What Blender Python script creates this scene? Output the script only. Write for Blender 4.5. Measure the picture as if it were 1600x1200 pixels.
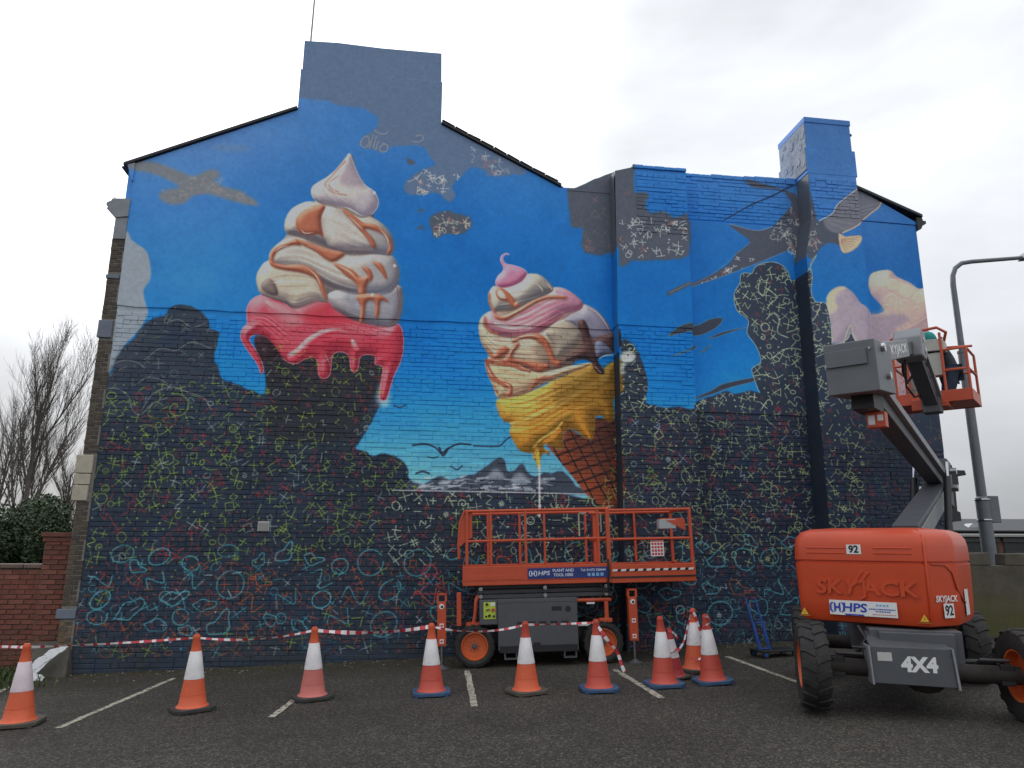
import bpy, bmesh, math, random
import numpy as np
from mathutils import Vector, Matrix, Euler

random.seed(7)
RNG = np.random.default_rng(11)
scene = bpy.context.scene
for o in list(bpy.data.objects):
    bpy.data.objects.remove(o, do_unlink=True)
COL = scene.collection
R = math.radians

# ------------------------------------------------------------------ camera
F_PX, PITCH, ROLL, CAM_H = 1120.0, R(12.58), R(0.37), 1.75
_fwd = Vector((0, math.cos(PITCH), math.sin(PITCH)))
_up0 = Vector((0, -math.sin(PITCH), math.cos(PITCH)))
_rt0 = Vector((1, 0, 0))
_rt = _rt0 * math.cos(ROLL) + _up0 * math.sin(ROLL)
_up = -_rt0 * math.sin(ROLL) + _up0 * math.cos(ROLL)
cam_d = bpy.data.cameras.new('camera')
cam = bpy.data.objects.new('camera', cam_d)
COL.objects.link(cam)
m = Matrix.Identity(4)
for i in range(3):
    m[i][0], m[i][1], m[i][2] = _rt[i], _up[i], -_fwd[i]
m[2][3] = CAM_H
cam.matrix_world = m
cam_d.sensor_width = 36.0
cam_d.lens = F_PX / 1600 * 36
cam_d.clip_start = 0.05
cam_d.clip_end = 3000
scene.camera = cam

# ------------------------------------------------------------------ sky, sun
SUN_EL, SUN_AZ = R(36), R(-24)            # azimuth measured from +Y towards +X
sun_dir = Vector((math.sin(SUN_AZ) * math.cos(SUN_EL), math.cos(SUN_AZ) * math.cos(SUN_EL), math.sin(SUN_EL)))
world = bpy.data.worlds.new('World')
scene.world = world
world.use_nodes = True
nt = world.node_tree
nt.nodes.clear()
N = nt.nodes.new
out = N('ShaderNodeOutputWorld')
bg = N('ShaderNodeBackground')
sky = N('ShaderNodeTexSky')
sky.sky_type = 'NISHITA'
sky.sun_disc = False
sky.sun_elevation = SUN_EL
sky.sun_rotation = SUN_AZ
sky.air_density = 1.0
sky.dust_density = 3.0
tc = N('ShaderNodeTexCoord')
# thin bright overcast: cloud brightness rises towards the veiled sun and towards the zenith
dot = N('ShaderNodeVectorMath'); dot.operation = 'DOT_PRODUCT'
nrm = N('ShaderNodeVectorMath'); nrm.operation = 'NORMALIZE'
nt.links.new(tc.outputs['Generated'], nrm.inputs[0])
nt.links.new(nrm.outputs[0], dot.inputs[0])
dot.inputs[1].default_value = sun_dir
glow = N('ShaderNodeMapRange'); glow.interpolation_type = 'SMOOTHSTEP'
glow.inputs['From Min'].default_value = 0.87
glow.inputs['From Max'].default_value = 1.0
glow.inputs['To Min'].default_value = 0.0
glow.inputs['To Max'].default_value = 12.0
nt.links.new(dot.outputs['Value'], glow.inputs['Value'])
sep = N('ShaderNodeSeparateXYZ')
nt.links.new(nrm.outputs[0], sep.inputs[0])
zen = N('ShaderNodeMapRange')
zen.inputs['From Min'].default_value = 0.0
zen.inputs['From Max'].default_value = 1.0
zen.inputs['To Min'].default_value = 7.3
zen.inputs['To Max'].default_value = 18.0
nt.links.new(sep.outputs['Z'], zen.inputs['Value'])
mp = N('ShaderNodeMapping'); mp.inputs['Scale'].default_value = (1.0, 1.0, 2.2)
nt.links.new(nrm.outputs[0], mp.inputs['Vector'])
cn = N('ShaderNodeTexNoise'); cn.inputs['Scale'].default_value = 1.7
cn.inputs['Detail'].default_value = 6; cn.inputs['Roughness'].default_value = 0.52
cn.inputs['Distortion'].default_value = 0.35
nt.links.new(mp.outputs[0], cn.inputs['Vector'])
cr = N('ShaderNodeMapRange')
cr.inputs['From Min'].default_value = 0.3; cr.inputs['From Max'].default_value = 0.7
cr.inputs['To Min'].default_value = 0.66; cr.inputs['To Max'].default_value = 1.16
nt.links.new(cn.outputs['Fac'], cr.inputs['Value'])
mul = N('ShaderNodeMath'); mul.operation = 'MULTIPLY'
nt.links.new(zen.outputs[0], mul.inputs[0]); nt.links.new(cr.outputs[0], mul.inputs[1])
add = N('ShaderNodeMath'); add.operation = 'ADD'
nt.links.new(mul.outputs[0], add.inputs[0]); nt.links.new(glow.outputs[0], add.inputs[1])
tint = N('ShaderNodeVectorMath'); tint.operation = 'SCALE'
tint.inputs[0].default_value = (0.955, 0.985, 1.03)
nt.links.new(add.outputs[0], tint.inputs['Scale'])
mix = N('ShaderNodeMixRGB'); mix.inputs['Fac'].default_value = 0.93
nt.links.new(sky.outputs[0], mix.inputs['Color1'])
nt.links.new(tint.outputs[0], mix.inputs['Color2'])
nt.links.new(mix.outputs[0], bg.inputs['Color'])
bg.inputs['Strength'].default_value = 0.08
nt.links.new(bg.outputs[0], out.inputs['Surface'])

sl = bpy.data.lights.new('sun', 'SUN')
sl.energy = 1.2
sl.angle = R(14)
sl.color = (1.0, 0.96, 0.9)
so = bpy.data.objects.new('sun', sl)
COL.objects.link(so)
so.rotation_euler = (-sun_dir).to_track_quat('-Z', 'Y').to_euler()
so.location = sun_dir * 60

vs = scene.view_settings
vs.view_transform = 'Standard'
vs.look = 'None'
vs.exposure = 0.1
vs.gamma = 1.0
vs.use_curve_mapping = False

# ------------------------------------------------------------------ pixel helpers (1600 x 1200 photograph)
CAMP = Vector((0, 0, CAM_H))
GS = 0.03                                  # the car park rises gently to the right

def gz(x):
    return GS * max(-16.0, min(16.0, x))

def ray(px, py):
    return (_fwd + _rt * ((px - 800) / F_PX) - _up * ((py - 600) / F_PX)).normalized()

def on_ground(px, py):
    d = ray(px, py)
    t = -CAM_H / (d.z - GS * d.x)
    return CAMP + d * t

def on_plane(px, py, p0, n):
    d = ray(px, py)
    return CAMP + d * ((p0 - CAMP).dot(n) / d.dot(n))

def at_y(px, py, y):
    d = ray(px, py)
    return CAMP + d * (y / d.y)

W_YAW = R(8)
W_U = Vector((math.cos(W_YAW), math.sin(W_YAW), 0))
W_N = Vector((W_U.y, -W_U.x, 0))           # towards the camera
W_O = Vector((0.0284, 12.3498, 0.0))
B_OFF, D_OFF = 0.30, 0.42                  # how far the two chimney breasts stand proud
B0, B1, D0, D1 = 1.845, 3.235, 5.50, 6.72

def wall(px, py, off=None):
    """photo pixel -> (along, up) on the painted wall, on whichever face shows there"""
    def hit(o):
        p = on_plane(px, py, W_O + W_N * o, W_N)
        return (p - W_O).dot(W_U), p.z
    if off is not None:
        return hit(off)
    s, z = hit(B_OFF)
    if B0 <= s <= B1:
        return s, z
    s2, z2 = hit(D_OFF)
    if D0 <= s2 <= D1:
        return s2, z2
    return hit(0)

# ------------------------------------------------------------------ materials
MATS = {}

def lin(c):
    c = c / 255.0
    return c / 12.92 if c <= 0.04045 else ((c + 0.055) / 1.055) ** 2.4

def rgb(r, g, b):
    return (lin(r), lin(g), lin(b), 1)

def mat(name, col, rough=0.6, var=0.12, scale=6.0, bump=0.1, bscale=60.0, metal=0.0, dirt=0.0,
        dirtcol=(0.06, 0.05, 0.04, 1), spec=0.5, coat=0.0):
    if name in MATS:
        return MATS[name]
    m = bpy.data.materials.new(name)
    m.use_nodes = True
    t = m.node_tree
    b = t.nodes['Principled BSDF']
    b.inputs['Roughness'].default_value = rough
    b.inputs['Metallic'].default_value = metal
    b.inputs['Specular IOR Level'].default_value = spec
    b.inputs['Coat Weight'].default_value = coat
    tc = t.nodes.new('ShaderNodeTexCoord')
    n1 = t.nodes.new('ShaderNodeTexNoise')
    n1.inputs['Scale'].default_value = scale
    n1.inputs['Detail'].default_value = 6
    n1.inputs['Roughness'].default_value = 0.62
    t.links.new(tc.outputs['Object'], n1.inputs['Vector'])
    rp = t.nodes.new('ShaderNodeValToRGB')
    lo = tuple(c * (1 - var) for c in col[:3]) + (1,)
    hi = tuple(min(1, c * (1 + var)) for c in col[:3]) + (1,)
    rp.color_ramp.elements[0].position = 0.3
    rp.color_ramp.elements[1].position = 0.7
    rp.color_ramp.elements[0].color = lo
    rp.color_ramp.elements[1].color = hi
    t.links.new(n1.outputs['Fac'], rp.inputs['Fac'])
    last = rp.outputs['Color']
    n2 = t.nodes.new('ShaderNodeTexNoise')
    n2.inputs['Scale'].default_value = bscale
    n2.inputs['Detail'].default_value = 5
    t.links.new(tc.outputs['Object'], n2.inputs['Vector'])
    if dirt > 0:
        n3 = t.nodes.new('ShaderNodeTexNoise')
        n3.inputs['Scale'].default_value = scale * 1.7
        n3.inputs['Detail'].default_value = 9
        n3.inputs['Roughness'].default_value = 0.7
        t.links.new(tc.outputs['Object'], n3.inputs['Vector'])
        mr = t.nodes.new('ShaderNodeMapRange')
        mr.inputs['From Min'].default_value = 0.5
        mr.inputs['From Max'].default_value = 0.75
        mr.inputs['To Max'].default_value = dirt
        t.links.new(n3.outputs['Fac'], mr.inputs['Value'])
        mx = t.nodes.new('ShaderNodeMixRGB')
        mx.inputs['Color2'].default_value = dirtcol
        t.links.new(mr.outputs[0], mx.inputs['Fac'])
        t.links.new(last, mx.inputs['Color1'])
        last = mx.outputs[0]
    t.links.new(last, b.inputs['Base Color'])
    if bump > 0:
        bp = t.nodes.new('ShaderNodeBump')
        bp.inputs['Strength'].default_value = bump
        bp.inputs['Distance'].default_value = 0.01
        t.links.new(n2.outputs['Fac'], bp.inputs['Height'])
        t.links.new(bp.outputs[0], b.inputs['Normal'])
    MATS[name] = m
    return m

# ------------------------------------------------------------------ mesh builder
class MB:
    def __init__(self):
        self.v, self.f, self.mi, self.cur = [], [], [], 0

    def add(self, vs, fs):
        k = len(self.v)
        self.v += [tuple(p) for p in vs]
        self.f += [tuple(i + k for i in f) for f in fs]
        self.mi += [self.cur] * len(fs)
        return self

    def box(self, x0, x1, y0, y1, z0, z1, M=None):
        vs = [Vector(p) for p in ((x0, y0, z0), (x1, y0, z0), (x1, y1, z0), (x0, y1, z0),
                                  (x0, y0, z1), (x1, y0, z1), (x1, y1, z1), (x0, y1, z1))]
        if M is not None:
            vs = [M @ p for p in vs]
        return self.add(vs, [(0, 3, 2, 1), (4, 5, 6, 7), (0, 1, 5, 4), (1, 2, 6, 5), (2, 3, 7, 6), (3, 0, 4, 7)])

    def beam(self, p0, p1, w, h, up=(0, 0, 1), w1=None, h1=None):
        p0, p1 = Vector(p0), Vector(p1)
        d = (p1 - p0).normalized()
        sd = d.cross(Vector(up))
        if sd.length < 1e-4:
            sd = d.cross(Vector((0, 1, 0)))
        sd.normalize()
        u = sd.cross(d)
        w1 = w if w1 is None else w1
        h1 = h if h1 is None else h1
        vs = []
        for p, a, b in ((p0, w, h), (p1, w1, h1)):
            vs += [p - sd * a / 2 - u * b / 2, p + sd * a / 2 - u * b / 2, p + sd * a / 2 + u * b / 2, p - sd * a / 2 + u * b / 2]
        return self.add(vs, [(3, 2, 1, 0), (4, 5, 6, 7), (0, 1, 5, 4), (1, 2, 6, 5), (2, 3, 7, 6), (3, 0, 4, 7)])

    def cyl(self, p0, p1, r0, r1=None, n=14, cap=True):
        p0, p1 = Vector(p0), Vector(p1)
        r1 = r0 if r1 is None else r1
        d = (p1 - p0).normalized()
        a = d.orthogonal().normalized()
        b = d.cross(a)
        vs = []
        for p, r in ((p0, r0), (p1, r1)):
            for i in range(n):
                t = 2 * math.pi * i / n
                vs.append(p + (a * math.cos(t) + b * math.sin(t)) * r)
        fs = [(i, (i + 1) % n, n + (i + 1) % n, n + i) for i in range(n)]
        if cap:
            fs += [tuple(range(n - 1, -1, -1)), tuple(range(n, 2 * n))]
        return self.add(vs, fs)

    def tube(self, pts, r, n=8, closed=False):
        pts = [Vector(p) for p in pts]
        m = len(pts)
        rs = r if isinstance(r, (list, tuple)) else [r] * m
        vs = []
        a = None
        for i, p in enumerate(pts):
            if closed:
                d = pts[(i + 1) % m] - pts[i - 1]
            else:
                d = pts[min(i + 1, m - 1)] - pts[max(i - 1, 0)]
            d.normalize()
            if a is None:
                a = d.orthogonal().normalized()
            else:
                a = (a - d * a.dot(d))
                if a.length < 1e-5:
                    a = d.orthogonal()
                a.normalize()
            b = d.cross(a)
            for k in range(n):
                t = 2 * math.pi * k / n
                vs.append(p + (a * math.cos(t) + b * math.sin(t)) * rs[i])
        fs = []
        for i in range(m if closed else m - 1):
            j = (i + 1) % m
            for k in range(n):
                fs.append((i * n + k, i * n + (k + 1) % n, j * n + (k + 1) % n, j * n + k))
        if not closed:
            fs += [tuple(range(n - 1, -1, -1)), tuple(range((m - 1) * n, m * n))]
        return self.add(vs, fs)

    def lathe(self, prof, n=24, axis='Z', c=(0, 0, 0), cap=True):
        c = Vector(c)
        vs = []
        for r, h in prof:
            for i in range(n):
                t = 2 * math.pi * i / n
                x, y = r * math.cos(t), r * math.sin(t)
                p = {'Z': Vector((x, y, h)), 'Y': Vector((x, h, -y)), 'X': Vector((h, x, y))}[axis]
                vs.append(p + c)
        fs = []
        for j in range(len(prof) - 1):
            for i in range(n):
                fs.append((j * n + i, j * n + (i + 1) % n, (j + 1) * n + (i + 1) % n, (j + 1) * n + i))
        if cap:
            fs += [tuple(range(n - 1, -1, -1)), tuple(range((len(prof) - 1) * n, len(prof) * n))]
        return self.add(vs, fs)

    def prism(self, poly, a0, a1, plane='XZ'):
        """polygon extruded: plane XZ -> along Y, XY -> along Z, YZ -> along X"""
        n = len(poly)
        def P(u, v, a):
            return {'XZ': (u, a, v), 'XY': (u, v, a), 'YZ': (a, u, v)}[plane]
        vs = [P(u, v, a0) for u, v in poly] + [P(u, v, a1) for u, v in poly]
        fs = [tuple(range(n)), tuple(range(2 * n - 1, n - 1, -1))]
        fs += [(i, n + i, n + (i + 1) % n, (i + 1) % n) for i in range(n)]
        return self.add(vs, fs)

    def build(self, name, mats, parent=None, loc=None, rot=None, smooth=False, bevel=0.0, seg=2, angle=35, fix=True):
        me = bpy.data.meshes.new(name)
        me.from_pydata(self.v, [], self.f)
        mats = mats if isinstance(mats, (list, tuple)) else [mats]
        for k in mats:
            me.materials.append(k)
        if len(mats) > 1:
            me.polygons.foreach_set('material_index', self.mi)
        if fix:
            bm = bmesh.new(); bm.from_mesh(me)
            bmesh.ops.recalc_face_normals(bm, faces=bm.faces)
            bm.to_mesh(me); bm.free()
        me.update()
        o = bpy.data.objects.new(name, me)
        COL.objects.link(o)
        if parent:
            o.parent = parent
        if loc is not None:
            o.location = loc
        if rot is not None:
            o.rotation_euler = rot
        if smooth:
            me.polygons.foreach_set('use_smooth', [True] * len(me.polygons))
            me.set_sharp_from_angle(angle=R(angle))
        if bevel > 0:
            b = o.modifiers.new('bevel', 'BEVEL')
            b.width = bevel; b.segments = seg; b.limit_method = 'ANGLE'; b.angle_limit = R(40)
            b.harden_normals = True
        return o

def thing(name, label, cat, loc=(0, 0, 0), rotz=0.0, group=None):
    o = bpy.data.objects.new(name, None)
    o.empty_display_size = 0.2
    COL.objects.link(o)
    o.location = loc
    o.rotation_euler = (0, 0, rotz)
    return tag(o, label, cat, group)

def tag(o, label, cat, group=None):
    o['label'] = label
    o['category'] = cat
    if group:
        o['group'] = group
    return o

def struct(o):
    o['kind'] = 'structure'
    return o

def stuff(o):
    o['kind'] = 'stuff'
    return o

def text_part(name, s, size, material, parent, M, depth=0.002, bold=0.0, shear=0.0, align='CENTER', sx=1.0):
    """lettering as a mesh; M places the local text plane (x right, y up, z out)"""
    cu = bpy.data.curves.new(name, 'FONT')
    cu.body = s
    cu.size = size
    cu.extrude = depth
    cu.offset = bold
    cu.shear = shear
    cu.align_x = align
    cu.align_y = 'CENTER'
    cu.resolution_u = 3
    tmp = bpy.data.objects.new(name, cu)
    COL.objects.link(tmp)
    dg = bpy.context.evaluated_depsgraph_get()
    me = bpy.data.meshes.new_from_object(tmp.evaluated_get(dg))
    bpy.data.objects.remove(tmp, do_unlink=True)
    bpy.data.curves.remove(cu)
    me.transform(M @ Matrix.Diagonal((sx, 1, 1, 1)))
    me.materials.clear()
    me.materials.append(material)
    o = bpy.data.objects.new(name, me)
    COL.objects.link(o)
    o.parent = parent
    return o

def frame(origin, xdir, ydir):
    x = Vector(xdir).normalized(); y = Vector(ydir).normalized(); z = x.cross(y).normalized()
    y = z.cross(x)
    m = Matrix.Identity(4)
    for i in range(3):
        m[i][0], m[i][1], m[i][2], m[i][3] = x[i], y[i], z[i], origin[i]
    return m

def catmull(pts, k=6, closed=True):
    P = np.asarray(pts, float)
    n = len(P)
    outp = []
    rng = range(n if closed else n - 1)
    for i in rng:
        p1, p2 = P[i], P[(i + 1) % n]
        p0 = P[i - 1] if (closed or i > 0) else 2 * p1 - p2
        p3 = P[(i + 2) % n] if (closed or i + 2 < n) else 2 * p2 - p1
        for j in range(k):
            t = j / k
            outp.append(0.5 * ((2 * p1) + (-p0 + p2) * t + (2 * p0 - 5 * p1 + 4 * p2 - p3) * t * t + (-p0 + 3 * p1 - 3 * p2 + p3) * t ** 3))
    if not closed:
        outp.append(P[-1])
    return np.array(outp)
# ------------------------------------------------------------------ the mural: paint computed in code, in wall metres
TS0, TZ0, TW, TH, TD = -7.1, -0.5, 15.6, 11.7, 128      # origin (m), size (m), texels per metre
IW, IH = int(TW * TD), int(TH * TD)
IMG = np.zeros((IH, IW, 3), np.float32)
DARK = np.zeros((IH, IW), np.float32)

def tx(pts):
    o = []
    for x, y in pts:
        s, z = wall(x, y)
        o.append(((s - TS0) * TD, (z - TZ0) * TD))
    return np.array(o)

def c3(c):
    return np.array(c, np.float32) / 255.0

def vnoise(h, w, cell, seed=0):
    r = np.random.default_rng(seed)
    gh, gw = int(h / cell) + 3, int(w / cell) + 3
    g = r.random((gh, gw), dtype=np.float32)
    yy = np.arange(h) / cell; xx = np.arange(w) / cell
    y0 = yy.astype(int); x0 = xx.astype(int)
    fy = (yy - y0)[:, None]; fx = (xx - x0)[None, :]
    fy = fy * fy * (3 - 2 * fy); fx = fx * fx * (3 - 2 * fx)
    a = g[y0][:, x0]; b = g[y0][:, x0 + 1]; c = g[y0 + 1][:, x0]; d = g[y0 + 1][:, x0 + 1]
    return ((a * (1 - fx) + b * fx) * (1 - fy) + (c * (1 - fx) + d * fx) * fy).astype(np.float32)

def fbm(h, w, cell, seed=0, oct=4):
    s = np.zeros((h, w), np.float32); amp = 1; tot = 0
    for i in range(oct):
        s += vnoise(h, w, max(2, cell / 2 ** i), seed + i) * amp
        tot += amp; amp *= 0.55
    return s / tot

def blur(a, k):
    for ax in (0, 1):
        for _ in range(2):
            c = np.cumsum(np.pad(a, [(k + 1, k) if i == ax else (0, 0) for i in (0, 1)], mode='edge'), axis=ax)
            n = a.shape[ax]
            hi = np.take(c, np.arange(2 * k + 1, 2 * k + 1 + n), axis=ax)
            lo = np.take(c, np.arange(0, n), axis=ax)
            a = (hi - lo) / (2 * k + 1)
    return a

def bbox(P, pad=4):
    x0, y0 = np.floor(P.min(0)).astype(int) - pad
    x1, y1 = np.ceil(P.max(0)).astype(int) + pad
    return max(0, x0), max(0, y0), min(IW, x1), min(IH, y1)

def poly_mask(P, pad=4, soft=1):
    x0, y0, x1, y1 = bbox(P, pad)
    if x1 <= x0 or y1 <= y0:
        return None
    m = np.zeros((y1 - y0, x1 - x0), bool)
    xs = np.arange(x0, x1) + 0.5
    n = len(P)
    for i in range(n):
        ax, ay = P[i]; bx, by = P[(i + 1) % n]
        if ay == by:
            continue
        lo, hi = (ay, by) if ay < by else (by, ay)
        r0 = max(y0, int(math.ceil(lo - 0.5))); r1 = min(y1 - 1, int(math.ceil(hi - 0.5)) - 1)
        if r1 < r0:
            continue
        rows = np.arange(r0, r1 + 1)
        xi = ax + (rows + 0.5 - ay) * (bx - ax) / (by - ay)
        m[rows - y0] ^= xs[None, :] > xi[:, None]
    m = m.astype(np.float32)
    if soft:
        m = blur(m, soft)
    return m, (x0, y0, x1, y1)

def paint(mask, bb, col, alpha=1.0):
    x0, y0, x1, y1 = bb
    reg = IMG[y0:y1, x0:x1]
    a = (mask * alpha)[..., None]
    reg += (col - reg) * a

def fill(px, col, soft=1, smooth=4, alpha=1.0, rough=0.0, seed=1):
    P = tx(px)
    if smooth:
        P = catmull(P, smooth)
    if rough:
        r = np.random.default_rng(seed)
        P = P + np.cumsum(r.normal(0, rough, P.shape), 0) * 0.15 + r.normal(0, rough, P.shape)
    q = poly_mask(P, 4 + soft * 2, soft)
    if q is None:
        return None
    paint(q[0], q[1], c3(col), alpha)
    return q

def dist_to(P, bb, closed=True):
    x0, y0, x1, y1 = bb
    X = (np.arange(x0, x1) + 0.5)[None, :].astype(np.float32); Y = (np.arange(y0, y1) + 0.5)[:, None].astype(np.float32)
    D = np.full((y1 - y0, x1 - x0), 1e9, np.float32)
    n = len(P)
    for i in range(n if closed else n - 1):
        ax, ay = P[i]; bx, by = P[(i + 1) % n]
        dx, dy = bx - ax, by - ay
        L = dx * dx + dy * dy + 1e-9
        t = np.clip(((X - ax) * dx + (Y - ay) * dy) / L, 0, 1)
        D = np.minimum(D, (X - ax - t * dx) ** 2 + (Y - ay - t * dy) ** 2)
    return np.sqrt(D)

LGT = np.array([-0.5, 0.62, 0.6]); LGT = LGT / np.linalg.norm(LGT)

def pillow(px, shadow, base, light, rad=30, rim=None, seed=0, smooth=4, lgt=LGT):
    """a painted rounded form: the artist's own modelling, lit from the upper left"""
    P = catmull(tx(px), smooth)
    q = poly_mask(P, 6, 1)
    m, bb = q
    d = dist_to(P, bb) * (m > 0.5)
    t = np.clip(d / rad, 0, 1)
    h = np.sqrt(np.clip(1 - (1 - t) ** 2, 0, 1)) * rad
    h = blur(h.astype(np.float32), 3)
    gy, gx = np.gradient(h)
    nz = 1.0 / np.sqrt(gx ** 2 + gy ** 2 + 1)
    sh = (-gx * lgt[0] - gy * lgt[1] + lgt[2]) * nz
    sh = sh + (fbm(*m.shape, 34, seed) - 0.5) * 0.09
    sh = np.clip(sh, -0.2, 1.0)
    k = np.clip((sh - 0.0) / 0.62, 0, 1)[..., None]
    k2 = np.clip((sh - 0.62) / 0.36, 0, 1)[..., None]
    col = c3(shadow) * (1 - k) + c3(base) * k
    col = col * (1 - k2) + c3(light) * k2
    paint(m, bb, col)
    if rim is not None:
        stroke(None, 1.6, rim, P=np.vstack([P, P[:1]]), alpha=0.7)
    return m, bb

def stroke(px, w, col, alpha=1.0, smooth=5, P=None, taper=None, mask=None, wf=None):
    if P is None:
        P = tx(px)
        if smooth and len(P) > 2:
            P = catmull(P, smooth, closed=False)
    n = len(P)
    x0, y0, x1, y1 = bbox(P, int(w * 1.8) + 3)
    if x1 <= x0 or y1 <= y0:
        return
    A = np.zeros((y1 - y0, x1 - x0), np.float32)
    for i in range(n - 1):
        ax, ay = P[i]; bx, by = P[i + 1]
        ww = w if taper is None else w * (taper[0] + (taper[1] - taper[0]) * i / max(1, n - 2))
        if wf is not None:
            ww = w * wf(i / max(1, n - 2))
        pad = ww + 2
        u0 = max(x0, int(min(ax, bx) - pad)); u1 = min(x1, int(max(ax, bx) + pad) + 1)
        v0 = max(y0, int(min(ay, by) - pad)); v1 = min(y1, int(max(ay, by) + pad) + 1)
        if u1 <= u0 or v1 <= v0:
            continue
        X = (np.arange(u0, u1) + 0.5)[None, :]; Y = (np.arange(v0, v1) + 0.5)[:, None]
        dx, dy = bx - ax, by - ay
        t = np.clip(((X - ax) * dx + (Y - ay) * dy) / (dx * dx + dy * dy + 1e-9), 0, 1)
        D = np.sqrt((X - ax - t * dx) ** 2 + (Y - ay - t * dy) ** 2)
        a = np.clip(ww / 2 + 0.5 - D, 0, 1)
        S = A[v0 - y0:v1 - y0, u0 - x0:u1 - x0]
        np.maximum(S, a, out=S)
    if mask is not None:
        A *= mask[y0:y1, x0:x1]
    paint(A, (x0, y0, x1, y1), c3(col), alpha)

def soft(px, col, alpha, k=8, smooth=4):
    P = catmull(tx(px), smooth)
    m, bb = poly_mask(P, 4 * k, k)
    paint(m, bb, c3(col), alpha)

def folds(pa, pb, n, dark, light, w=2.4, alpha=.45, bend=0.0):
    """brushed folds running between two guide curves"""
    A, B = catmull(pa, 6, False), catmull(pb, 6, False)
    m = min(len(A), len(B)); A, B = A[:m], B[:m]
    for i in range(n):
        f = (i + .5) / n + random.uniform(-.02, .02)
        C = A * (1 - f) + B * f
        i0 = int(m * random.uniform(0, .15)); i1 = int(m * random.uniform(.8, 1))
        tp = lambda t: .3 + .9 * math.sin(math.pi * t)
        C = [tuple(q) for q in C[i0:i1:3]]
        if len(C) < 3: continue
        stroke(C, w * random.uniform(.7, 1.3), dark if i % 2 else light, alpha * random.uniform(.6, 1), wf=tp, smooth=3)

def Z(ox, oy, sc, pts):
    return [(ox + x * sc, oy + y * sc) for x, y in pts]

# --- sky of the mural
zz = np.linspace(TZ0, TZ0 + TH, IH)
keys = [(2.3, (136, 190, 214)), (2.9, (104, 176, 214)), (3.6, (58, 152, 212)), (4.4, (22, 128, 198)), (5.3, (4, 112, 186)),
        (6.4, (6, 106, 180)), (7.6, (24, 108, 182)), (8.8, (52, 118, 184)), (11.2, (60, 116, 176))]
for ch in range(3):
    IMG[:, :, ch] = np.interp(zz, [k[0] for k in keys], [k[1][ch] / 255 for k in keys])[:, None]
ss = np.linspace(TS0, TS0 + TW, IW)
violet_veil = np.clip((-2.6 - ss) / 3.0, 0, 1)[None, :] * np.clip((zz - 4.5) / 1.5, 0, 1)[:, None]
IMG += violet_veil[..., None] * np.array([40, 18, 8]) / 255  # violet tone at upper left, lightened: sun-glare veil put into the colour
rt = np.clip((ss - 3.2) / 3.0, 0, 1)[None, :] * np.clip((zz - 5) / 2, 0, 1)[:, None]
IMG += rt[..., None] * np.array([12, -4, -10]) / 255
IMG += ((fbm(IH, IW, 220, 3) - 0.5) * 0.10 + (fbm(IH, IW, 30, 9) - 0.5) * 0.035)[..., None]

NAVY, SLATE = (39, 49, 62), (80, 86, 98)

# --- dark undercoat that covers the lower wall and climbs in cloud-like hills
dark = [(60, 640), (165, 592), (178, 565), (195, 541), (210, 531), (222, 511), (240, 498), (258, 493), (268, 480), (290, 477),
        (312, 486), (325, 500), (328, 515), (343, 520), (339, 540), (334, 560), (342, 577), (347, 592), (366, 599), (386, 608),
        (413, 616), (414, 585), (408, 545), (450, 540), (560, 560), (600, 575), (604, 600), (597, 625), (581, 660), (562, 690), (556, 702), (572, 705),
        (582, 713), (602, 709), (622, 716), (636, 730), (640, 752), (660, 764), (700, 767), (780, 768), (870, 770), (930, 775),
        (955, 700), (962, 600), (962, 560), (966, 540), (975, 529), (990, 541), (1000, 558), (1008, 580), (1012, 603), (1009, 626), (1016, 633),
        (1040, 637), (1060, 636), (1083, 640), (1086, 630), (1096, 624), (1112, 620), (1130, 612), (1150, 616), (1170, 611), (1186, 614),
        (1182, 606), (1176, 588), (1174, 576), (1187, 567), (1185, 552), (1178, 538), (1166, 521), (1168, 501), (1150, 485),
        (1146, 460), (1155, 443), (1156, 431), (1163, 427), (1174, 428), (1178, 419), (1188, 413), (1206, 410), (1222, 416),
        (1231, 428), (1234, 438), (1242, 438), (1249, 426), (1257, 412), (1266, 412), (1269, 432), (1267, 456), (1275, 472),
        (1290, 474), (1297, 500), (1301, 537), (1310, 537), (1324, 530), (1329, 520), (1337, 534), (1358, 541), (1385, 552), (1420, 566), (1480, 590),
        (1560, 600), (1560, 1120), (60, 1120)]
Pd = tx(dark)
Pd = catmull(Pd, 3)
Pd = Pd + RNG.normal(0, 0.8, Pd.shape)
md, bbd = poly_mask(Pd, 6, 1)
x0, y0, x1, y1 = bbd
DARK[y0:y1, x0:x1] = md
nv = c3(NAVY) + (fbm(IH, IW, 90, 21) - 0.5)[..., None] * np.array([0.05, 0.06, 0.075], np.float32)
up = np.clip((zz - 3.2) / 2.0, 0, 1)[:, None, None] * 0.05
right = np.clip((ss - 1.8) / 1.0, 0, 1)[None, :, None] * np.array([-0.012, -0.012, 0.0])
paint(DARK, (0, 0, IW, IH), (nv + up + right).astype(np.float32))
# brushed blue-black patches in the undercoat
pt = fbm(IH, IW, 60, 33, 3)
paint(np.clip((pt - 0.58) * 6, 0, 1) * DARK, (0, 0, IW, IH), c3((34, 52, 80)), 0.35)

# --- bare grey patch at the left edge
grey = [(150, 372), (196, 362), (205, 374), (213, 381), (229, 393), (235, 412), (236, 436), (225, 455), (229, 478), (231, 492), (221, 511), (206, 529), (194, 541),
        (182, 560), (170, 585), (140, 610)]
fill(grey, (146, 155, 163), 1)
fill([(160, 600), (178, 565), (195, 541), (210, 531), (222, 511), (228, 520), (220, 545), (200, 580), (180, 610)], (62, 68, 80), 4, alpha=0.5)

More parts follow.
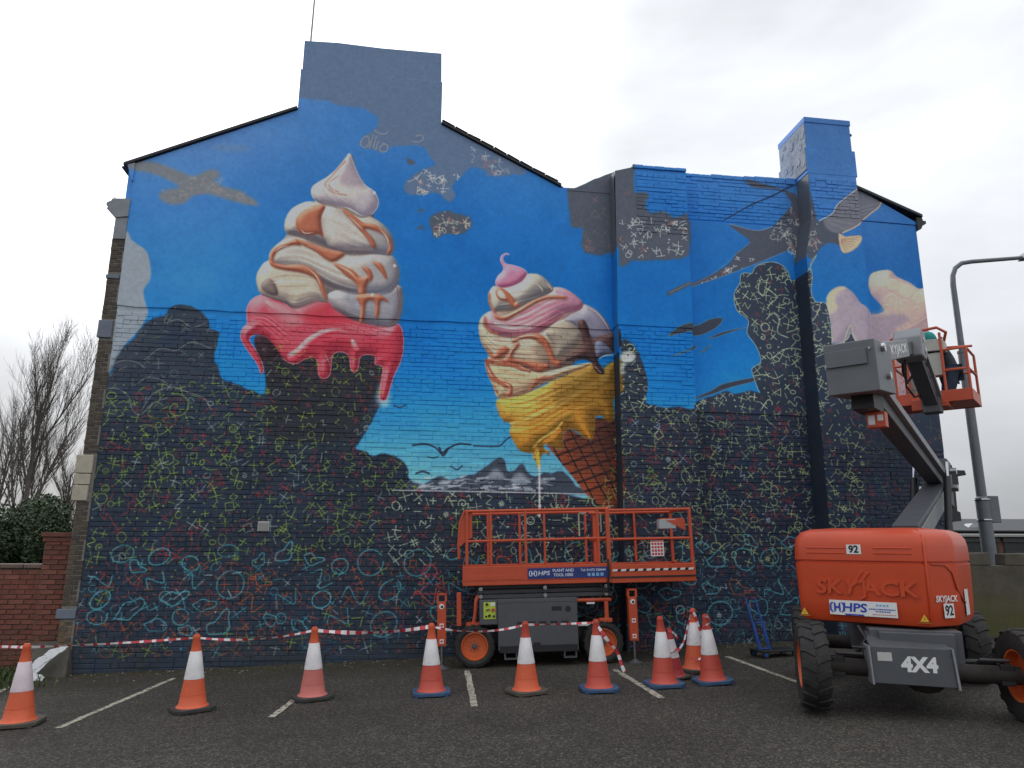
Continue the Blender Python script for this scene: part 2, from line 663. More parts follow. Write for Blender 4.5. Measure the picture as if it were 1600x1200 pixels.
# --- slate clouds high on the wall
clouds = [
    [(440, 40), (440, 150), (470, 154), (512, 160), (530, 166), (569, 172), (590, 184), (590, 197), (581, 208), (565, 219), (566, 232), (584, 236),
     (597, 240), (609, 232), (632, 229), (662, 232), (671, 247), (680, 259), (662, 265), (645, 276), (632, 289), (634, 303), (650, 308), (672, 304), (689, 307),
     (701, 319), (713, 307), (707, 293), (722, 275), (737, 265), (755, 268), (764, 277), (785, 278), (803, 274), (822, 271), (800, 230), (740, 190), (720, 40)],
    [(671, 343), (680, 335), (698, 331), (716, 335), (734, 341), (736, 355), (717, 367), (695, 367), (680, 373), (674, 360)],
    [(890, 270), (890, 346), (896, 355), (910, 359), (908, 373), (912, 394), (931, 399), (957, 396), (965, 408), (968, 417), (981, 414), (987, 408), (1040, 406), (1073, 399),
     (1078, 370), (1074, 342), (1052, 340), (1036, 330), (1016, 333), (1006, 320), (1012, 308), (1006, 300), (989, 298), (988, 250), (940, 240)],
    [(654, 328), (660, 327), (661, 332), (655, 333)], [(653, 354), (660, 353), (662, 358), (655, 360)], [(635, 246), (641, 250), (650, 254), (640, 259)]]
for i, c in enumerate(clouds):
    q = fill(c, (92, 112, 140) if i == 0 else SLATE, 2, smooth=3, rough=1.2, seed=i)  # first cloud is bluer, and paler from glare haze put into its colour
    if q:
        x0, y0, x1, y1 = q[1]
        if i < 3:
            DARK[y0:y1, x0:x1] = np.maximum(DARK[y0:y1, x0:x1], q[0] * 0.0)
# --- left bird, still an undercoat shape
bird = [(196, 264), (214, 253), (250, 257), (280, 268), (303, 277), (322, 268), (337, 266), (345, 274), (336, 283), (350, 292), (380, 301), (406, 321),
        (380, 319), (350, 311), (326, 304), (302, 307), (290, 318), (262, 319), (249, 306), (262, 297), (281, 293), (268, 284), (240, 272), (215, 268)]
fill(bird, (120, 124, 130), 3, rough=0.8)
fill([(330, 229), (360, 226), (392, 231), (380, 239), (345, 238)], (104, 132, 170), 4, alpha=0.6)
# --- right bird
gull = [(1166, 281), (1250, 284), (1262, 290), (1270, 320), (1276, 343), (1282, 345), (1300, 334), (1311, 317), (1340, 296), (1366, 306), (1376, 315), (1371, 325), (1356, 336),
        (1340, 352), (1316, 364), (1320, 370), (1345, 368), (1344, 380), (1333, 391), (1318, 396), (1311, 384), (1294, 380), (1281, 389), (1272, 402), (1262, 402),
        (1240, 395), (1226, 394), (1190, 409), (1160, 420), (1120, 436), (1080, 449), (1046, 462), (1044, 456), (1075, 441), (1110, 430), (1138, 413), (1150, 396),
        (1171, 379), (1150, 362), (1139, 351), (1180, 361), (1206, 355), (1216, 344), (1236, 321), (1230, 308), (1218, 298), (1176, 293)]
gm = fill(gull, (76, 81, 95), 1, smooth=3)
fill([(1310, 364), (1320, 370), (1345, 368), (1344, 380), (1333, 391), (1318, 396), (1312, 385)], (212, 178, 148), 1, smooth=2)
for i in range(7):
    a = i / 6
    stroke([(1314, 374 + a * 6), (1344 - a * 22, 371 + a * 23)], 1.3, (120, 88, 72), 0.7)
wing = [(1286, 346), (1302, 334), (1312, 318), (1341, 297), (1366, 306), (1376, 315), (1371, 325), (1356, 336), (1340, 352), (1316, 363), (1298, 362)]
fill(wing, (112, 114, 124), 2, smooth=3)
for i in range(12):
    a = i / 11
    stroke([(1296 + 30 * a, 352 - 30 * a), (1318 + 56 * a, 364 - 46 * a)], 1.4, (150, 148, 152) if i % 2 else (84, 88, 100), 0.55)
stroke([(1280, 345), (1300, 334), (1311, 317), (1340, 296)], 2.2, (226, 220, 206), 0.8)
stroke([(1316, 364), (1340, 352), (1357, 336), (1371, 325), (1376, 315)], 3.2, (222, 180, 146), 0.85)
stroke([(1139, 351), (1180, 361), (1206, 355)], 1.3, (178, 186, 190), 0.7)
stroke([(1046, 458), (1110, 430), (1150, 397), (1171, 379)], 1.2, (176, 182, 180), 0.5)
stroke([(1080, 449), (1160, 421), (1226, 394)], 1.2, (176, 182, 180), 0.6)
for s_ in ([(1042, 526), (1060, 511), (1078, 505), (1091, 508), (1110, 499), (1128, 498), (1120, 511), (1095, 524), (1080, 518), (1060, 522)],
           [(1106, 529), (1130, 519), (1165, 512), (1140, 520), (1116, 528)], [(1046, 558), (1062, 552), (1078, 545), (1084, 540), (1084, 546), (1068, 552)],
           [(1084, 622), (1110, 611), (1130, 600), (1180, 590), (1178, 596), (1140, 606), (1110, 617)], [(1092, 552), (1102, 545), (1110, 539), (1104, 547)]):
    fill(s_, (58, 62, 74), 1, smooth=3)
    stroke(s_ + s_[:1], 1.1, (170, 178, 176), 0.5)
# --- clouds at the right end
rc = [(1355, 492), (1370, 491), (1381, 486), (1372, 474), (1360, 460), (1356, 444), (1359, 430), (1371, 424), (1390, 423), (1401, 433), (1420, 442), (1436, 452), (1470, 456), (1490, 610), (1355, 610), (1350, 545)]
pillow(rc, (146, 130, 146), (196, 168, 158), (226, 200, 172), 44, seed=5)
fill([(1355, 494), (1382, 490), (1408, 492), (1420, 500), (1398, 515), (1390, 545), (1395, 620), (1350, 620)], (152, 138, 152), 6, alpha=0.85)
fill([(1392, 545), (1400, 522), (1430, 505), (1470, 480), (1490, 620), (1395, 620)], (166, 138, 142), 5, alpha=0.8)
stroke([(1391, 550), (1400, 524), (1428, 507), (1452, 492)], 4, (214, 180, 158), 0.55)
for (cx, cy, rr, c_) in ((1376, 440, 14, (232, 206, 178)), (1394, 446, 13, (222, 194, 168)), (1416, 456, 14, (228, 200, 172)), (1436, 466, 13, (220, 190, 164)), (1392, 470, 14, (214, 186, 162)), (1412, 478, 13, (210, 178, 156)), (1432, 486, 10, (206, 172, 152)), (1384, 482, 9, (204, 174, 154))):
    soft([(cx + rr * random.uniform(.75, 1.2) * math.cos(t), cy + rr * random.uniform(.6, .95) * math.sin(t)) for t in np.linspace(0, 6.28, 9)[:-1]], c_, .6, 5)
    stroke([(cx - rr * .8, cy + rr * .35), (cx - rr * .2, cy + rr * .75), (cx + rr * .7, cy + rr * .5)], 3.2, (178, 146, 140), .35, wf=lambda t: .3 + .9 * math.sin(math.pi * t))
    stroke([(cx - rr * .7, cy - rr * .3), (cx - rr * .1, cy - rr * .7), (cx + rr * .6, cy - rr * .4)], 3.0, (240, 220, 196), .4, wf=lambda t: .3 + .9 * math.sin(math.pi * t))
lc = [(1291, 470), (1294, 460), (1302, 452), (1312, 448), (1323, 450), (1335, 460), (1344, 473), (1353, 479), (1359, 490), (1361, 510), (1362, 536),
      (1352, 541), (1336, 533), (1329, 520), (1323, 531), (1302, 537), (1298, 505), (1294, 488)]
pillow(lc, (150, 136, 150), (168, 153, 164), (182, 166, 172), 26, seed=8)
fill([(1291, 470), (1294, 460), (1302, 452), (1313, 448), (1322, 450), (1308, 458), (1304, 470), (1308, 480), (1300, 490), (1295, 486)], (222, 188, 158), 2)
# --- low surf and rocks under the sky
fill([(640, 768), (643, 752), (660, 757), (676, 748), (690, 744), (702, 751), (720, 745), (740, 741), (758, 730), (770, 721), (780, 714), (789, 720), (792, 736), (803, 735),
      (812, 725), (820, 728), (824, 738), (836, 745), (850, 738), (862, 740), (880, 736), (900, 760), (920, 772), (780, 771)], (60, 70, 84), 1, smooth=2, rough=0.6)
for i in range(70):
    x = random.uniform(645, 860); y = random.uniform(746, 766)
    stroke([(x, y), (x + random.uniform(5, 18), y + random.uniform(-3, 2))], random.uniform(2, 5), (214, 222, 226), random.uniform(0.2, 0.6))
for (cx, cy, rr) in ((694, 755, 9), (775, 742, 13), (812, 748, 14), (660, 760, 7), (846, 752, 8)):
    fill([(cx - rr, cy + rr * .5), (cx - rr * .6, cy - rr * .4), (cx, cy - rr * .7), (cx + rr * .7, cy - rr * .2), (cx + rr, cy + rr * .5)], (190, 200, 208), 3, alpha=0.55)
stroke([(612, 766), (780, 769), (915, 772)], 1.8, (220, 224, 222), 0.85)
# --- small painted gulls
for px, w in (([(645, 696), (664, 694), (679, 699), (690, 708), (700, 701), (716, 694), (735, 695)], 4.0), ([(686, 700), (692, 712), (700, 701)], 5.0),
              ([(740, 697), (765, 698), (780, 697), (790, 688), (797, 683)], 3.0), ([(616, 634), (625, 637), (634, 633)], 3.0), ([(704, 729), (714, 734), (722, 728)], 3.0),
              ([(668, 714), (676, 716), (684, 714)], 2.2), ([(650, 740), (660, 737), (670, 740)], 4.5)):
    stroke(px, w, (40, 48, 62), 0.9)

# --- first ice cream
z1 = lambda p: Z(340, 220, 0.35, p)
CR_S, CR_B, CR_L = (98, 90, 96), (190, 178, 162), (234, 225, 210)
CAR, CAR_D = (178, 104, 76), (134, 70, 54)
waf = z1([(205, 900), (215, 1000), (228, 1150), (240, 1330), (600, 1330), (640, 1260), (690, 1160), (735, 1040), (740, 960), (620, 900), (450, 900), (300, 880)])
fill(waf, (43, 44, 52), 2, alpha=0.92)
for i in range(9):
    stroke(z1([(215 + i * 60, 960), (330 + i * 60, 1120)]), 2.0, (92, 58, 46), 0.45)
    stroke(z1([(300 + i * 55, 950), (215 + i * 55, 1110)]), 2.0, (92, 58, 46), 0.35)
pink = z1([(150, 715), (190, 692), (250, 690), (340, 745), (480, 690), (560, 740), (640, 800), (720, 826), (800, 815), (828, 870), (822, 970), (785, 1055), (760, 1140), (740, 1162), (722, 1140),
           (730, 1070), (736, 1010), (702, 998), (700, 960), (640, 962), (628, 1015), (610, 1036), (594, 1018), (585, 960), (545, 944), (512, 962), (503, 1040), (478, 1062), (452, 1048),
           (442, 978), (400, 972), (350, 996), (302, 982), (262, 935), (222, 884), (172, 866), (142, 890), (184, 955), (205, 1020), (194, 1042), (178, 1000), (126, 925), (104, 882), (110, 842),
           (132, 815), (130, 760)])
fill([(597, 600), (606, 610), (608, 632), (596, 636), (588, 622)], (196, 214, 226), 5, alpha=0.7)
pillow(pink, (150, 44, 62), (214, 80, 96), (240, 150, 156), 34, rim=(238, 160, 160), seed=12)
pillow(z1([(165, 880), (205, 872), (245, 905), (290, 965), (330, 990), (300, 975), (255, 960), (210, 990), (175, 940)]), (44, 30, 36), (58, 40, 46), (84, 54, 58), 20)
pillow(z1([(350, 930), (400, 880), (470, 845), (540, 838), (585, 862), (520, 862), (450, 895), (390, 950), (330, 985), (310, 955)]), (196, 62, 78), (232, 118, 126), (246, 178, 176), 13, seed=3)
pillow(z1([(215, 715), (300, 735), (370, 775), (400, 830), (330, 860), (260, 800), (225, 760)]), (206, 76, 92), (232, 118, 124), (246, 172, 170), 22, seed=4)
pillow(z1([(600, 885), (625, 915), (628, 938), (606, 930), (596, 905)]), (214, 120, 124), (238, 190, 184), (250, 226, 220), 8)
fill(z1([(380, 760), (470, 715), (520, 745), (515, 775), (600, 800), (560, 830), (440, 825), (395, 800)]), (176, 46, 58), 6, alpha=0.6)
pillow(z1([(590, 62), (500, 165), (425, 205), (420, 245), (440, 272), (390, 278), (330, 310), (300, 370), (308, 420), (285, 450), (236, 500), (232, 535), (180, 590), (178, 650), (205, 692), (300, 725), (350, 746), (480, 705), (560, 775), (640, 808), (740, 828),
            (790, 826), (820, 775), (826, 690), (806, 640), (808, 600), (804, 560), (772, 515), (786, 460), (762, 402), (700, 350), (700, 320), (718, 282), (700, 232), (655, 198), (620, 140)]), (84, 78, 86), (146, 132, 126), (190, 178, 166), 46, seed=30)
pillow(z1([(490, 690), (560, 664), (640, 672), (800, 645), (826, 690), (820, 775), (790, 826), (740, 828), (690, 812), (640, 806), (570, 778), (512, 742)]), CR_S, (178, 170, 168), (214, 208, 200), 26, seed=31)
pillow(z1([(180, 590), (228, 536), (330, 545), (450, 580), (480, 640), (490, 722), (440, 716), (350, 747), (300, 720), (205, 692), (178, 650)]), (128, 112, 108), (198, 184, 162), (230, 218, 196), 28, seed=32)
pillow(z1([(195, 660), (205, 628), (235, 618), (258, 640), (270, 690), (230, 688)]), (84, 70, 70), (132, 116, 110), (170, 152, 140), 12)
pillow(z1([(236, 500), (290, 450), (375, 438), (480, 500), (620, 515), (760, 508), (806, 560), (808, 630), (760, 680), (640, 684), (520, 655), (400, 592), (285, 570), (238, 548)]), CR_S, (192, 182, 168), CR_L, 30, seed=33)
pillow(z1([(300, 370), (330, 310), (400, 275), (470, 288), (560, 290), (700, 350), (762, 402), (786, 460), (772, 512), (680, 500), (560, 495), (470, 462), (390, 432), (312, 416)]), CR_S, CR_B, CR_L, 34, seed=34)
pillow(z1([(452, 322), (505, 290), (560, 318), (640, 382), (698, 440), (694, 490), (600, 494), (510, 490), (480, 440), (466, 380)]), (120, 112, 116), (194, 184, 172), (236, 228, 214), 30, seed=35)
top1 = z1([(588, 60), (572, 84), (540, 122), (490, 165), (432, 202), (420, 240), (448, 276), (520, 292), (590, 306), (650, 340), (692, 328), (718, 282), (700, 232), (655, 198), (625, 150), (604, 96)])
pillow(top1, (132, 120, 132), (204, 194, 186), (236, 230, 218), 30, rim=(230, 222, 212), seed=36)
fill(z1([(590, 72), (560, 130), (540, 180), (580, 205), (650, 200), (615, 140)]), (158, 142, 150), 5, alpha=0.75)
for p, w in ((z1([(570, 95), (510, 160), (480, 200), (520, 235), (575, 245)]), 3.5), (z1([(540, 160), (498, 190), (505, 215), (540, 232)]), 3)):
    stroke(p, w, (168, 112, 92), 0.75)
def caramel(p, w=7.0):
    """poured sauce: swelling and thinning, a darker lower edge and broken highlights"""
    ph = random.uniform(0, 6)
    f = lambda t: (.62 + .42 * math.sin(t * 7 + ph) ** 2) * (.35 + .65 * math.sin(math.pi * min(1, .12 + t * .95)) ** .5) * 1.7
    stroke([(x + 1.2, y + 1.6) for x, y in p], w * 1.05, (92, 52, 46), 0.55, wf=f, smooth=8)
    stroke(p, w, CAR, 0.96, wf=f, smooth=8)
    stroke([(x + .5, y + .6) for x, y in p], w * .5, (152, 82, 60), 0.5, wf=f, smooth=8)
    g = lambda t: f(t) * max(0.0, math.sin(t * 11 + ph * 2))
    stroke([(x - 0.9, y - 1.0) for x, y in p], max(1.4, w * .3), (232, 186, 160), 0.85, wf=g, smooth=8)
    e = p[-1]
    if w >= 6:
        r_ = w * .42 / 1.3
        pillow([(e[0] + r_ * math.cos(t), e[1] + r_ * 1.25 * math.sin(t)) for t in np.linspace(0, 6.28, 9)[:-1]], (126, 68, 54), CAR, (222, 164, 136), 6)
# deep creases, folds and cool shade on the first swirl
DK, LT = (104, 92, 92), (240, 232, 218)
for p, w in (([(240, 552), (300, 572), (400, 592), (520, 656), (640, 686), (760, 682), (806, 634)], 7), ([(312, 420), (390, 436), (470, 466), (560, 498), (680, 504), (772, 514)], 7), ([(432, 262), (470, 284), (560, 304), (640, 342), (692, 332)], 6),
             ([(200, 690), (300, 722), (350, 748), (440, 720), (490, 722)], 6), ([(500, 740), (570, 780), (640, 808), (740, 830), (800, 822)], 6)):
    stroke(z1(p), w, (78, 66, 70), .5, wf=lambda t: .4 + .8 * math.sin(math.pi * t))
folds(z1([(320, 330), (380, 350), (440, 400)]), z1([(310, 400), (380, 420), (440, 430)]), 3, DK, LT, 2.2, .35)
folds(z1([(480, 320), (560, 350), (640, 410), (690, 450)]), z1([(490, 440), (560, 480), (620, 490), (680, 492)]), 6, (150, 136, 130), LT, 3.0, .4)
folds(z1([(250, 510), (330, 470), (430, 490), (540, 540), (700, 560), (790, 560)]), z1([(260, 550), (400, 575), (520, 640), (620, 670), (740, 670), (800, 620)]), 7, (150, 136, 126), LT, 3.0, .4)
folds(z1([(200, 600), (300, 570), (420, 590), (470, 640)]), z1([(290, 700), (350, 735), (420, 710), (480, 712)]), 7, (146, 128, 110), LT, 3.0, .45)
folds(z1([(520, 690), (620, 680), (760, 665), (815, 680)]), z1([(540, 750), (640, 795), (740, 818), (790, 815)]), 5, (126, 120, 124), (214, 210, 206), 3.0, .45)
folds(z1([(560, 110), (470, 190), (440, 230), (480, 270)]), z1([(580, 120), (520, 200), (560, 260), (660, 320)]), 5, (164, 148, 148), (244, 238, 228), 2.6, .5)
soft(z1([(640, 380), (760, 400), (785, 460), (770, 510), (690, 500), (700, 440)]), (112, 118, 140), .35)
soft(z1([(650, 540), (770, 510), (806, 570), (806, 640), (750, 680), (640, 684)]), (112, 118, 140), .35)
soft(z1([(560, 680), (800, 660), (824, 700), (815, 780), (780, 822), (640, 800)]), (104, 110, 132), .35)
soft(z1([(640, 230), (700, 240), (716, 285), (690, 325), (650, 330), (600, 300)]), (140, 132, 156), .3)
soft(z1([(470, 430), (560, 490), (680, 500), (640, 520), (540, 510), (470, 470)]), (90, 82, 88), .4, 5)
# folds of the pink layer
folds(z1([(130, 850), (180, 820), (260, 880), (330, 950)]), z1([(150, 760), (230, 780), (320, 850), (400, 880)]), 7, (176, 50, 66), (244, 168, 168), 3.0, .5)
folds(z1([(430, 830), (560, 830), (660, 870), (740, 930)]), z1([(560, 800), (660, 830), (760, 850), (810, 880)]), 6, (170, 46, 62), (236, 140, 146), 3.0, .5)
soft(z1([(640, 860), (740, 880), (800, 860), (815, 960), (760, 1000), (690, 950)]), (168, 42, 60), .4)
soft(z1([(380, 960), (440, 900), (520, 880), (600, 900), (640, 950), (560, 930), (500, 930), (440, 960)]), (156, 36, 54), .5, 5)
pillow(z1([(462, 288), (400, 302), (352, 345), (358, 402), (402, 425), (452, 420), (472, 432), (462, 352), (482, 300)]), (126, 66, 52), CAR, (220, 158, 130), 15)
def sauce(p, rad=9):
    soft([(x + 1.6, y + 2.2) for x, y in p], (88, 60, 56), .5, 2)
    pillow(p, (120, 62, 48), CAR, (226, 168, 140), rad, seed=len(p))
for p in ([(232, 525), (248, 482), (300, 458), (352, 440), (372, 468), (340, 468), (300, 478), (262, 502), (250, 540), (300, 556), (382, 556), (442, 590), (470, 640), (490, 712), (466, 684), (440, 622), (380, 592), (292, 578), (240, 560)],
          [(350, 438), (430, 466), (500, 486), (566, 506), (520, 542), (482, 530), (430, 492), (370, 462)],
          [(516, 545), (600, 578), (640, 610), (690, 596), (664, 648), (658, 690), (630, 690), (620, 642), (570, 602)],
          [(548, 300), (600, 330), (650, 368), (706, 378), (762, 430), (776, 490), (752, 512), (764, 470), (740, 422), (690, 400), (656, 396), (692, 440), (706, 474), (690, 480), (668, 440), (618, 382)],
          [(622, 692), (720, 688), (764, 722), (728, 716), (718, 780), (702, 790), (700, 722), (664, 722), (652, 800), (632, 815), (638, 742)],
          [(690, 540), (730, 552), (750, 590), (756, 622), (744, 610), (722, 580)], [(640, 560), (680, 575), (690, 610), (676, 630), (668, 600)]):
    sauce(z1(p))
stroke(z1([(800, 655), (808, 720), (800, 780), (770, 826), (720, 828)]), 2.4, (128, 84, 76), .8)
for p in ([(360, 330), (380, 310), (430, 300)], [(370, 395), (390, 415), (430, 412)], [(255, 500), (280, 480), (320, 468)], [(395, 565), (440, 605), (462, 650)], [(575, 330), (620, 372), (650, 400)], [(720, 390), (755, 435), (762, 470)], [(640, 700), (690, 698)], [(540, 560), (590, 588), (622, 622)], [(400, 470), (450, 492)]):
    stroke(z1(p), 2.0, (244, 214, 196), .8, wf=lambda t: .3 + .9 * math.sin(math.pi * t))
for x, y in ((285, 625), (700, 235), (540, 350), (790, 560), (275, 632), (690, 690)):
    pillow([(z1([(x, y)])[0][0] + 2.2 * math.cos(t), z1([(x, y)])[0][1] + 2.2 * math.sin(t)) for t in np.linspace(0, 6.28, 7)[:-1]], (236, 232, 226), (248, 246, 242), (252, 252, 250), 3)

# --- second ice cream
z5 = lambda p: Z(730, 380, 0.175, p)
z6 = lambda p: Z(730, 560, 0.2, p)
wf = z6([(615, 672), (680, 700), (740, 712), (752, 600), (800, 556), (910, 620), (975, 632), (995, 480), (1080, 476), (1150, 490), (1162, 700), (1192, 900), (1190, 1090), (1160, 1160), (1080, 1170), (1010, 1130), (920, 1050), (850, 960), (800, 900), (720, 800), (660, 730)])
fill(wf, (146, 72, 44), 1, smooth=3)
q = poly_mask(catmull(tx(wf), 3), 4, 1)
WM = np.zeros((IH, IW), np.float32); x0, y0, x1, y1 = q[1]; WM[y0:y1, x0:x1] = q[0]
for i in range(8):
    stroke(z6([(600 + i * 95, 560 - i * 10), (900 + i * 95, 1120 - i * 10)]), 5.0, (40, 26, 28), 0.9, mask=WM)
    stroke(z6([(605 + i * 95, 556 - i * 10), (905 + i * 95, 1116 - i * 10)]), 1.8, (196, 120, 80), 0.6, mask=WM)
for i in range(9):
    stroke(z6([(700, 1000 - i * 90 + 120), (1200, 700 - i * 90 + 240)]), 5.0, (40, 26, 28), 0.85, mask=WM)
paint(WM * np.clip((ss - 1.3) / 0.6, 0, 1)[None, :], (0, 0, IW, IH), c3((44, 34, 40)), 0.5)
paint(WM * np.clip((ss - 0.75) / 0.4, 0, 1)[None, :] * np.clip((zz - 2.7) / 0.8, 0, 1)[:, None], (0, 0, IW, IH), c3((60, 38, 38)), 0.55)
pillow(z6([(965, 40), (1040, 112), (1090, 60), (1190, 0), (1202, 130), (1182, 270), (1140, 322), (1146, 460), (1112, 497), (1080, 482), (1040, 450), (1000, 470), (992, 600), (962, 636), (912, 620), (852, 572),
           (792, 555), (752, 590), (746, 690), (722, 716), (680, 700), (612, 670), (594, 700), (642, 732), (632, 760), (604, 738), (574, 770), (562, 850), (548, 806), (516, 792), (510, 742), (470, 740),
           (402, 716), (356, 642), (330, 582), (338, 512), (282, 490), (242, 420), (234, 322), (370, 300), (500, 258), (650, 190), (800, 120)]), (126, 88, 30), (206, 146, 54), (240, 196, 104), 44, seed=50)
for p, w, c, a in (([(340, 510), (440, 490), (560, 430), (720, 360), (860, 270), (1000, 190)], 7, (246, 210, 130), 0.6), ([(380, 520), (520, 480), (700, 400), (880, 300), (1100, 200)], 8, (146, 102, 36), 0.5),
                   ([(490, 700), (520, 650), (600, 600), (700, 520), (820, 440)], 7, (110, 92, 34), 0.6), ([(520, 690), (580, 630), (680, 570), (740, 500)], 5, (250, 204, 110), 0.6),
                   ([(300, 380), (420, 350), (560, 280), (700, 220)], 16, (238, 158, 62), 0.45), ([(560, 330), (760, 240), (960, 140), (1150, 60)], 22, (128, 98, 34), 0.4), ([(700, 330), (900, 220), (1150, 160)], 20, (108, 84, 32), 0.4),
                   ([(640, 190), (760, 150), (900, 90), (970, 55)], 6, (244, 190, 90), 0.6), ([(880, 510), (920, 560), (950, 610)], 8, (234, 138, 44), 0.7), ([(600, 660), (660, 620), (720, 560)], 9, (240, 150, 58), 0.6),
                   ([(480, 740), (500, 690), (550, 665), (600, 668)], 3, (110, 92, 36), 0.8)):
    stroke(z6(p), w, c, a)
pillow(z5([(190, 450), (232, 390), (290, 380), (535, 282), (640, 288), (722, 350), (772, 402), (860, 410), (960, 468), (1040, 550), (1132, 590), (1222, 680), (1282, 780), (1312, 862), (1340, 955), (1200, 1005), (1000, 1040), (900, 1120), (700, 1250), (500, 1290), (330, 1280),
            (250, 1200), (200, 1120), (160, 1060), (188, 1000), (130, 900), (104, 800), (108, 700), (150, 640), (210, 610), (190, 530)]), (92, 76, 72), (154, 132, 114), (196, 176, 150), 44, seed=49)
pillow(z6([(150, 20), (230, 8), (400, 40), (560, 96), (660, 96), (800, 60), (968, 36), (900, 82), (760, 132), (600, 200), (480, 268), (370, 302), (242, 314), (204, 232), (160, 130), (140, 60)]), (136, 104, 84), (206, 180, 142), (236, 218, 184), 26, seed=51)
pillow(z5([(108, 700), (160, 640), (172, 740), (300, 815), (500, 832), (650, 790), (862, 682), (980, 762), (1032, 872), (1000, 942), (872, 1052), (702, 1132), (602, 1150), (400, 1082), (202, 1062), (188, 1000), (130, 900), (104, 800)]), (124, 104, 92), (196, 176, 148), (232, 216, 190), 34, seed=52)
pillow(z5([(860, 690), (1000, 600), (1040, 550), (1132, 590), (1222, 680), (1282, 780), (1312, 862), (1200, 900), (1040, 850), (980, 762)]), (92, 84, 100), (156, 150, 164), (200, 196, 200), 26, seed=53)
pillow(z5([(772, 400), (860, 408), (960, 468), (1030, 540), (1000, 602), (850, 640), (750, 722), (650, 792), (500, 830), (300, 826), (162, 742), (150, 652), (212, 610), (330, 652), (450, 592), (600, 512), (720, 450)]), (132, 76, 92), (204, 150, 158), (232, 198, 192), 26, seed=54)
for p, w, c, a in (([(330, 700), (480, 680), (640, 650), (800, 610), (860, 640), (780, 700), (640, 720)], 5, (196, 96, 120), 0.6), ([(480, 620), (640, 570), (800, 560), (900, 540)], 12, (206, 120, 146), 0.5),
                   ([(800, 440), (900, 470), (980, 540)], 8, (198, 130, 160), 0.6), ([(260, 860), (360, 850), (480, 830)], 12, (206, 120, 120), 0.4), ([(250, 720), (400, 760), (560, 750)], 7, (238, 222, 206), 0.6)):
    stroke(z5(p), w, c, a)
pillow(z5([(535, 282), (640, 288), (722, 350), (762, 422), (680, 470), (560, 530), (450, 582), (300, 604), (232, 612), (190, 530), (190, 450), (232, 390), (290, 402), (400, 395), (500, 340)]), (96, 92, 94), (190, 178, 160), (230, 220, 200), 28, seed=55)
pillow(z5([(372, 108), (340, 106), (316, 140), (340, 186), (420, 205), (500, 236), (532, 282), (480, 350), (380, 396), (290, 402), (250, 362), (270, 300), (312, 258), (320, 218), (294, 160), (310, 110), (350, 94)]), (142, 74, 104), (206, 128, 156), (234, 180, 192), 16, rim=(236, 190, 200), seed=56)
folds(z5([(210, 470), (330, 420), (500, 390), (700, 420)]), z5([(230, 590), (330, 590), (480, 560), (680, 470)]), 6, (138, 126, 112), (240, 230, 212), 2.6, .45)
folds(z5([(180, 660), (330, 670), (500, 600), (700, 490), (860, 450), (980, 530)]), z5([(200, 760), (400, 810), (560, 800), (720, 720), (860, 640), (1000, 590)]), 10, (168, 96, 112), (244, 214, 208), 3.0, .5)
folds(z5([(130, 720), (230, 830), (420, 860), (640, 830), (860, 720)]), z5([(150, 920), (260, 1010), (460, 1050), (680, 1060), (860, 980)]), 8, (150, 122, 98), (240, 226, 202), 3.0, .4)
folds(z6([(170, 40), (320, 60), (500, 110), (700, 110)]), z6([(210, 220), (300, 280), (420, 260), (600, 180)]), 7, (160, 122, 92), (244, 226, 192), 3.0, .45)
soft(z5([(640, 330), (740, 400), (750, 430), (620, 490), (500, 540), (480, 480)]), (84, 82, 90), .45)
soft(z5([(760, 560), (960, 500), (1010, 560), (960, 610), (850, 640), (780, 640)]), (120, 84, 110), .4)
soft(z5([(880, 700), (1000, 640), (1200, 700), (1290, 830), (1200, 890), (1040, 840)]), (86, 84, 104), .35)
soft(z5([(600, 900), (760, 850), (860, 800), (990, 830), (980, 930), (860, 1030), (720, 1100), (640, 1040)]), (112, 92, 78), .5)
soft(z5([(190, 1040), (400, 1060), (600, 1100), (560, 1140), (380, 1100), (210, 1080)]), (120, 80, 60), .45, 5)
soft(z6([(700, 160), (960, 60), (1040, 120), (1190, 20), (1195, 140), (1170, 270), (1080, 320), (900, 400), (760, 380), (660, 300)]), (112, 84, 30), .5)
soft(z6([(260, 330), (420, 310), (560, 320), (520, 420), (360, 470), (280, 450)]), (246, 190, 96), .5)
folds(z6([(260, 340), (460, 310), (700, 210), (960, 100)]), z6([(360, 620), (560, 580), (800, 430), (1120, 330)]), 13, (150, 100, 34), (248, 208, 120), 3.4, .42)
for p, w in (([(232, 612), (330, 606), (450, 586), (560, 534), (680, 474), (762, 426)], 6), ([(162, 746), (300, 828), (500, 834), (650, 796), (750, 728), (850, 646)], 6), ([(190, 1004), (260, 1040), (420, 1075), (600, 1140)], 6)):
    stroke(z5(p), w, (84, 60, 62), .5, wf=lambda t: .4 + .8 * math.sin(math.pi * t))
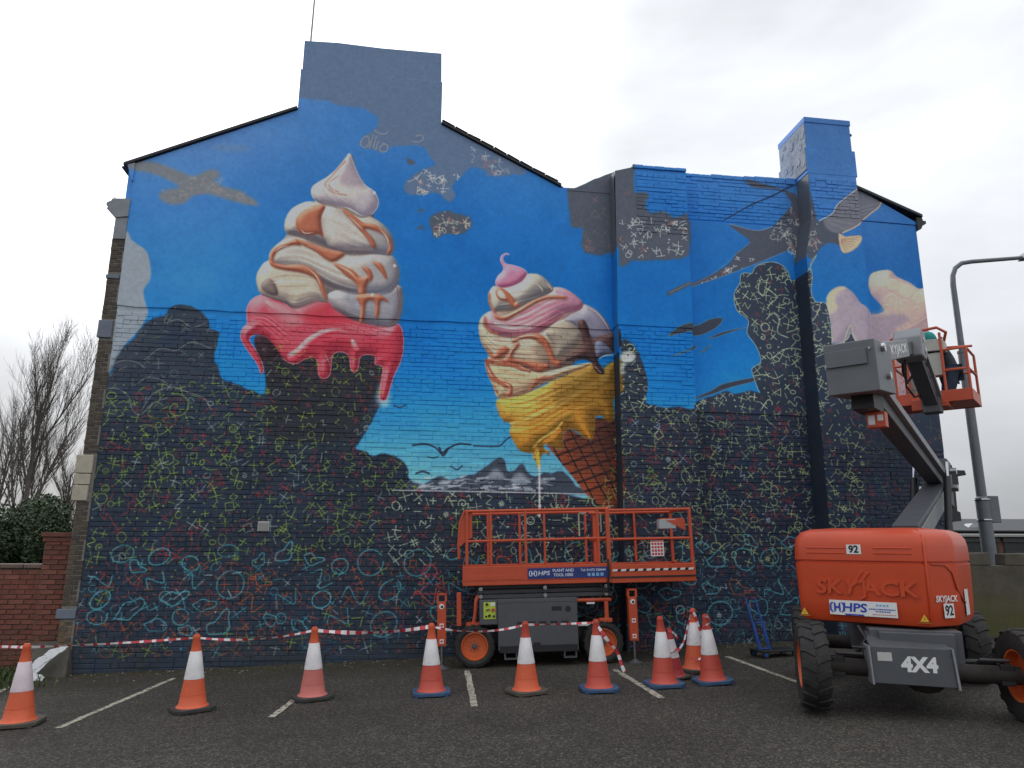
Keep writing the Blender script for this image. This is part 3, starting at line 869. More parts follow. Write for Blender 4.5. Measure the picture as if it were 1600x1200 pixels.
for p in ([(390, 890), (430, 850), (540, 808), (640, 812), (702, 860), (742, 930), (782, 1030), (842, 1062), (800, 1112), (740, 1062), (700, 962), (640, 884), (560, 852), (470, 862), (420, 884)],
          [(168, 1075), (230, 1030), (330, 1030), (362, 960), (420, 898), (470, 900), (430, 952), (402, 1020), (480, 1040), (622, 1060), (742, 1092), (640, 1152), (500, 1084), (350, 1074), (220, 1074)],
          [(148, 895), (190, 950), (242, 1000), (272, 930), (330, 918), (372, 950), (342, 992), (282, 1022), (220, 1024)],
          [(252, 420), (300, 402), (392, 470), (442, 560), (402, 572), (352, 522), (290, 512), (258, 470)],
          [(236, 640), (330, 652), (450, 590), (600, 508), (740, 468), (884, 480), (862, 502), (722, 502), (602, 546), (472, 622), (342, 692), (262, 682)],
          [(146, 650), (168, 680), (172, 740), (232, 792), (304, 814), (230, 810), (162, 760), (148, 700)], [(186, 460), (200, 450), (204, 540), (256, 622), (234, 620), (192, 540)]):
    sauce(z5(p), 8)
pillow(z5([(270, 440), (300, 425), (335, 470), (340, 500), (300, 496), (272, 470)]), (178, 166, 150), (210, 200, 180), (238, 230, 214), 8)
pillow(z5([(410, 560), (430, 530), (462, 536), (466, 566), (436, 578)]), CAR_D, CAR, (232, 190, 164), 7)
for p in ([(420, 872), (480, 838), (560, 826), (640, 836)], [(200, 1060), (260, 1044), (330, 1044)], [(370, 1020), (392, 960), (440, 915)], [(280, 664), (360, 648), (460, 604), (600, 524)], [(1040, 560), (1150, 620), (1230, 720), (1270, 800)], [(600, 350), (660, 410), (670, 440)], [(700, 350), (740, 400), (755, 425)]):
    stroke(z5(p), 2.2, (240, 206, 184), .75, wf=lambda t: .3 + .9 * math.sin(math.pi * t))
for p, w in (([(150, 40), (190, 140), (260, 190), (330, 220), (340, 270)], 8), ([(150, 20), (250, 30), (380, 60), (480, 100)], 8), ([(490, 240), (530, 180), (600, 150), (680, 150)], 5), ([(205, 220), (230, 260)], 4)):
    caramel(z6(p), w)
pillow(z6([(300, 270), (330, 240), (355, 262), (345, 295), (315, 300)]), CAR_D, CAR, (228, 180, 150), 8)
pillow(z5([(985, 700), (1040, 690), (1080, 760), (1120, 850), (1300, 800), (1372, 862), (1332, 962), (1200, 1010), (1162, 1050), (1222, 1150), (1192, 1172), (1140, 1142), (1100, 1060), (1000, 1040), (870, 1046), (950, 975), (1022, 900), (1000, 800)]), (40, 28, 32), (78, 52, 50), (122, 92, 88), 18, seed=57)
pillow(z5([(1140, 890), (1200, 880), (1300, 980), (1210, 1000), (1150, 1010)]), (70, 72, 88), (112, 118, 138), (156, 164, 180), 12)
pillow(z5([(860, 1000), (1000, 900), (1020, 820), (990, 770), (880, 700), (700, 790), (760, 900), (790, 1020)]), (108, 96, 90), (156, 144, 128), (190, 178, 156), 24, seed=58)
stroke(z5([(1130, 1090), (1170, 1140), (1195, 1160)]), 1.6, (206, 196, 190), 0.7)
stroke(z5([(1180, 1030), (1230, 1005), (1300, 1000)]), 2.5, (220, 222, 222), 0.8)
fill(z5([(1375, 985), (1440, 965), (1500, 1010), (1470, 1060), (1400, 1070), (1370, 1040)]), (202, 206, 200), 2, alpha=0.9)
fill(z5([(1370, 1075), (1420, 1085), (1380, 1130), (1420, 1150), (1370, 1170)]), (190, 196, 190), 2, alpha=0.8)
# --- the long yellow-white drip
stroke(z6([(545, 730), (552, 800), (558, 850)]), 9, (224, 170, 70), 1.0)
stroke(z6([(560, 840), (562, 1000), (563, 1180)]), 4.2, (222, 226, 222), 0.95)
stroke([(843, 790), (842, 806)], 6, (222, 226, 222), 0.95)
# an old bricked-up slot with its own thin paint
for zc in ():
    pass

# --- chalk and spray doodles on the undercoat
YG, PALE, RED, ORG, TEAL, WHT, PINKL = (142, 166, 66), (190, 202, 156), (158, 56, 58), (176, 84, 50), (76, 152, 162), (176, 188, 190), (176, 110, 100)

def doodle(cx, cy, k, size, col, w, alpha, rot):
    """one mark, centred in texture space"""
    c, s = math.cos(rot), math.sin(rot)
    def T(p):
        return np.array([(cx + (x * c - y * s) * size, cy + (x * s + y * c) * size) for x, y in p])
    r = random.random
    L = []
    if k == 'x':
        j = r() * 0.4
        L = [[(-.5, -.5 + j), (.5, .5)], [(-.5, .5), (.5 - j, -.5)]]
    elif k == '+':
        L = [[(-.5, 0), (.5, .08)], [(0, -.5), (.05, .5)]]
    elif k == '-':
        L = [[(-.5, 0), (.5, 0.06)]]
    elif k == '.':
        L = [[(0, 0), (.08, .03)]]; w *= 1.9
    elif k == 'o':
        a, b = .5, .3 + r() * .22
        L = [[(a * math.cos(t), b * math.sin(t)) for t in np.linspace(r(), 6.5 + r() * .3, 15)]]
    elif k == 'bean':
        a0 = r() * 6
        L = [[((.5 + .12 * math.sin(2 * t + a0)) * math.cos(t), (.27 + .09 * math.sin(3 * t + a0)) * math.sin(t) + .12 * math.cos(t) ** 2) for t in np.linspace(0, 6.35, 19)]]
    elif k == 's':
        L = [catmull([(-.5, -.2 + .4 * r()), (-.25, .35), (0, -.1), (.2, -.35), (.5, .25 - .4 * r())], 4, False)]
    elif k == 'sq':
        L = [[(-.4, -.4), (.42, -.38), (.38, .4), (-.42, .36), (-.4, -.4)]]
    elif k == 'tri':
        L = [[(-.45, -.35), (.45, -.3), (0, .5), (-.45, -.35)]]
    elif k == 'z':
        L = [[(-.5, .3), (-.1, -.3), (.1, .3), (.5, -.3)]]
    elif k == 'sp':
        L = [[(t / 13 * math.cos(t), t / 13 * math.sin(t)) for t in np.linspace(.3, 8.5, 22)]]
    elif k == 'arc':
        L = [[(.5 * math.cos(t), .5 * math.sin(t)) for t in np.linspace(0, 2.2 + 2 * r(), 9)]]
    elif k == 'hash':
        L = [[(-.5, -.18), (.5, -.14)], [(-.5, .18), (.5, .2)], [(-.2, -.5), (-.16, .5)], [(.18, -.5), (.2, .5)]]
    elif k == 'face':
        L = [[(.5 * math.cos(t), .5 * math.sin(t)) for t in np.linspace(0, 6.4, 15)], [(-.18, .15), (-.16, .2)], [(.18, .15), (.2, .2)], [(-.2, -.15), (0, -.25), (.2, -.15)]]
    elif k == 'tree':
        L = [[(-.4, -.3), (0, .0), (-.3, .0), (0, .3), (-.15, .3), (0, .5), (.15, .3), (.02, .3), (.3, .0), (.05, .0), (.4, -.3), (-.4, -.3)]]
    for p in L:
        stroke(None, w, col, alpha, P=T(p), mask=DARK)

def inv(s, z):
    """wall metres -> photo pixel (for choosing palettes only)"""
    off = B_OFF if B0 <= s <= B1 else (D_OFF if D0 <= s <= D1 else 0)
    p = W_O + W_U * s + W_N * off + Vector((0, 0, z)) - CAMP
    d = p.dot(_fwd)
    return 800 + F_PX * p.dot(_rt) / d, 600 - F_PX * p.dot(_up) / d

grid = {}
cell = 0.125
placed = 0
for _ in range(26000):
    s = random.uniform(-6.68, 8.2); z = random.uniform(0.05, 7.2)
    iy, ix = int((z - TZ0) * TD), int((s - TS0) * TD)
    if DARK[iy, ix] < 0.9:
        continue
    X, Y = inv(s, z)
    low = Y > 880
    rad = 0.098
    if Y < 600 and X < 430:
        rad = 0.17
    if X > 1380:
        rad = 0.12
    if 414 < X < 605 and Y < 690:
        rad = 0.14
    gx, gy = int(s / cell), int(z / cell)
    ok = True
    for a in range(gx - 2, gx + 3):
        for b in range(gy - 2, gy + 3):
            for (qs, qz) in grid.get((a, b), ()):
                if (qs - s) ** 2 + (qz - z) ** 2 < rad * rad:
                    ok = False
    if not ok:
        continue
    grid.setdefault((gx, gy), []).append((s, z))
    u = random.random()
    alpha = random.uniform(0.7, 1.0)
    if Y < 600 and X < 420:
        col = (128, 132, 118) if u < .6 else ((130, 96, 90) if u < .8 else (116, 128, 80)); alpha *= .7
    elif X > 1350:
        col = RED if u < .55 else (112, 122, 74); alpha *= .55
    elif Y < 640 and X > 950:
        col = PALE if u < .82 else (118, 66, 68)
    elif Y < 880:
        if X > 958:
            col = (182, 192, 122) if u < .68 else (RED if u < .92 else WHT)
            alpha *= .82
        elif X > 600 and Y > 770:
            col = (176, 190, 158) if u < .62 else (RED if u < .9 else YG)
        else:
            col = YG if u < .6 else (RED if u < .88 else (150, 166, 150))
            alpha *= .86
    else:
        f = 0.0 if Y > 930 else random.random() * 0.4
        if X > 1080:
            col = (88, 150, 150) if u < .72 else (RED if u < .86 else WHT); alpha *= .8
        else:
            col = TEAL if u < .22 else (ORG if u < .62 else (RED if u < .8 else (WHT if u < .9 else YG)))
            alpha *= .8
    v = random.random()
    kind = ('x' if v < .30 else '+' if v < .37 else '-' if v < .55 else '.' if v < .74 else 'o' if v < .80 else 's' if v < .88 else 'arc' if v < .92 else
            'z' if v < .945 else 'sq' if v < .96 else 'tri' if v < .97 else 'hash' if v < .982 else 'sp' if v < .99 else 'face')
    size = random.uniform(0.072, 0.155) * TD
    if kind in ('o', 's', 'sq', 'z', 'face'):
        size *= 1.15
    w = random.uniform(1.35, 2.0)
    doodle((s - TS0) * TD, (z - TZ0) * TD, kind, size, col, w, alpha, random.uniform(-.6, .6) if kind in ('face', 'sq', 'tri') else random.uniform(0, 6.28))
    placed += 1
# large looped shapes low on the wall, kept apart from each other
loops = []
for i in range(900):
    s = random.uniform(-6.4, 5.4); z = random.uniform(0.38, 1.62)
    if s > 3.2: z += 0.2
    sz_ = random.uniform(.24, .46)
    if any((a_ - s) ** 2 + ((b_ - z) * 1.5) ** 2 < (.62 * (sz_ + c_)) ** 2 for a_, b_, c_ in loops):
        continue
    loops.append((s, z, sz_))
    doodle((s - TS0) * TD, (z - TZ0) * TD, random.choice(['bean', 'bean', 'o', 'o', 's']), sz_ * TD, TEAL if random.random() < .9 else ORG,
           random.uniform(2.0, 2.6), random.uniform(.7, .95), random.uniform(-.8, .8))
for i in range(22):
    s = random.uniform(-6.2, 5.2); z = random.uniform(1.6, 4.0)
    doodle((s - TS0) * TD, (z - TZ0) * TD, random.choice(['bean', 'sp', 'face', 's', 'tree']), random.uniform(.25, .45) * TD, RED if random.random() < .6 else YG, 2.0, random.uniform(.4, .7), random.uniform(-.3, .3))
for p in ([(660, 896), (665, 880), (672, 896)],):
    stroke([(648, 928), (670, 912), (654, 912), (672, 898), (660, 897), (674, 882), (684, 897), (676, 898), (694, 912), (680, 913), (700, 927), (648, 928)], 2.4, (170, 52, 66), .8)
# chalk contours on the left hill and around the right hill
for p in ([(175, 570), (195, 563), (215, 567), (226, 575)], [(160, 610), (180, 607), (200, 618), (207, 640), (220, 648), (240, 630), (262, 622)], [(215, 600), (230, 590), (250, 593), (262, 600)], [(262, 492), (258, 505), (280, 500), (300, 512), (322, 505)],
          [(222, 640), (240, 615), (268, 605), (290, 612), (318, 622), (330, 640)], [(230, 560), (250, 545), (275, 548), (300, 535), (330, 545)]):
    stroke(p, 2.0, (150, 150, 144), .6)
rh = dark[dark.index((1186, 614)):dark.index((1337, 534)) + 1]
stroke(rh, 1.7, (196, 204, 176), .75, smooth=3)
for p in ([(1186, 440), (1184, 455), (1192, 462), (1196, 452), (1212, 465), (1200, 478)], [(1196, 500), (1206, 490), (1216, 500), (1214, 520), (1230, 528)], [(1228, 520), (1250, 512), (1262, 490), (1275, 476)], [(1205, 560), (1230, 545), (1262, 550), (1288, 545), (1310, 540)],
          [(1240, 555), (1256, 560), (1280, 545), (1300, 552)], [(1318, 535), (1322, 522), (1329, 508), (1334, 524), (1342, 540)], [(1176, 588), (1194, 586), (1210, 592), (1222, 586)]):
    stroke(p, 2.2, (188, 198, 160), .8)
# marks inside the slate clouds
def marks_in(poly, n, col, size, alpha=.8, kinds=('x', '+', '-', '.', '.', 'o', 'z', 'tri')):
    q = poly_mask(tx(poly), 2, 0)
    global DARK
    keep = DARK
    M2 = np.zeros((IH, IW), np.float32); x0, y0, x1, y1 = q[1]; M2[y0:y1, x0:x1] = q[0]
    DARK = M2
    k = 0
    for _ in range(n * 8):
        x = random.randint(x0, x1 - 1); y = random.randint(y0, y1 - 1)
        if M2[y, x] < .9: continue
        doodle(x, y, random.choice(kinds), size * TD * random.uniform(.7, 1.3), col if random.random() < .85 else PINKL, 1.6, alpha, random.uniform(0, 6.28))
        k += 1
        if k >= n: break
    DARK = keep
marks_in([(966, 345), (1000, 340), (1073, 345), (1073, 399), (968, 406)], 60, (206, 212, 204), .12)
marks_in([(632, 289), (662, 265), (722, 274), (707, 293), (689, 307), (650, 308)], 34, (206, 200, 188), .11)
marks_in(clouds[1], 26, (200, 194, 176), .12)
marks_in([(735, 230), (775, 240), (800, 272), (764, 277), (737, 262)], 22, (190, 192, 190), .12, .6)
marks_in([(893, 300), (985, 300), (985, 400), (912, 392)], 26, (124, 108, 108), .16, .5)
marks_in([(1215, 345), (1236, 322), (1270, 330), (1278, 350), (1290, 380), (1270, 400), (1226, 392), (1200, 372)], 55, (196, 200, 186), .12, .7)
marks_in([(1046, 460), (1120, 430), (1150, 400), (1180, 405), (1160, 420), (1080, 449)], 34, (206, 210, 196), .12)
marks_in([(248, 300), (300, 275), (345, 275), (400, 318), (330, 304), (262, 318)], 26, (170, 158, 150), .1, .5)
for p in ([(568, 216), (563, 226), (570, 232), (577, 224), (574, 214), (568, 216)], [(583, 213), (577, 232)], [(588, 214), (583, 233)], [(591, 222), (587, 235)], [(602, 226), (594, 230), (595, 238), (604, 237), (605, 228), (598, 225)], [(584, 205), (598, 211), (606, 208)],
          [(650, 214), (658, 212), (661, 218), (654, 223), (645, 222)]):
    stroke(p, 2.2, (166, 158, 158), .7)
stroke([(866, 782), (869, 772), (869, 787)], 1.6, PALE, .7)
for p in ([(860, 789), (866, 796), (872, 788)], [(876, 789), (882, 796), (888, 788)], [(664 + 30, 786), (700, 776), (708, 792)]):
    stroke(p, 2.2, (186, 194, 140), .8)
# --- drips, scuffs and grime in the paint
IMG *= (1 + (fbm(IH, IW, 7, 77, 2) - 0.5) * 0.10)[..., None]
gr_ = np.clip((0.55 - zz) / 0.7, 0, 1)[:, None] * np.clip(fbm(IH, IW, 40, 55) * 1.9 - 0.55, 0, 1)
paint(gr_, (0, 0, IW, IH), c3((62, 60, 54)), 0.6)
np.clip(IMG, 0.004, 1, out=IMG)
# photographed colour -> paint albedo
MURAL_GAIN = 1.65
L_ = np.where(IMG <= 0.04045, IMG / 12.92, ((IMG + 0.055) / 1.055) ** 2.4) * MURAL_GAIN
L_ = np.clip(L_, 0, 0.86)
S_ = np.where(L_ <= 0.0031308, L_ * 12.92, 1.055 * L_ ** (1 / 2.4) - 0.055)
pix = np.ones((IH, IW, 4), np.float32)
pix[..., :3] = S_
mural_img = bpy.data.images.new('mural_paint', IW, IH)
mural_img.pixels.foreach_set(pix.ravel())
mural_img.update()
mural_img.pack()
del pix, L_, S_, WM
# ------------------------------------------------------------------ ground
def make_asphalt():
    m = bpy.data.materials.new('asphalt')
    m.use_nodes = True
    t = m.node_tree; b = t.nodes['Principled BSDF']
    tc = t.nodes.new('ShaderNodeTexCoord')
    def noise(sc, det=6, ro=.6):
        n = t.nodes.new('ShaderNodeTexNoise'); n.inputs['Scale'].default_value = sc; n.inputs['Detail'].default_value = det; n.inputs['Roughness'].default_value = ro
        t.links.new(tc.outputs['Object'], n.inputs['Vector']); return n
    def ramp(fac, stops):
        r = t.nodes.new('ShaderNodeValToRGB')
        while len(r.color_ramp.elements) < len(stops): r.color_ramp.elements.new(0.5)
        for e, (p, c) in zip(r.color_ramp.elements, stops): e.position = p; e.color = c
        t.links.new(fac, r.inputs['Fac']); return r
    def mixc(f, a, c2, mode='MIX'):
        x = t.nodes.new('ShaderNodeMixRGB'); x.blend_type = mode
        if isinstance(f, float): x.inputs['Fac'].default_value = f
        else: t.links.new(f, x.inputs['Fac'])
        t.links.new(a, x.inputs['Color1'])
        if isinstance(c2, tuple): x.inputs['Color2'].default_value = c2
        else: t.links.new(c2, x.inputs['Color2'])
        return x.outputs[0]
    base = ramp(noise(0.55, 7).outputs['Fac'], [(.28, (.052, .047, .042, 1)), (.5, (.072, .066, .059, 1)), (.74, (.094, .087, .077, 1))]).outputs[0]
    vo = t.nodes.new('ShaderNodeTexVoronoi'); vo.inputs['Scale'].default_value = 62
    t.links.new(tc.outputs['Object'], vo.inputs['Vector'])
    stone = ramp(vo.outputs['Color'], [(0, (.28, .28, .28, 1)), (.62, (.9, .88, .86, 1)), (1, (2.9, 2.75, 2.5, 1))]).outputs[0]
    col = mixc(1.0, base, stone, 'MULTIPLY')
    v2 = t.nodes.new('ShaderNodeTexVoronoi'); v2.inputs['Scale'].default_value = 26
    t.links.new(tc.outputs['Object'], v2.inputs['Vector'])
    fl = ramp(v2.outputs['Distance'], [(0, (1, 1, 1, 1)), (.06, (1, 1, 1, 1)), (.1, (0, 0, 0, 1))]).outputs[0]
    sel = ramp(v2.outputs['Color'], [(.80, (0, 0, 0, 1)), (.86, (1, 1, 1, 1))]).outputs[0]
    ff = t.nodes.new('ShaderNodeMixRGB'); ff.blend_type = 'MULTIPLY'; ff.inputs['Fac'].default_value = 1
    t.links.new(fl, ff.inputs['Color1']); t.links.new(sel, ff.inputs['Color2'])
    col = mixc(ff.outputs[0], col, (.16, .15, .135, 1))
    # moss and grit along the foot of the wall (wall line in world metres)
    sx = t.nodes.new('ShaderNodeSeparateXYZ'); t.links.new(tc.outputs['Object'], sx.inputs[0])
    mm = t.nodes.new('ShaderNodeMath'); mm.operation = 'MULTIPLY_ADD'
    t.links.new(sx.outputs['X'], mm.inputs[0]); mm.inputs[1].default_value = -math.tan(W_YAW)
    t.links.new(sx.outputs['Y'], mm.inputs[2])
    mr = t.nodes.new('ShaderNodeMapRange'); mr.inputs['From Min'].default_value = 10.6; mr.inputs['From Max'].default_value = 12.3
    t.links.new(mm.outputs[0], mr.inputs['Value'])
    mn = noise(2.6, 8, .68)
    mu = t.nodes.new('ShaderNodeMath'); mu.operation = 'MULTIPLY'
    t.links.new(mr.outputs[0], mu.inputs[0])
    mo = ramp(mn.outputs['Fac'], [(.38, (0, 0, 0, 1)), (.6, (1, 1, 1, 1))]).outputs[0]
    t.links.new(mo, mu.inputs[1])
    col = mixc(mu.outputs[0], col, (.05, .046, .02, 1))
    # pale scuffs
    sc = ramp(noise(1.5, 9, .75).outputs['Fac'], [(.62, (0, 0, 0, 1)), (.78, (.5, .5, .5, 1))]).outputs[0]
    col = mixc(sc, col, (.085, .08, .074, 1))
    t.links.new(col, b.inputs['Base Color'])
    b.inputs['Roughness'].default_value = .82
    b.inputs['Specular IOR Level'].default_value = .35
    bp = t.nodes.new('ShaderNodeBump'); bp.inputs['Strength'].default_value = .9; bp.inputs['Distance'].default_value = .02
    t.links.new(vo.outputs['Distance'], bp.inputs['Height'])
    b2 = t.nodes.new('ShaderNodeBump'); b2.inputs['Strength'].default_value = .25; b2.inputs['Distance'].default_value = .05
    t.links.new(noise(3.0).outputs['Fac'], b2.inputs['Height']); t.links.new(bp.outputs[0], b2.inputs['Normal'])
    t.links.new(b2.outputs[0], b.inputs['Normal'])
    return m
M_ASPH = make_asphalt()
g = MB()
xs = [-600, -120, -40, -16] + [x * 1.0 for x in range(-15, 16)] + [16, 40, 120, 600]
ys = [-80, -20, 0, 3, 6, 9, 12, 15, 20, 30, 60, 150, 900]
vs_ = [(x, y, gz(x)) for y in ys for x in xs]
nx = len(xs)
g.add(vs_, [(j * nx + i, j * nx + i + 1, (j + 1) * nx + i + 1, (j + 1) * nx + i) for j in range(len(ys) - 1) for i in range(nx - 1)])
ground_o = struct(g.build('ground', M_ASPH, smooth=True))

def make_linepaint():
    m = mat('line_paint', (.46, .43, .34, 1), .8, .2, 9, .3, 90)
    t = m.node_tree; b = t.nodes['Principled BSDF']
    tc = t.nodes['Texture Coordinate']
    n = t.nodes.new('ShaderNodeTexNoise'); n.inputs['Scale'].default_value = 16; n.inputs['Detail'].default_value = 9; n.inputs['Roughness'].default_value = .72
    t.links.new(tc.outputs['Object'], n.inputs['Vector'])
    r = t.nodes.new('ShaderNodeValToRGB'); r.color_ramp.elements[0].position = .40; r.color_ramp.elements[1].position = .52
    r.color_ramp.elements[0].color = (.05, .047, .044, 1); r.color_ramp.elements[1].color = (.47, .44, .35, 1)
    t.links.new(n.outputs['Fac'], r.inputs['Fac'])
    t.links.new(r.outputs[0], b.inputs['Base Color'])
    return m
M_LINE = make_linepaint()
def line(p0, p1, w=.085):
    a, b = Vector(p0), Vector(p1)
    d = (b - a).normalized(); sd = Vector((d.y, -d.x, 0)) * w / 2
    k = MB(); n = max(4, int((b - a).length / .12))
    rr = random.Random(int(a.x * 100))
    vs = []
    for i in range(n + 1):
        p = a.lerp(b, i / n)
        for sgn in (-1, 1):
            q = p + sd * sgn * (1 + rr.uniform(-.22, .12)); vs.append((q.x, q.y, gz(q.x) + .004))
    k.add(vs, [(2 * i, 2 * i + 1, 2 * i + 3, 2 * i + 2) for i in range(n)])
    return struct(k.build('parking_line', M_LINE))
for a, b in (((90, 1138), (272, 1060)), ((424, 1121), (462, 1092)), ((741, 1104), (730, 1048)), ((1034, 1091), (960, 1046)), ((1262, 1072), (1136, 1026)), ((-60, 1108), (40, 1062))):
    line(on_ground(*a), on_ground(*b))

# ------------------------------------------------------------------ mural material
wall_ref = thing('gable_house', 'tall gabled house end wall covered in an ice cream mural on blue sky', 'house', W_O, W_YAW)
def make_mural(name='mural_wall_paint', bump=.35):
    m = bpy.data.materials.new(name); m.use_nodes = True
    t = m.node_tree; b = t.nodes['Principled BSDF']
    tc = t.nodes.new('ShaderNodeTexCoord'); tc.object = wall_ref
    sp = t.nodes.new('ShaderNodeSeparateXYZ'); t.links.new(tc.outputs['Object'], sp.inputs[0])
    def lin_(o, a, sz):
        k = t.nodes.new('ShaderNodeMath'); k.operation = 'SUBTRACT'; t.links.new(o, k.inputs[0]); k.inputs[1].default_value = a
        d = t.nodes.new('ShaderNodeMath'); d.operation = 'DIVIDE'; t.links.new(k.outputs[0], d.inputs[0]); d.inputs[1].default_value = sz
        return d.outputs[0]
    cb = t.nodes.new('ShaderNodeCombineXYZ')
    t.links.new(lin_(sp.outputs['X'], TS0, TW), cb.inputs['X']); t.links.new(lin_(sp.outputs['Z'], TZ0, TH), cb.inputs['Y'])
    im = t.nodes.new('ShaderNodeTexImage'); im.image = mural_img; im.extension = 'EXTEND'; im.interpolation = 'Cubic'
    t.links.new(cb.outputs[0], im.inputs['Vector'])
    # worn, chipped film: some grains of bare brick show through
    n = t.nodes.new('ShaderNodeTexNoise'); n.inputs['Scale'].default_value = 34; n.inputs['Detail'].default_value = 8; n.inputs['Roughness'].default_value = .7
    t.links.new(tc.outputs['Object'], n.inputs['Vector'])
    mr = t.nodes.new('ShaderNodeMapRange'); mr.inputs['From Min'].default_value = .3; mr.inputs['From Max'].default_value = .7; mr.inputs['To Min'].default_value = .9; mr.inputs['To Max'].default_value = 1.08
    t.links.new(n.outputs['Fac'], mr.inputs['Value'])
    mx = t.nodes.new('ShaderNodeVectorMath'); mx.operation = 'SCALE'; t.links.new(im.outputs['Color'], mx.inputs[0]); t.links.new(mr.outputs[0], mx.inputs['Scale'])
    t.links.new(mx.outputs[0], b.inputs['Base Color'])
    b.inputs['Roughness'].default_value = .62
    b.inputs['Specular IOR Level'].default_value = .3
    bp = t.nodes.new('ShaderNodeBump'); bp.inputs['Strength'].default_value = bump; bp.inputs['Distance'].default_value = .012
    t.links.new(n.outputs['Fac'], bp.inputs['Height']); t.links.new(bp.outputs[0], b.inputs['Normal'])
    return m
M_MUR = make_mural()
M_MURS = make_mural('mural_render_paint', .14)
M_SLATE = mat('roof_slate', (.05, .053, .06, 1), .7, .25, 4, .3, 30)
M_DARKTRIM = mat('dark_trim', (.03, .032, .036, 1), .6, .2, 8, .1)
M_BRICKB = mat('brown_brick', (.105, .082, .06, 1), .85, .35, 5, .5, 70, dirt=.5)
M_BRICKO = mat('orange_brick', (.19, .125, .07, 1), .85, .3, 7, .5, 70, dirt=.4)
M_STONEG = mat('painted_stone_blue', (.16, .19, .24, 1), .7, .15, 6, .2, 50)
M_CREAM = mat('cream_stone', (.47, .43, .34, 1), .8, .12, 6, .3, 50, dirt=.25)
M_CORN = mat('grey_cornice', (.26, .28, .31, 1), .75, .15, 5, .2, 50)
M_MORTAR = mat('mortar', (.2, .19, .17, 1), .95, .2, 20, .5, 90)

# backing walls -----------------------------------------------------
BAND = 5.59
outA = [(-6.915, -.7), (1.845, -.7), (1.845, 8.70), (1.55, 8.60), (1.178, 8.373), (.867, 8.362), (-1.404, 9.472), (-2.73, 10.14), (-4.047, 9.521), (-6.80, 8.17), (-6.80, 7.52), (-6.915, 7.5)]
k = MB(); k.prism(outA, 0.0, 8.2, 'XZ')
k.build('wall', M_MUR, wall_ref)
# upper render stands 22 mm proud of the brick below, slightly uneven lower edge
up_ = [(-6.70, BAND + .02)]
for i in range(1, 28):
    up_.append((-6.70 + i * (8.53 / 28), BAND + random.uniform(-.012, .012)))
up_ += [(1.83, BAND), (1.83, 8.66), (1.55, 8.57), (1.19, 8.36), (.867, 8.345), (-1.404, 9.455), (-1.404, 9.5), (-4.047, 9.5), (-4.047, 9.505), (-6.70, 8.20)]
k = MB(); k.prism(up_, -.022, -.0005, 'XZ')
k.build('render_panel', M_MURS, wall_ref)
# curved shoulder of the wall next to the breast
# chimney
k = MB()
k.box(-4.045, -1.412, -.0226, .72, 9.30, 10.37)
k.build('chimney_stack', M_MURS, wall_ref, bevel=.008)
k = MB()
k.prism([(-4.02, 10.37), (-1.43, 10.36), (-1.446, 11.0), (-2.6, 10.985), (-3.4, 11.01), (-4.02, 10.984)], -.016, .70, 'XZ')
k.build('chimney_head', M_MURS, wall_ref, bevel=.01)
k = MB(); k.cyl((-3.62, .3, 10.99), (-3.62, .3, 11.10), .16, .13, 16); k.build('chimney_pot', M_BRICKO, wall_ref, smooth=True)
k = MB(); k.cyl((-3.93, .1, 10.6), (-3.90, .1, 13.6), .019, .016, 8); k.build('aerial_pole', mat('galvanised', (.28, .29, .3, 1), .5, .15, 8, .1, metal=.5), wall_ref, smooth=True)
# verges and roof slopes
def slope(parent, p, q, name='verge', y0=-.07, y1=.06, th=.05, m=M_DARKTRIM):
    k = MB()
    (x0, z0), (x1, z1) = p, q
    k.prism([(x0, z0), (x1, z1), (x1, z1 + th), (x0, z0 + th)], y0, y1, 'XZ')
    return k.build(name, m, parent)
slope(wall_ref, (-6.88, 8.135), (-4.05, 9.52))
slope(wall_ref, (-1.40, 9.475), (.88, 8.362))
k = MB()
for (a, b) in (((-6.95, 8.14), (-2.73, 10.19)), ((-2.73, 10.19), (.95, 8.38))):
    k.prism([a, b, (b[0], b[1] + .03), (a[0], a[1] + .03)], .062, 8.3, 'XZ')
k.build('roof', M_SLATE, wall_ref)
# a few lifted slates on the right-hand verge
for i in range(9):
    t_ = i / 8.5
    x = -1.3 + t_ * 2.1; z = 9.475 + (x + 1.404) / 2.271 * -1.11
    k = MB(); k.box(-.13, .13, -.085, .05, .052, .064); o = k.build('slate', M_SLATE, wall_ref, (x, 0, z), (0, R(26 + random.uniform(-2, 3)), 0))

# eaves return and cornice at the left
k = MB()
k.prism([(-6.82, 8.16), (-6.70, 8.20), (-6.70, 7.86), (-6.72, 7.86)], -.05, .3, 'XZ')
k.build('eaves_return', M_MURS, wall_ref)
prof = [(-6.70, 7.52), (-6.99, 7.50), (-7.0, 7.46), (-7.07, 7.42), (-7.07, 7.37), (-7.04, 7.34), (-7.06, 7.31), (-6.98, 7.24), (-6.89, 7.16), (-6.70, 7.19)]
k = MB(); k.prism(prof, -.05, 8.2, 'XZ'); k.build('cornice', M_CORN, wall_ref)
k = MB(); k.box(-6.90, -6.705, -.028, .3, 6.78, 7.17); k.build('frieze_block', M_CORN, wall_ref)
k = MB(); k.tube([(-7.0, .1, 7.5), (-7.0, .1, 7.56), (-7.02, .1, 7.6)], .008, 6); k.build('wire_stub', M_DARKTRIM, wall_ref)
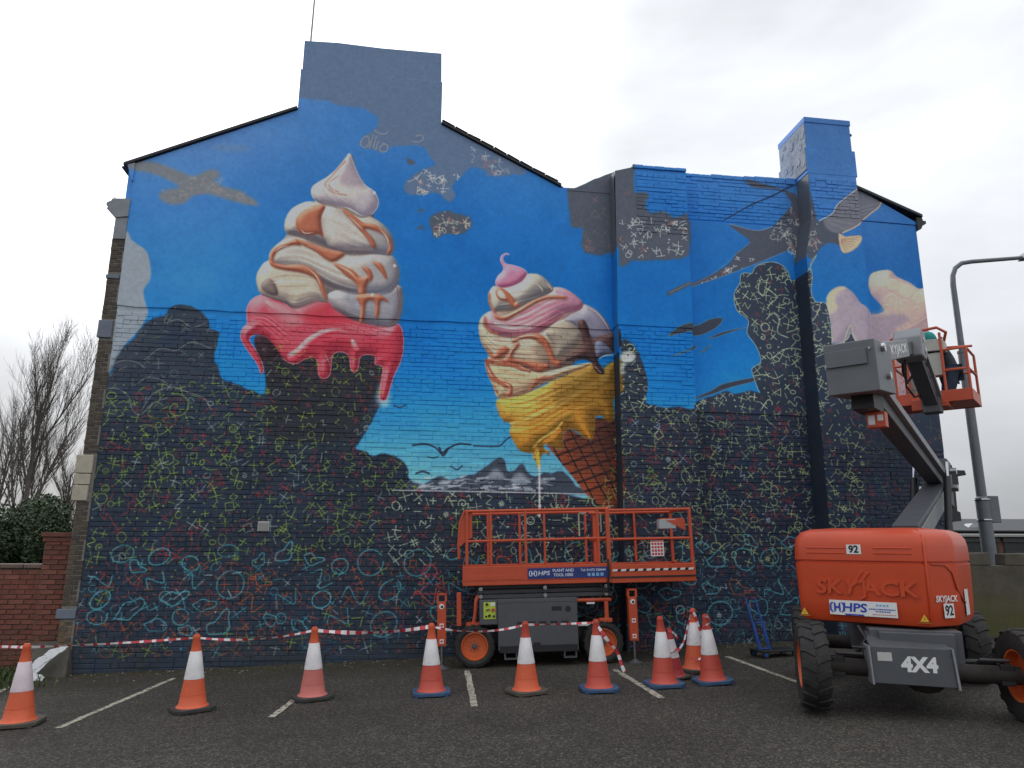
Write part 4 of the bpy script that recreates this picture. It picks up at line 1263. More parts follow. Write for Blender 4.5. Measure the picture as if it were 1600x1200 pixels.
# quoin blocks up the left corner
for z0, z1, mm_, x0, x1 in ((6.06, 6.13, M_STONEG, -6.93, -6.72), (5.03, 5.33, M_STONEG, -6.945, -6.72), (2.80, 3.09, M_CREAM, -6.99, -6.74), (2.62, 2.79, M_CREAM, -6.985, -6.75), (2.37, 2.61, M_CREAM, -6.99, -6.76), (.60, .74, M_STONEG, -6.98, -6.70)):
    k = MB(); k.box(x0, x1, -.038, .2, z0, z1); k.build('quoin_block', mm_, wall_ref, bevel=.012)
# unpainted corner bricks
k = MB(); k.box(-6.915, -6.70, -.004, -.0006, -.5, 7.0); k.build('corner_mortar', M_MORTAR, wall_ref)

# bricks ----------------------------------------------------------------
def brick_mesh(name, w, h, d, m, seed):
    r = random.Random(seed)
    c = .006
    j = lambda: r.uniform(-.003, .003)
    f = [(-w / 2 + c + j(), -d, -h / 2 + c + j()), (w / 2 - c + j(), -d + j(), -h / 2 + c + j()), (w / 2 - c + j(), -d, h / 2 - c + j()), (-w / 2 + c + j(), -d + j(), h / 2 - c + j())]
    e = [(-w / 2, -d + c, -h / 2), (w / 2, -d + c, -h / 2), (w / 2, -d + c, h / 2), (-w / 2, -d + c, h / 2)]
    bk = [(-w / 2, .004, -h / 2), (w / 2, .004, -h / 2), (w / 2, .004, h / 2), (-w / 2, .004, h / 2)]
    me = bpy.data.meshes.new(name)
    me.from_pydata(f + e + bk, [], [(0, 1, 2, 3)] + [(4 + i, 4 + (i + 1) % 4, (i + 1) % 4, i) for i in range(4)] + [(8 + i, 8 + (i + 1) % 4, 4 + (i + 1) % 4, 4 + i) for i in range(4)])
    me.materials.append(m)
    return me

def lay(s0, s1, z0, z1, yf, ch=.075, bl=.225, seed=0):
    """list of bricks (centre s, y, z, width, height, proud, tilt)"""
    r = random.Random(seed)
    out_ = []
    nrow = int((z1 - z0) / ch)
    for i in range(nrow):
        zc = z0 + (i + .5) * ch
        hd = (i % 6 == 3)
        step = bl / 2 if hd else bl
        x = s0 - (0 if i % 2 else step / 2)
        tight = r.random()
        wob = r.uniform(-.004, .004)
        while x < s1 - .02:
            n_ = 1 if r.random() < .62 else (2 if r.random() < .7 else 3)      # paint has closed some of the upright joints
            a, b = max(x, s0), min(x + step * n_, s1)
            x += step * n_
            if b - a < .05:
                continue
            gap = .004 + .010 * r.random() ** 1.5
            u_ = r.random()
            gh = .0015 + .003 * r.random() if u_ < .5 else (.005 + .004 * r.random() if u_ < .86 else .009 + .006 * r.random())
            pr = .013 + r.gauss(0, .0028)
            if r.random() < .03:
                pr = .002
            out_.append(((a + b) / 2 + r.uniform(-.003, .003), yf, zc + wob + r.uniform(-.0025, .0025), b - a - gap, ch - gh, max(.002, pr), r.uniform(-.005, .005)))
    return out_

def brick_field(bricks, parent, m, n_single, seedname='brick'):
    """nearest bricks as parts of their own, the rest joined"""
    def dist(b):
        p = W_O + W_U * b[0] - W_N * b[1] + Vector((0, 0, b[2]))
        return (p - CAMP).length
    bricks = sorted(bricks, key=dist)
    singles = [b for b in bricks][:n_single]
    rest = bricks[n_single:]
    protos = [brick_mesh('brick', 1, 1, 1, m, i) for i in range(1)]
    base = {}
    for b in singles:
        key = (round(b[3], 2), round(b[4], 3), random.randint(0, 2))
        me = base.get(key)
        if me is None:
            me = brick_mesh('brick', b[3], b[4], .013, m, len(base))
            base[key] = me
        o = bpy.data.objects.new('brick', me)
        COL.objects.link(o)
        o.parent = parent
        o.location = (b[0], b[1] - (b[5] - .013), b[2])
        o.rotation_euler = (0, b[6], 0)
    k = MB()
    c = .006
    for (s, y, z, w, h, pr, tl) in rest:
        w2, h2 = w / 2, h / 2
        r = random.uniform
        q = tl * w2
        j = [r(-.003, .003) for _ in range(8)]
        f = [(s - w2 + c + j[0], y - pr, z - h2 + c + j[1] - q), (s + w2 - c + j[2], y - pr + j[3] * .7, z - h2 + c + q), (s + w2 - c + j[4], y - pr, z + h2 - c + j[5] + q), (s - w2 + c, y - pr + j[6] * .7, z + h2 - c + j[7] - q)]
        e = [(s - w2, y - pr + c, z - h2 - q), (s + w2, y - pr + c, z - h2 + q), (s + w2, y - pr + c, z + h2 + q), (s - w2, y - pr + c, z + h2 - q)]
        g2 = [(a_, y + .004, b_) for a_, _, b_ in e]
        k.add(f + e + g2, [(0, 1, 2, 3)] + [(4 + i, 4 + (i + 1) % 4, (i + 1) % 4, i) for i in range(4)] + [(8 + i, 8 + (i + 1) % 4, 4 + (i + 1) % 4, 4 + i) for i in range(4)])
    o = k.build('brickwork', m, parent, fix=False)
    stuff(o)
    for me in protos:
        bpy.data.meshes.remove(me)
    return o

bA = lay(-6.68, 1.84, -.35, BAND - .02, 0.0, seed=1)
brick_field(bA, wall_ref, M_MUR, 300)
# corner bricks, toothed, brown
r_ = random.Random(5)
M_BRICKD = mat('dark_brick', (.075, .06, .048, 1), .85, .3, 6, .5, 70, dirt=.4)
for i in range(int(7.2 / .075)):
    z = -.3 + i * .075
    if z > 6.75 or any(a - .04 < z < b + .04 for a, b in ((6.06, 6.13), (5.03, 5.33), (2.37, 3.09), (.60, .74))):
        continue
    x1 = -6.70 if (i // 4) % 2 else -6.735
    xm = -6.835 if i % 2 else -6.79
    for j_, (xa, xb) in enumerate(((-6.912 + r_.uniform(-.006, .006), xm - .005), (xm + .005, x1 + .004))):
        u_ = r_.random()
        mm_ = (M_BRICKO if u_ < .6 else M_BRICKB) if z < .6 else (M_BRICKB if u_ < (.75 if j_ == 0 else .35) else M_BRICKD)
        k = MB()
        d_ = .016 + r_.uniform(-.004, .004) - (.006 if j_ else 0)
        k.box(xa, xb, -d_, .1, z - .0315 + r_.uniform(-.002, .002), z + .0315)
        k.build('corner_brick', mm_, wall_ref, bevel=.004, seg=1)
# air vent
v = MB(); v.box(-4.145, -3.965, -.03, -.004, 1.925, 2.08)
vo_ = v.build('air_vent', mat('vent_white', (.5, .5, .48, 1), .6, .1), wall_ref, bevel=.004)
for i in range(7):
    v = MB(); v.box(-4.135, -3.975, -.036, -.028, 1.937 + i * .019, 1.947 + i * .019, None); v.build('slat', mat('vent_slat', (.3, .3, .29, 1), .6, .1), vo_)
# ------------------------------------------------------------------ right-hand building (breasts, lower parapet)
ext = thing('rear_house', 'lower painted house with parapet and blue chimney joined to the gabled house', 'house', W_O, W_YAW)
outC = [(1.86, -.7), (8.22, -.7), (8.22, 8.17), (6.95, 8.86), (6.70, 8.93), (5.79, 8.93), (4.43, 8.86), (3.2, 8.82), (1.86, 8.70)]
k = MB(); k.prism(outC, .002, 7.5, 'XZ'); k.build('wall', M_MUR, ext)
# first breast
k = MB(); k.box(1.845, 3.235, -.30, .05, -.6, 5.6); k.build('chimney_breast', M_MUR, ext)
k = MB(); k.prism([(1.835, 5.6), (3.245, 5.6), (3.25, 7.40), (3.255, 8.70), (2.25, 8.70), (2.25, 8.74), (1.86, 8.62)], -.318, .06, 'XZ'); k.build('breast_render', M_MURS, ext)
for i in range(5):
    k = MB(); a = 2.2 + i * .2125; k.box(a, a + .2075, -.35, .1, 8.70 + random.uniform(0, .008), 8.77 + random.uniform(-.006, .008)); k.build('coping_brick', M_MUR, ext, bevel=.01)
# coping along the parapet, uneven
x = 3.27
while x < 5.6:
    w = random.uniform(.2, .26)
    k = MB(); k.box(x, min(5.68, x + w - .006), -.025, .3, 8.80, 8.865 + (x - 3.3) * .03 + random.uniform(-.012, .012)); k.build('coping_brick', M_MUR, ext, bevel=.012)
    x += w
# curved shoulder left of the breast
cs = [(1.0, 8.30), (1.178, 8.373), (1.45, 8.52), (1.75, 8.68), (2.0, 8.79), (2.2, 8.84), (2.26, 8.83), (2.26, 8.30)]
k = MB(); k.prism(cs, -.03, .5, 'XZ'); k.build('shoulder', M_MUR, ext)
# middle render panel
k = MB(); k.prism([(3.24, 4.12), (5.5, 4.10), (5.5, 7.86), (3.24, 7.88)], -.02, .001, 'XZ'); k.build('render_panel', M_MURS, ext)
# second breast and chimney
k = MB(); k.prism([(5.50, -.6), (6.72, -.6), (6.72, 8.9), (5.72, 8.9), (5.70, 7.9), (5.52, 7.1)], -.42, .05, 'XZ'); k.build('chimney_breast', M_MUR, ext)
M_WEATH = mat('flaking_grey_render', (.29, .32, .36, 1), .8, .35, 5, .9, 14)
k = MB(); k.box(5.70, 6.755, -.425, .62, 8.84, 9.40); k.build('chimney_stack', M_MURS, ext, bevel=.012)
k = MB(); k.box(5.735, 6.70, -.415, .60, 9.40, 9.98); k.build('chimney_head', M_MURS, ext, bevel=.01)
k = MB(); k.box(5.725, 6.715, -.43, .62, 9.95, 10.07); k.build('chimney_cap', M_MURS, ext, bevel=.012)
k = MB(); k.box(5.684, 5.72, -.415, .60, 8.92, 9.40); k.box(5.722, 5.745, -.405, .59, 9.40, 9.95)
k.build('flaking_render', M_WEATH, ext, bevel=.012)
rf_ = random.Random(17)
for i in range(26):                                          # loose flakes on the chimney's old side render
    cy, cz = rf_.uniform(-.36, .52), rf_.uniform(8.95, 9.9)
    rr_ = rf_.uniform(.04, .12)
    x_ = 5.684 if cz + rr_ < 9.39 else (5.722 if cz - rr_ > 9.41 else None)
    if x_ is None: continue
    k = MB(); k.prism([(cy + rr_ * rf_.uniform(.5, 1.1) * math.cos(t), cz + rr_ * rf_.uniform(.5, 1.1) * math.sin(t)) for t in np.linspace(0, 6.28, 8)[:-1]], x_ - .004 - rf_.uniform(0, .006), x_ + .002, 'YZ')
    k.build('render_flake', M_WEATH, ext)
k = MB(); k.tube([(6.70, 0, 9.95), (6.86, 0, 9.98), (6.90, 0, 10.02), (6.98, 0, 10.03)], .02, 8); k.tube([(6.97, -.04, 10.0), (6.97, .04, 10.08)], .03, 8)
k.build('aerial_bracket', M_DARKTRIM, ext)
k = MB(); k.tube([(6.76, -.05, 9.97), (6.79, -.08, 9.7), (6.75, -.2, 9.42)], .006, 5); k.build('cable', M_DARKTRIM, ext)
# right wing render, eaves
k = MB(); k.prism([(6.725, 3.55), (8.215, 3.5), (8.215, 8.10), (6.725, 8.12)], -.014, .001, 'XZ'); k.build('render_panel', M_MURS, ext)
k = MB(); k.prism([(6.725, 8.135), (8.22, 8.115), (8.22, 8.17), (6.93, 8.86), (6.725, 8.86)], -.028, .001, 'XZ'); k.build('gable_panel', M_MURS, ext)
slope(ext, (6.72, 8.90), (8.34, 8.27), y0=-.09, y1=.1, th=.055)
k = MB(); k.prism([(6.0, 9.1), (8.42, 8.24), (8.42, 8.28), (6.0, 9.14)], .102, 7.5, 'XZ'); k.build('roof', M_SLATE, ext)
k = MB(); k.prism([(8.22, 8.26), (8.34, 8.28), (8.36, 8.20), (8.42, 8.20), (8.42, 8.14), (8.34, 8.10), (8.30, 8.02), (8.22, 7.98)], -.06, 7.5, 'XZ'); k.build('gutter', M_DARKTRIM, ext)
# shop cornice on the right flank
k = MB(); k.prism([(8.22, 3.25), (8.34, 3.26), (8.36, 3.16), (8.60, 3.16), (8.62, 3.07), (8.44, 3.04), (8.44, 2.88), (8.36, 2.84), (8.34, 2.40), (8.40, 2.38), (8.40, 2.22), (8.22, 2.2)], -.02, 6.0, 'XZ'); k.build('shop_cornice', M_DARKTRIM, ext, bevel=.01)
# bricks
bB = lay(1.85, 3.23, -.05, 5.58, -.30, seed=2) + lay(3.245, 5.49, .0, 4.08, .002, seed=3) + lay(3.26, 5.49, 7.9, 8.8, .002, seed=4) + lay(5.51, 6.71, .05, 3.5, -.42, seed=6) \
    + lay(5.73, 6.71, 7.95, 8.83, -.42, seed=7) + lay(6.73, 8.2, .1, 3.48, .002, seed=8) + lay(2.26, 3.24, 7.42, 8.69, -.318, seed=9)
brick_field(bB, ext, M_MUR, 300)
# diagonal scar of an old roof across the parapet
k = MB()
k.tube([(4.1, -.012, 7.92), (4.7, -.02, 8.3), (5.2, -.02, 8.55), (5.62, -.012, 8.80)], .009, 5)
k.build('roof_scar', M_DARKTRIM, ext)

# plain-painted returns of the two breasts
M_PN = mat('navy_paint', (.028, .040, .062, 1), .6, .15, 5, .25, 40, spec=.3)
M_PB = mat('blue_paint', (.010, .17, .50, 1), .6, .1, 4, .2, 40, spec=.3)
M_PS = mat('slate_paint', (.10, .115, .14, 1), .6, .12, 4, .2, 40, spec=.3)
for x, yf, segs in ((1.845, -.305, ((-.5, 5.10, M_PN), (5.10, 5.58, M_PB))), (1.833, -.318, ((5.60, 7.0, M_PB), (7.0, 8.60, M_PS))), (5.498, -.425, ((-.5, 6.78, M_PN), (6.78, 7.08, M_PB)))):
    for z0, z1, m_ in segs:
        k = MB(); k.box(x - .004, x + .002, yf, .0, z0, z1); k.build('painted_return', m_, ext)
k = MB(); k.prism([(5.515, 7.085), (5.695, 7.9), (5.716, 8.84), (5.709, 8.84), (5.690, 7.9), (5.510, 7.085)], -.425, .0, 'XZ'); k.build('painted_return', M_PS, ext)
# ------------------------------------------------------------------ machine materials
M_OR = mat('lift_orange', (.56, .085, .032, 1), .42, .08, 3, .03, 40, dirt=.25, dirtcol=(.22, .06, .03, 1), spec=.5)
M_HOOD = mat('hood_orange', (.60, .070, .020, 1), .36, .05, 2.5, .04, 60, dirt=.12, dirtcol=(.3, .06, .03, 1), spec=.5)
M_GREY = mat('lift_grey', (.085, .09, .10, 1), .5, .1, 4, .04, 50, dirt=.3, dirtcol=(.12, .11, .1, 1))
M_LGREY = mat('boom_grey', (.25, .26, .275, 1), .45, .08, 3, .03, 50, dirt=.25, dirtcol=(.1, .1, .1, 1))
M_BLK = mat('black_rubber', (.022, .021, .021, 1), .75, .3, 8, .25, 40, dirt=.5, dirtcol=(.07, .062, .055, 1))
M_BLKM = mat('black_metal', (.02, .02, .022, 1), .5, .2, 8, .1)
M_RIM = mat('rim_orange', (.62, .12, .03, 1), .5, .1, 5, .05, dirt=.3, dirtcol=(.2, .08, .04, 1))
M_CHROME = mat('cylinder_rod', (.5, .5, .52, 1), .25, .05, 5, 0, metal=1.0)
M_WHITE = mat('sticker_white', (.78, .78, .77, 1), .5, .03)
M_NAVYS = mat('banner_blue', (.022, .04, .19, 1), .5, .1)
M_LOGO = mat('logo_blue', (.02, .06, .42, 1), .5, .05)
M_RED = mat('sticker_red', (.55, .04, .05, 1), .5, .1)
M_BLACKP = mat('print_black', (.012, .012, .014, 1), .5, .05)
M_YEL = mat('warning_yellow', (.75, .5, .04, 1), .5, .05)
M_LIME = mat('control_lime', (.5, .62, .07, 1), .5, .1)
M_LBLUE = mat('icon_blue', (.2, .42, .7, 1), .5, .05)

def pieces(name, m_, parent, paths, r, n=6):
    for i, p in enumerate(paths):
        k = MB(); k.tube(p, r[i] if isinstance(r, (list, tuple)) else r, n); k.build(name, m_, parent, smooth=True)

def wheel(parent, c, r, w, axis_rot=None, lugs=22, rimr=.62, deep=.6, side=-1):
    """tyre + rim about local Y axis; outer face towards side*Y"""
    e = bpy.data.objects.new('wheel', None)
    t = MB()
    hw = w / 2
    t.lathe([(r * rimr, -hw * .86), (r * .80, -hw * .98), (r * .93, -hw * .9), (r * .965, -hw * .7), (r * .965, hw * .7), (r * .93, hw * .9), (r * .80, hw * .98), (r * rimr, hw * .86), (r * rimr * .97, 0), (r * rimr, -hw * .86)], 40, 'Y', cap=False)
    for i in range(lugs):
        for sgn in (-1, 1):
            a0 = 2 * math.pi * (i + (.5 if sgn > 0 else 0)) / lugs
            pts = []
            n = 4
            top = []
            for q in range(n + 1):
                f = q / n
                y = sgn * hw * (.02 + .96 * f)
                a = a0 + (.16 * f if f < .75 else .12) * 1.0
                rr = r * (1.0 if f < .8 else .955)
                da = .062
                for (ra, dd) in ((rr, -da), (rr, da), (r * .94, da * 1.25), (r * .94, -da * 1.25)):
                    pts.append((ra * math.cos(a + dd), y, -ra * math.sin(a + dd)))
            fs = []
            for q in range(n):
                for m_ in range(4):
                    fs.append((q * 4 + m_, q * 4 + (m_ + 1) % 4, (q + 1) * 4 + (m_ + 1) % 4, (q + 1) * 4 + m_))
            fs += [(0, 1, 2, 3), (n * 4 + 3, n * 4 + 2, n * 4 + 1, n * 4)]
            t.add(pts, fs)
    tyre = t.build('wheel', M_BLK, parent, c, axis_rot, smooth=True, angle=30)
    k = MB()
    s = side
    k.lathe([(r * rimr * .985, s * hw * .84), (r * rimr * .93, s * hw * .86), (r * rimr * .90, s * hw * .5), (r * rimr * .86, s * hw * .42), (r * rimr * .62, s * hw * .40), (r * rimr * .6, s * hw * .36), (r * rimr * .25, s * hw * .34), (.001, s * hw * .34)], 36, 'Y', cap=False)
    k.lathe([(r * rimr * .985, -s * hw * .84), (r * rimr * .92, -s * hw * .8), (r * rimr * .88, -s * hw * .1), (r * rimr * .5, s * hw * .05), (.001, s * hw * .05)], 36, 'Y', cap=False)
    k.build('rim', M_RIM, tyre, smooth=True, angle=30)
    h = MB()
    h.lathe([(r * .13, s * hw * .3), (r * .13, s * hw * .52), (r * .09, s * hw * .62), (.001, s * hw * .63)], 16, 'Y', cap=False)
    for i in range(8):
        a = 2 * math.pi * i / 8
        h.cyl((r * .23 * math.cos(a), s * hw * .3, r * .23 * math.sin(a)), (r * .23 * math.cos(a), s * hw * .44, r * .23 * math.sin(a)), r * .028, n=6)
    h.build('hub', M_GREY, tyre)
    return tyre

# ------------------------------------------------------------------ scissor lift
Q = Vector((-.5102, 11.0149, -.0153))
sl_ = thing('scissor_lift', 'orange and grey scissor lift with folded platform standing at the wall', 'scissor lift', Q, R(4))
sl_.rotation_euler = (0, R(-1.55), R(4))
DW = 1.14                                                # machine depth towards the wall
for x in (0.0, 1.905):
    wheel(sl_, (x, .13, .30), .305, .24, None, 18, .66)
    wheel(sl_, (x, DW - .13, .30), .305, .24, None, 18, .66, side=1)
k = MB(); k.box(-.2, 2.12, .28, DW - .28, .30, .52); k.cyl((0, .1, .30), (0, DW - .1, .30), .05); k.cyl((1.905, .1, .30), (1.905, DW - .1, .30), .05); k.build('chassis', M_BLKM, sl_, bevel=.01)
k = MB(); k.prism([(.345, .235), (1.525, .205), (1.525, .945), (.345, .945)], -.03, .36, 'XZ'); body = k.build('engine_cover', M_GREY, sl_, bevel=.012)
k = MB(); k.box(.34, 1.53, -.034, .36, .90, .955); k.build('cover_lip', M_GREY, body, bevel=.006)
k = MB(); k.box(1.14, 1.29, -.033, -.02, .775, .84); k.build('recess', M_BLKM, body, bevel=.004)
k = MB(); k.cyl((1.385, -.036, .80), (1.385, -.02, .80), .042, n=18); k.build('filler_cap', M_BLKM, body)
for i in range(5):
    k = MB(); a = .62 + i * .165; k.box(a, a + .105, -.034, -.024, .60, .632); k.build('slot', M_BLKM, body)
k = MB(); k.box(.36, 1.51, -.034, -.01, .21, .30); k.build('kick_strip', M_BLKM, body)
k = MB(); k.box(.86, .96, -.038, -.01, .30, .34); k.build('latch', M_BLKM, body)
for x in (.43, 1.305):
    k = MB()
    k.box(x, x + .19, -.02, .9, .20, .22); k.box(x, x + .19, -.02, .9, .11, .13); k.box(x, x + .02, -.02, .9, .13, .2); k.box(x + .17, x + .19, -.02, .9, .13, .2)
    k.build('fork_pocket', M_GREY, sl_)
k = MB(); k.box(.075, .345, -.005, .34, .60, .95); cb = k.build('control_box', M_GREY, sl_, bevel=.01)
k = MB(); k.box(.135, .31, -.012, -.004, .68, .92); k.build('control_panel', M_LIME, cb)
for x, z, m_, r in ((.185, .89, M_BLACKP, .02), (.275, .81, M_RED, .024), (.185, .81, M_BLACKP, .012), (.215, .815, M_BLACKP, .012), (.17, .72, M_BLACKP, .014), (.22, .73, M_BLACKP, .02), (.285, .72, M_BLACKP, .016)):
    k = MB(); k.cyl((x, -.03, z), (x, -.01, z), r, n=12); k.build('knob', m_, cb)
k = MB(); k.box(.24, .305, -.0135, -.01, .87, .91); k.build('sticker', M_WHITE, cb)
# scissor stack
for i in range(3):
    k = MB(); k.box(.02 + .03 * i, 2.10 - .02 * i, .16 + .05 * i, .24 + .05 * i, .955 + i * .066, 1.015 + i * .066); k.build('scissor_arm', M_GREY, sl_, bevel=.008)
    k = MB(); k.box(.02 + .03 * i, 2.10 - .02 * i, DW - .3 + .05 * i, DW - .22 + .05 * i, .955 + i * .066, 1.015 + i * .066); k.build('scissor_arm', M_GREY, sl_, bevel=.008)
k = MB()
for x in (.10, 1.07, 2.0):
    k.cyl((x, .12, .99), (x, DW - .12, .99), .03, n=12); k.cyl((x, .12, 1.1), (x, DW - .12, 1.1), .03, n=12)
k.build('pivot_pin', M_CHROME, sl_)
# frame pieces either side of the cover
k = MB(); k.box(-.26, -.19, .10, .18, .58, 1.06); k.build('ladder_post', M_OR, sl_, bevel=.012)
k = MB(); k.tube([(-.02, .12, .60), (-.0, .12, .66), (.02, .12, .80), (.03, .12, .95), (.06, .14, 1.0)], .028, 10); k.box(-.12, .10, .08, .2, .585, .63); k.build('axle_fork', M_OR, sl_, smooth=True)
k = MB(); k.tube([(1.50, .08, .905), (1.75, .08, .905), (2.02, .08, .905), (2.05, .10, .90)], .028, 10); k.build('guard_tube', M_OR, sl_, smooth=True)
k = MB(); k.box(1.95, 2.01, .06, .12, .60, .91); k.box(1.86, 2.06, .05, .18, .58, .64); k.build('axle_fork', M_OR, sl_, bevel=.01)
k = MB(); k.box(1.55, 1.75, .15, .17, .53, .58); k.build('sticker', M_WHITE, sl_)
k = MB(); k.box(1.68, 1.80, .05, .06, .85, .875); k.build('sticker', M_WHITE, sl_)
pieces('hydraulic_hose', M_BLKM, sl_, [[(-.05, .2, .55), (-.1, .3, .8), (.0, .25, 1.0)], [(1.62, .16, .9), (1.7, .18, .7), (1.85, .18, .75), (1.9, .18, .95)], [(1.6, .14, .7), (1.8, .16, .62), (2.0, .14, .85)]], .012)
# outriggers
for x, y in ((-.48, .12), (2.37, .06)):
    k = MB()
    k.box(x - .065, x + .065, y - .05, y + .07, .31, .94)
    og = k.build('outrigger', M_OR, sl_, bevel=.01)
    k = MB(); k.box(x - .075, x - .045, y - .04, y + .06, .94, 1.05); k.box(x + .045, x + .075, y - .04, y + .06, .94, 1.05); k.box(x - .075, x + .075, y - .04, y + .06, 1.03, 1.055); k.build('bracket', M_OR, og)
    k = MB(); k.cyl((x, y, .31), (x, y, .0), .022, n=12); k.build('rod', M_CHROME, og, smooth=True)
    k = MB(); k.lathe([(.11, -.03), (.11, -.015), (.05, .01), (.03, .03)], 20, 'Z', (x, y, .02)); k.build('foot_plate', M_GREY, og, smooth=True)
    k = MB(); k.cyl((x, y - .056, .87), (x, y - .05, .87), .038, n=18); k.build('sticker', M_WHITE, og)
    k = MB(); k.cyl((x + .005, y - .058, .865), (x + .005, y - .055, .865), .02, n=10); k.build('sign', M_BLACKP, og)
    for z in (.60, .38):
        k = MB(); k.box(x - .03, x + .03, y - .055, y - .05, z - .03, z + .03); k.build('sticker', M_WHITE, og)
        k = MB(); k.box(x - .018, x + .016, y - .057, y - .054, z - .012, z + .014); k.build('sign', M_RED, og)
# platform
k = MB(); k.box(-.17, 2.06, .0, DW, 1.155, 1.21); k.box(-.17, 2.06, .0, .03, 1.21, 1.43); k.box(-.17, 2.06, DW - .03, DW, 1.21, 1.43); k.box(-.17, -.14, .03, DW - .03, 1.21, 1.43)
deck = k.build('platform', M_OR, sl_, bevel=.008)
k = MB(); k.box(-.12, .74, -.004, .0, 1.235, 1.30); k.build('groove_plate', M_OR, deck, bevel=.003)
k = MB(); k.box(2.035, 3.37, .02, DW - .02, 1.15, 1.20); k.box(2.06, 3.37, .005, .035, 1.145, 1.41); k.box(2.06, 3.37, DW - .035, DW - .005, 1.145, 1.41); k.box(3.34, 3.37, .035, DW - .035, 1.2, 1.41)
deck2 = k.build('platform_extension', M_OR, sl_, bevel=.008)
k = MB(); k.box(2.06, 3.365, -.004, .004, 1.215, 1.24); k.build('groove_strip', M_BLKM, deck2)
for i in range(10):
    x = 2.08 + i * .13
    k = MB(); k.prism([(x, 1.315), (x + .075, 1.315), (x + .09, 1.345), (x + .015, 1.345)], -.003, .004, 'XZ'); k.build('stripe', M_WHITE, deck2)
    if i < 9:
        k = MB(); k.prism([(x + .077, 1.315), (x + .128, 1.315), (x + .143, 1.345), (x + .092, 1.345)], -.003, .004, 'XZ'); k.build('stripe', M_BLACKP, deck2)
def rail(pts, r=.021, name='rail', par=sl_):
    k = MB(); k.tube(pts, r, 8); return k.build(name, M_OR, par, smooth=True)
def sq(x, y, z0, z1, w=.045, name='rail_post'):
    k = MB(); k.box(x - w / 2, x + w / 2, y - w / 2, y + w / 2, z0, z1); return k.build(name, M_OR, sl_, bevel=.006)
for y, xo in ((.02, 0), (DW - .02, 0)):
    rail([(-.12, y, 2.245), (2.07, y, 2.25)], .023); rail([(-.10, y, 1.80), (2.07, y, 1.81)], .02)
    rail([(1.95, y + (.035 if y < .5 else -.035), 2.225), (3.355, y + (.035 if y < .5 else -.035), 2.225)], .023); rail([(1.95, y + (.035 if y < .5 else -.035), 1.79), (3.36, y + (.035 if y < .5 else -.035), 1.785)], .02)
    for x in (-.10, .257, .785, 1.893, 2.045):
        sq(x, y, 1.42, 2.25, .038 if x != 2.045 else .06)
    sq(3.345, y + (.035 if y < .5 else -.035), 1.40, 2.235, .045)
    if y > .5:
        sq(1.2, y, 1.42, 2.25, .036); sq(2.72, y - .035, 1.42, 2.24, .036)
rail([(-.12, .02, 2.245), (-.12, DW - .02, 2.245)], .023); rail([(-.12, .02, 1.8), (-.12, DW - .02, 1.8)], .02)
rail([(3.35, .05, 2.23), (3.35, DW - .05, 2.23)], .023); rail([(3.355, .05, 1.785), (3.355, DW - .05, 1.785)], .02)
k = MB(); k.prism([(-.13, 2.27), (-.02, 2.27), (-.02, 1.85), (-.10, 1.82), (-.17, 1.75), (-.22, 1.72), (-.22, 1.80), (-.19, 2.10)], .05, .08, 'XZ'); k.build('gate_plate', M_OR, sl_, bevel=.006)
rail([(-.22, .06, 1.55), (-.23, .06, 1.75), (-.2, .06, 2.1), (-.13, .06, 2.25)], .02)
pieces('pin_handle', mat('pale_plastic', (.5, .48, .36, 1), .5, .1), sl_, [[(1.62, .10, 1.85), (1.62, .10, 2.17), (1.63, .1, 2.19), (1.74, .1, 2.19)], [(1.96, .10, 2.19), (1.96, .10, 1.9)], [(2.08, .1, 2.19), (2.1, .1, 2.05), (2.0, .1, 2.04)]], .012)
pieces('cable', M_BLKM, sl_, [[(1.75, .06, 1.95), (1.63, .05, 1.7), (1.5, .05, 1.43)], [(2.02, -.02, 1.5), (2.03, -.035, 1.3), (2.0, -.02, 1.12), (2.03, .02, 1.0)], [(1.9, .04, 1.14), (1.95, .03, 1.02), (2.08, .03, 1.0), (2.1, .04, 1.13)]], [.012, .016, .012])
k = MB(); k.prism([(2.88, 2.095), (3.28, 2.09), (3.28, 2.05), (3.0, 2.03), (2.98, 2.02)], .10, .28, 'XZ'); cbx = k.build('upper_control_box', M_OR, sl_, bevel=.01)
k = MB(); k.box(2.87, 3.14, .09, .24, 1.93, 2.075); k.build('box_face', mat('control_pale', (.42, .45, .47, 1), .5, .1), cbx, bevel=.01)
k = MB(); k.prism([(2.98, 2.06), (3.28, 2.06), (3.28, 1.90)], .085, .1, 'XZ'); k.build('side_plate', M_OR, cbx)
k = MB(); k.box(2.69, 2.895, .0, .008, 1.525, 1.755); pl = k.build('notice_plate', M_WHITE, sl_)
for i in range(4):
    for j in range(4):
        k = MB(); x = 2.705 + i * .046; z = 1.54 + j * .05; k.box(x, x + .034, -.002, .002, z, z + .034); k.build('pictogram', M_RED, pl)
k = MB(); k.box(2.69, 2.895, -.002, .002, 1.738, 1.752); k.build('header', M_RED, pl)
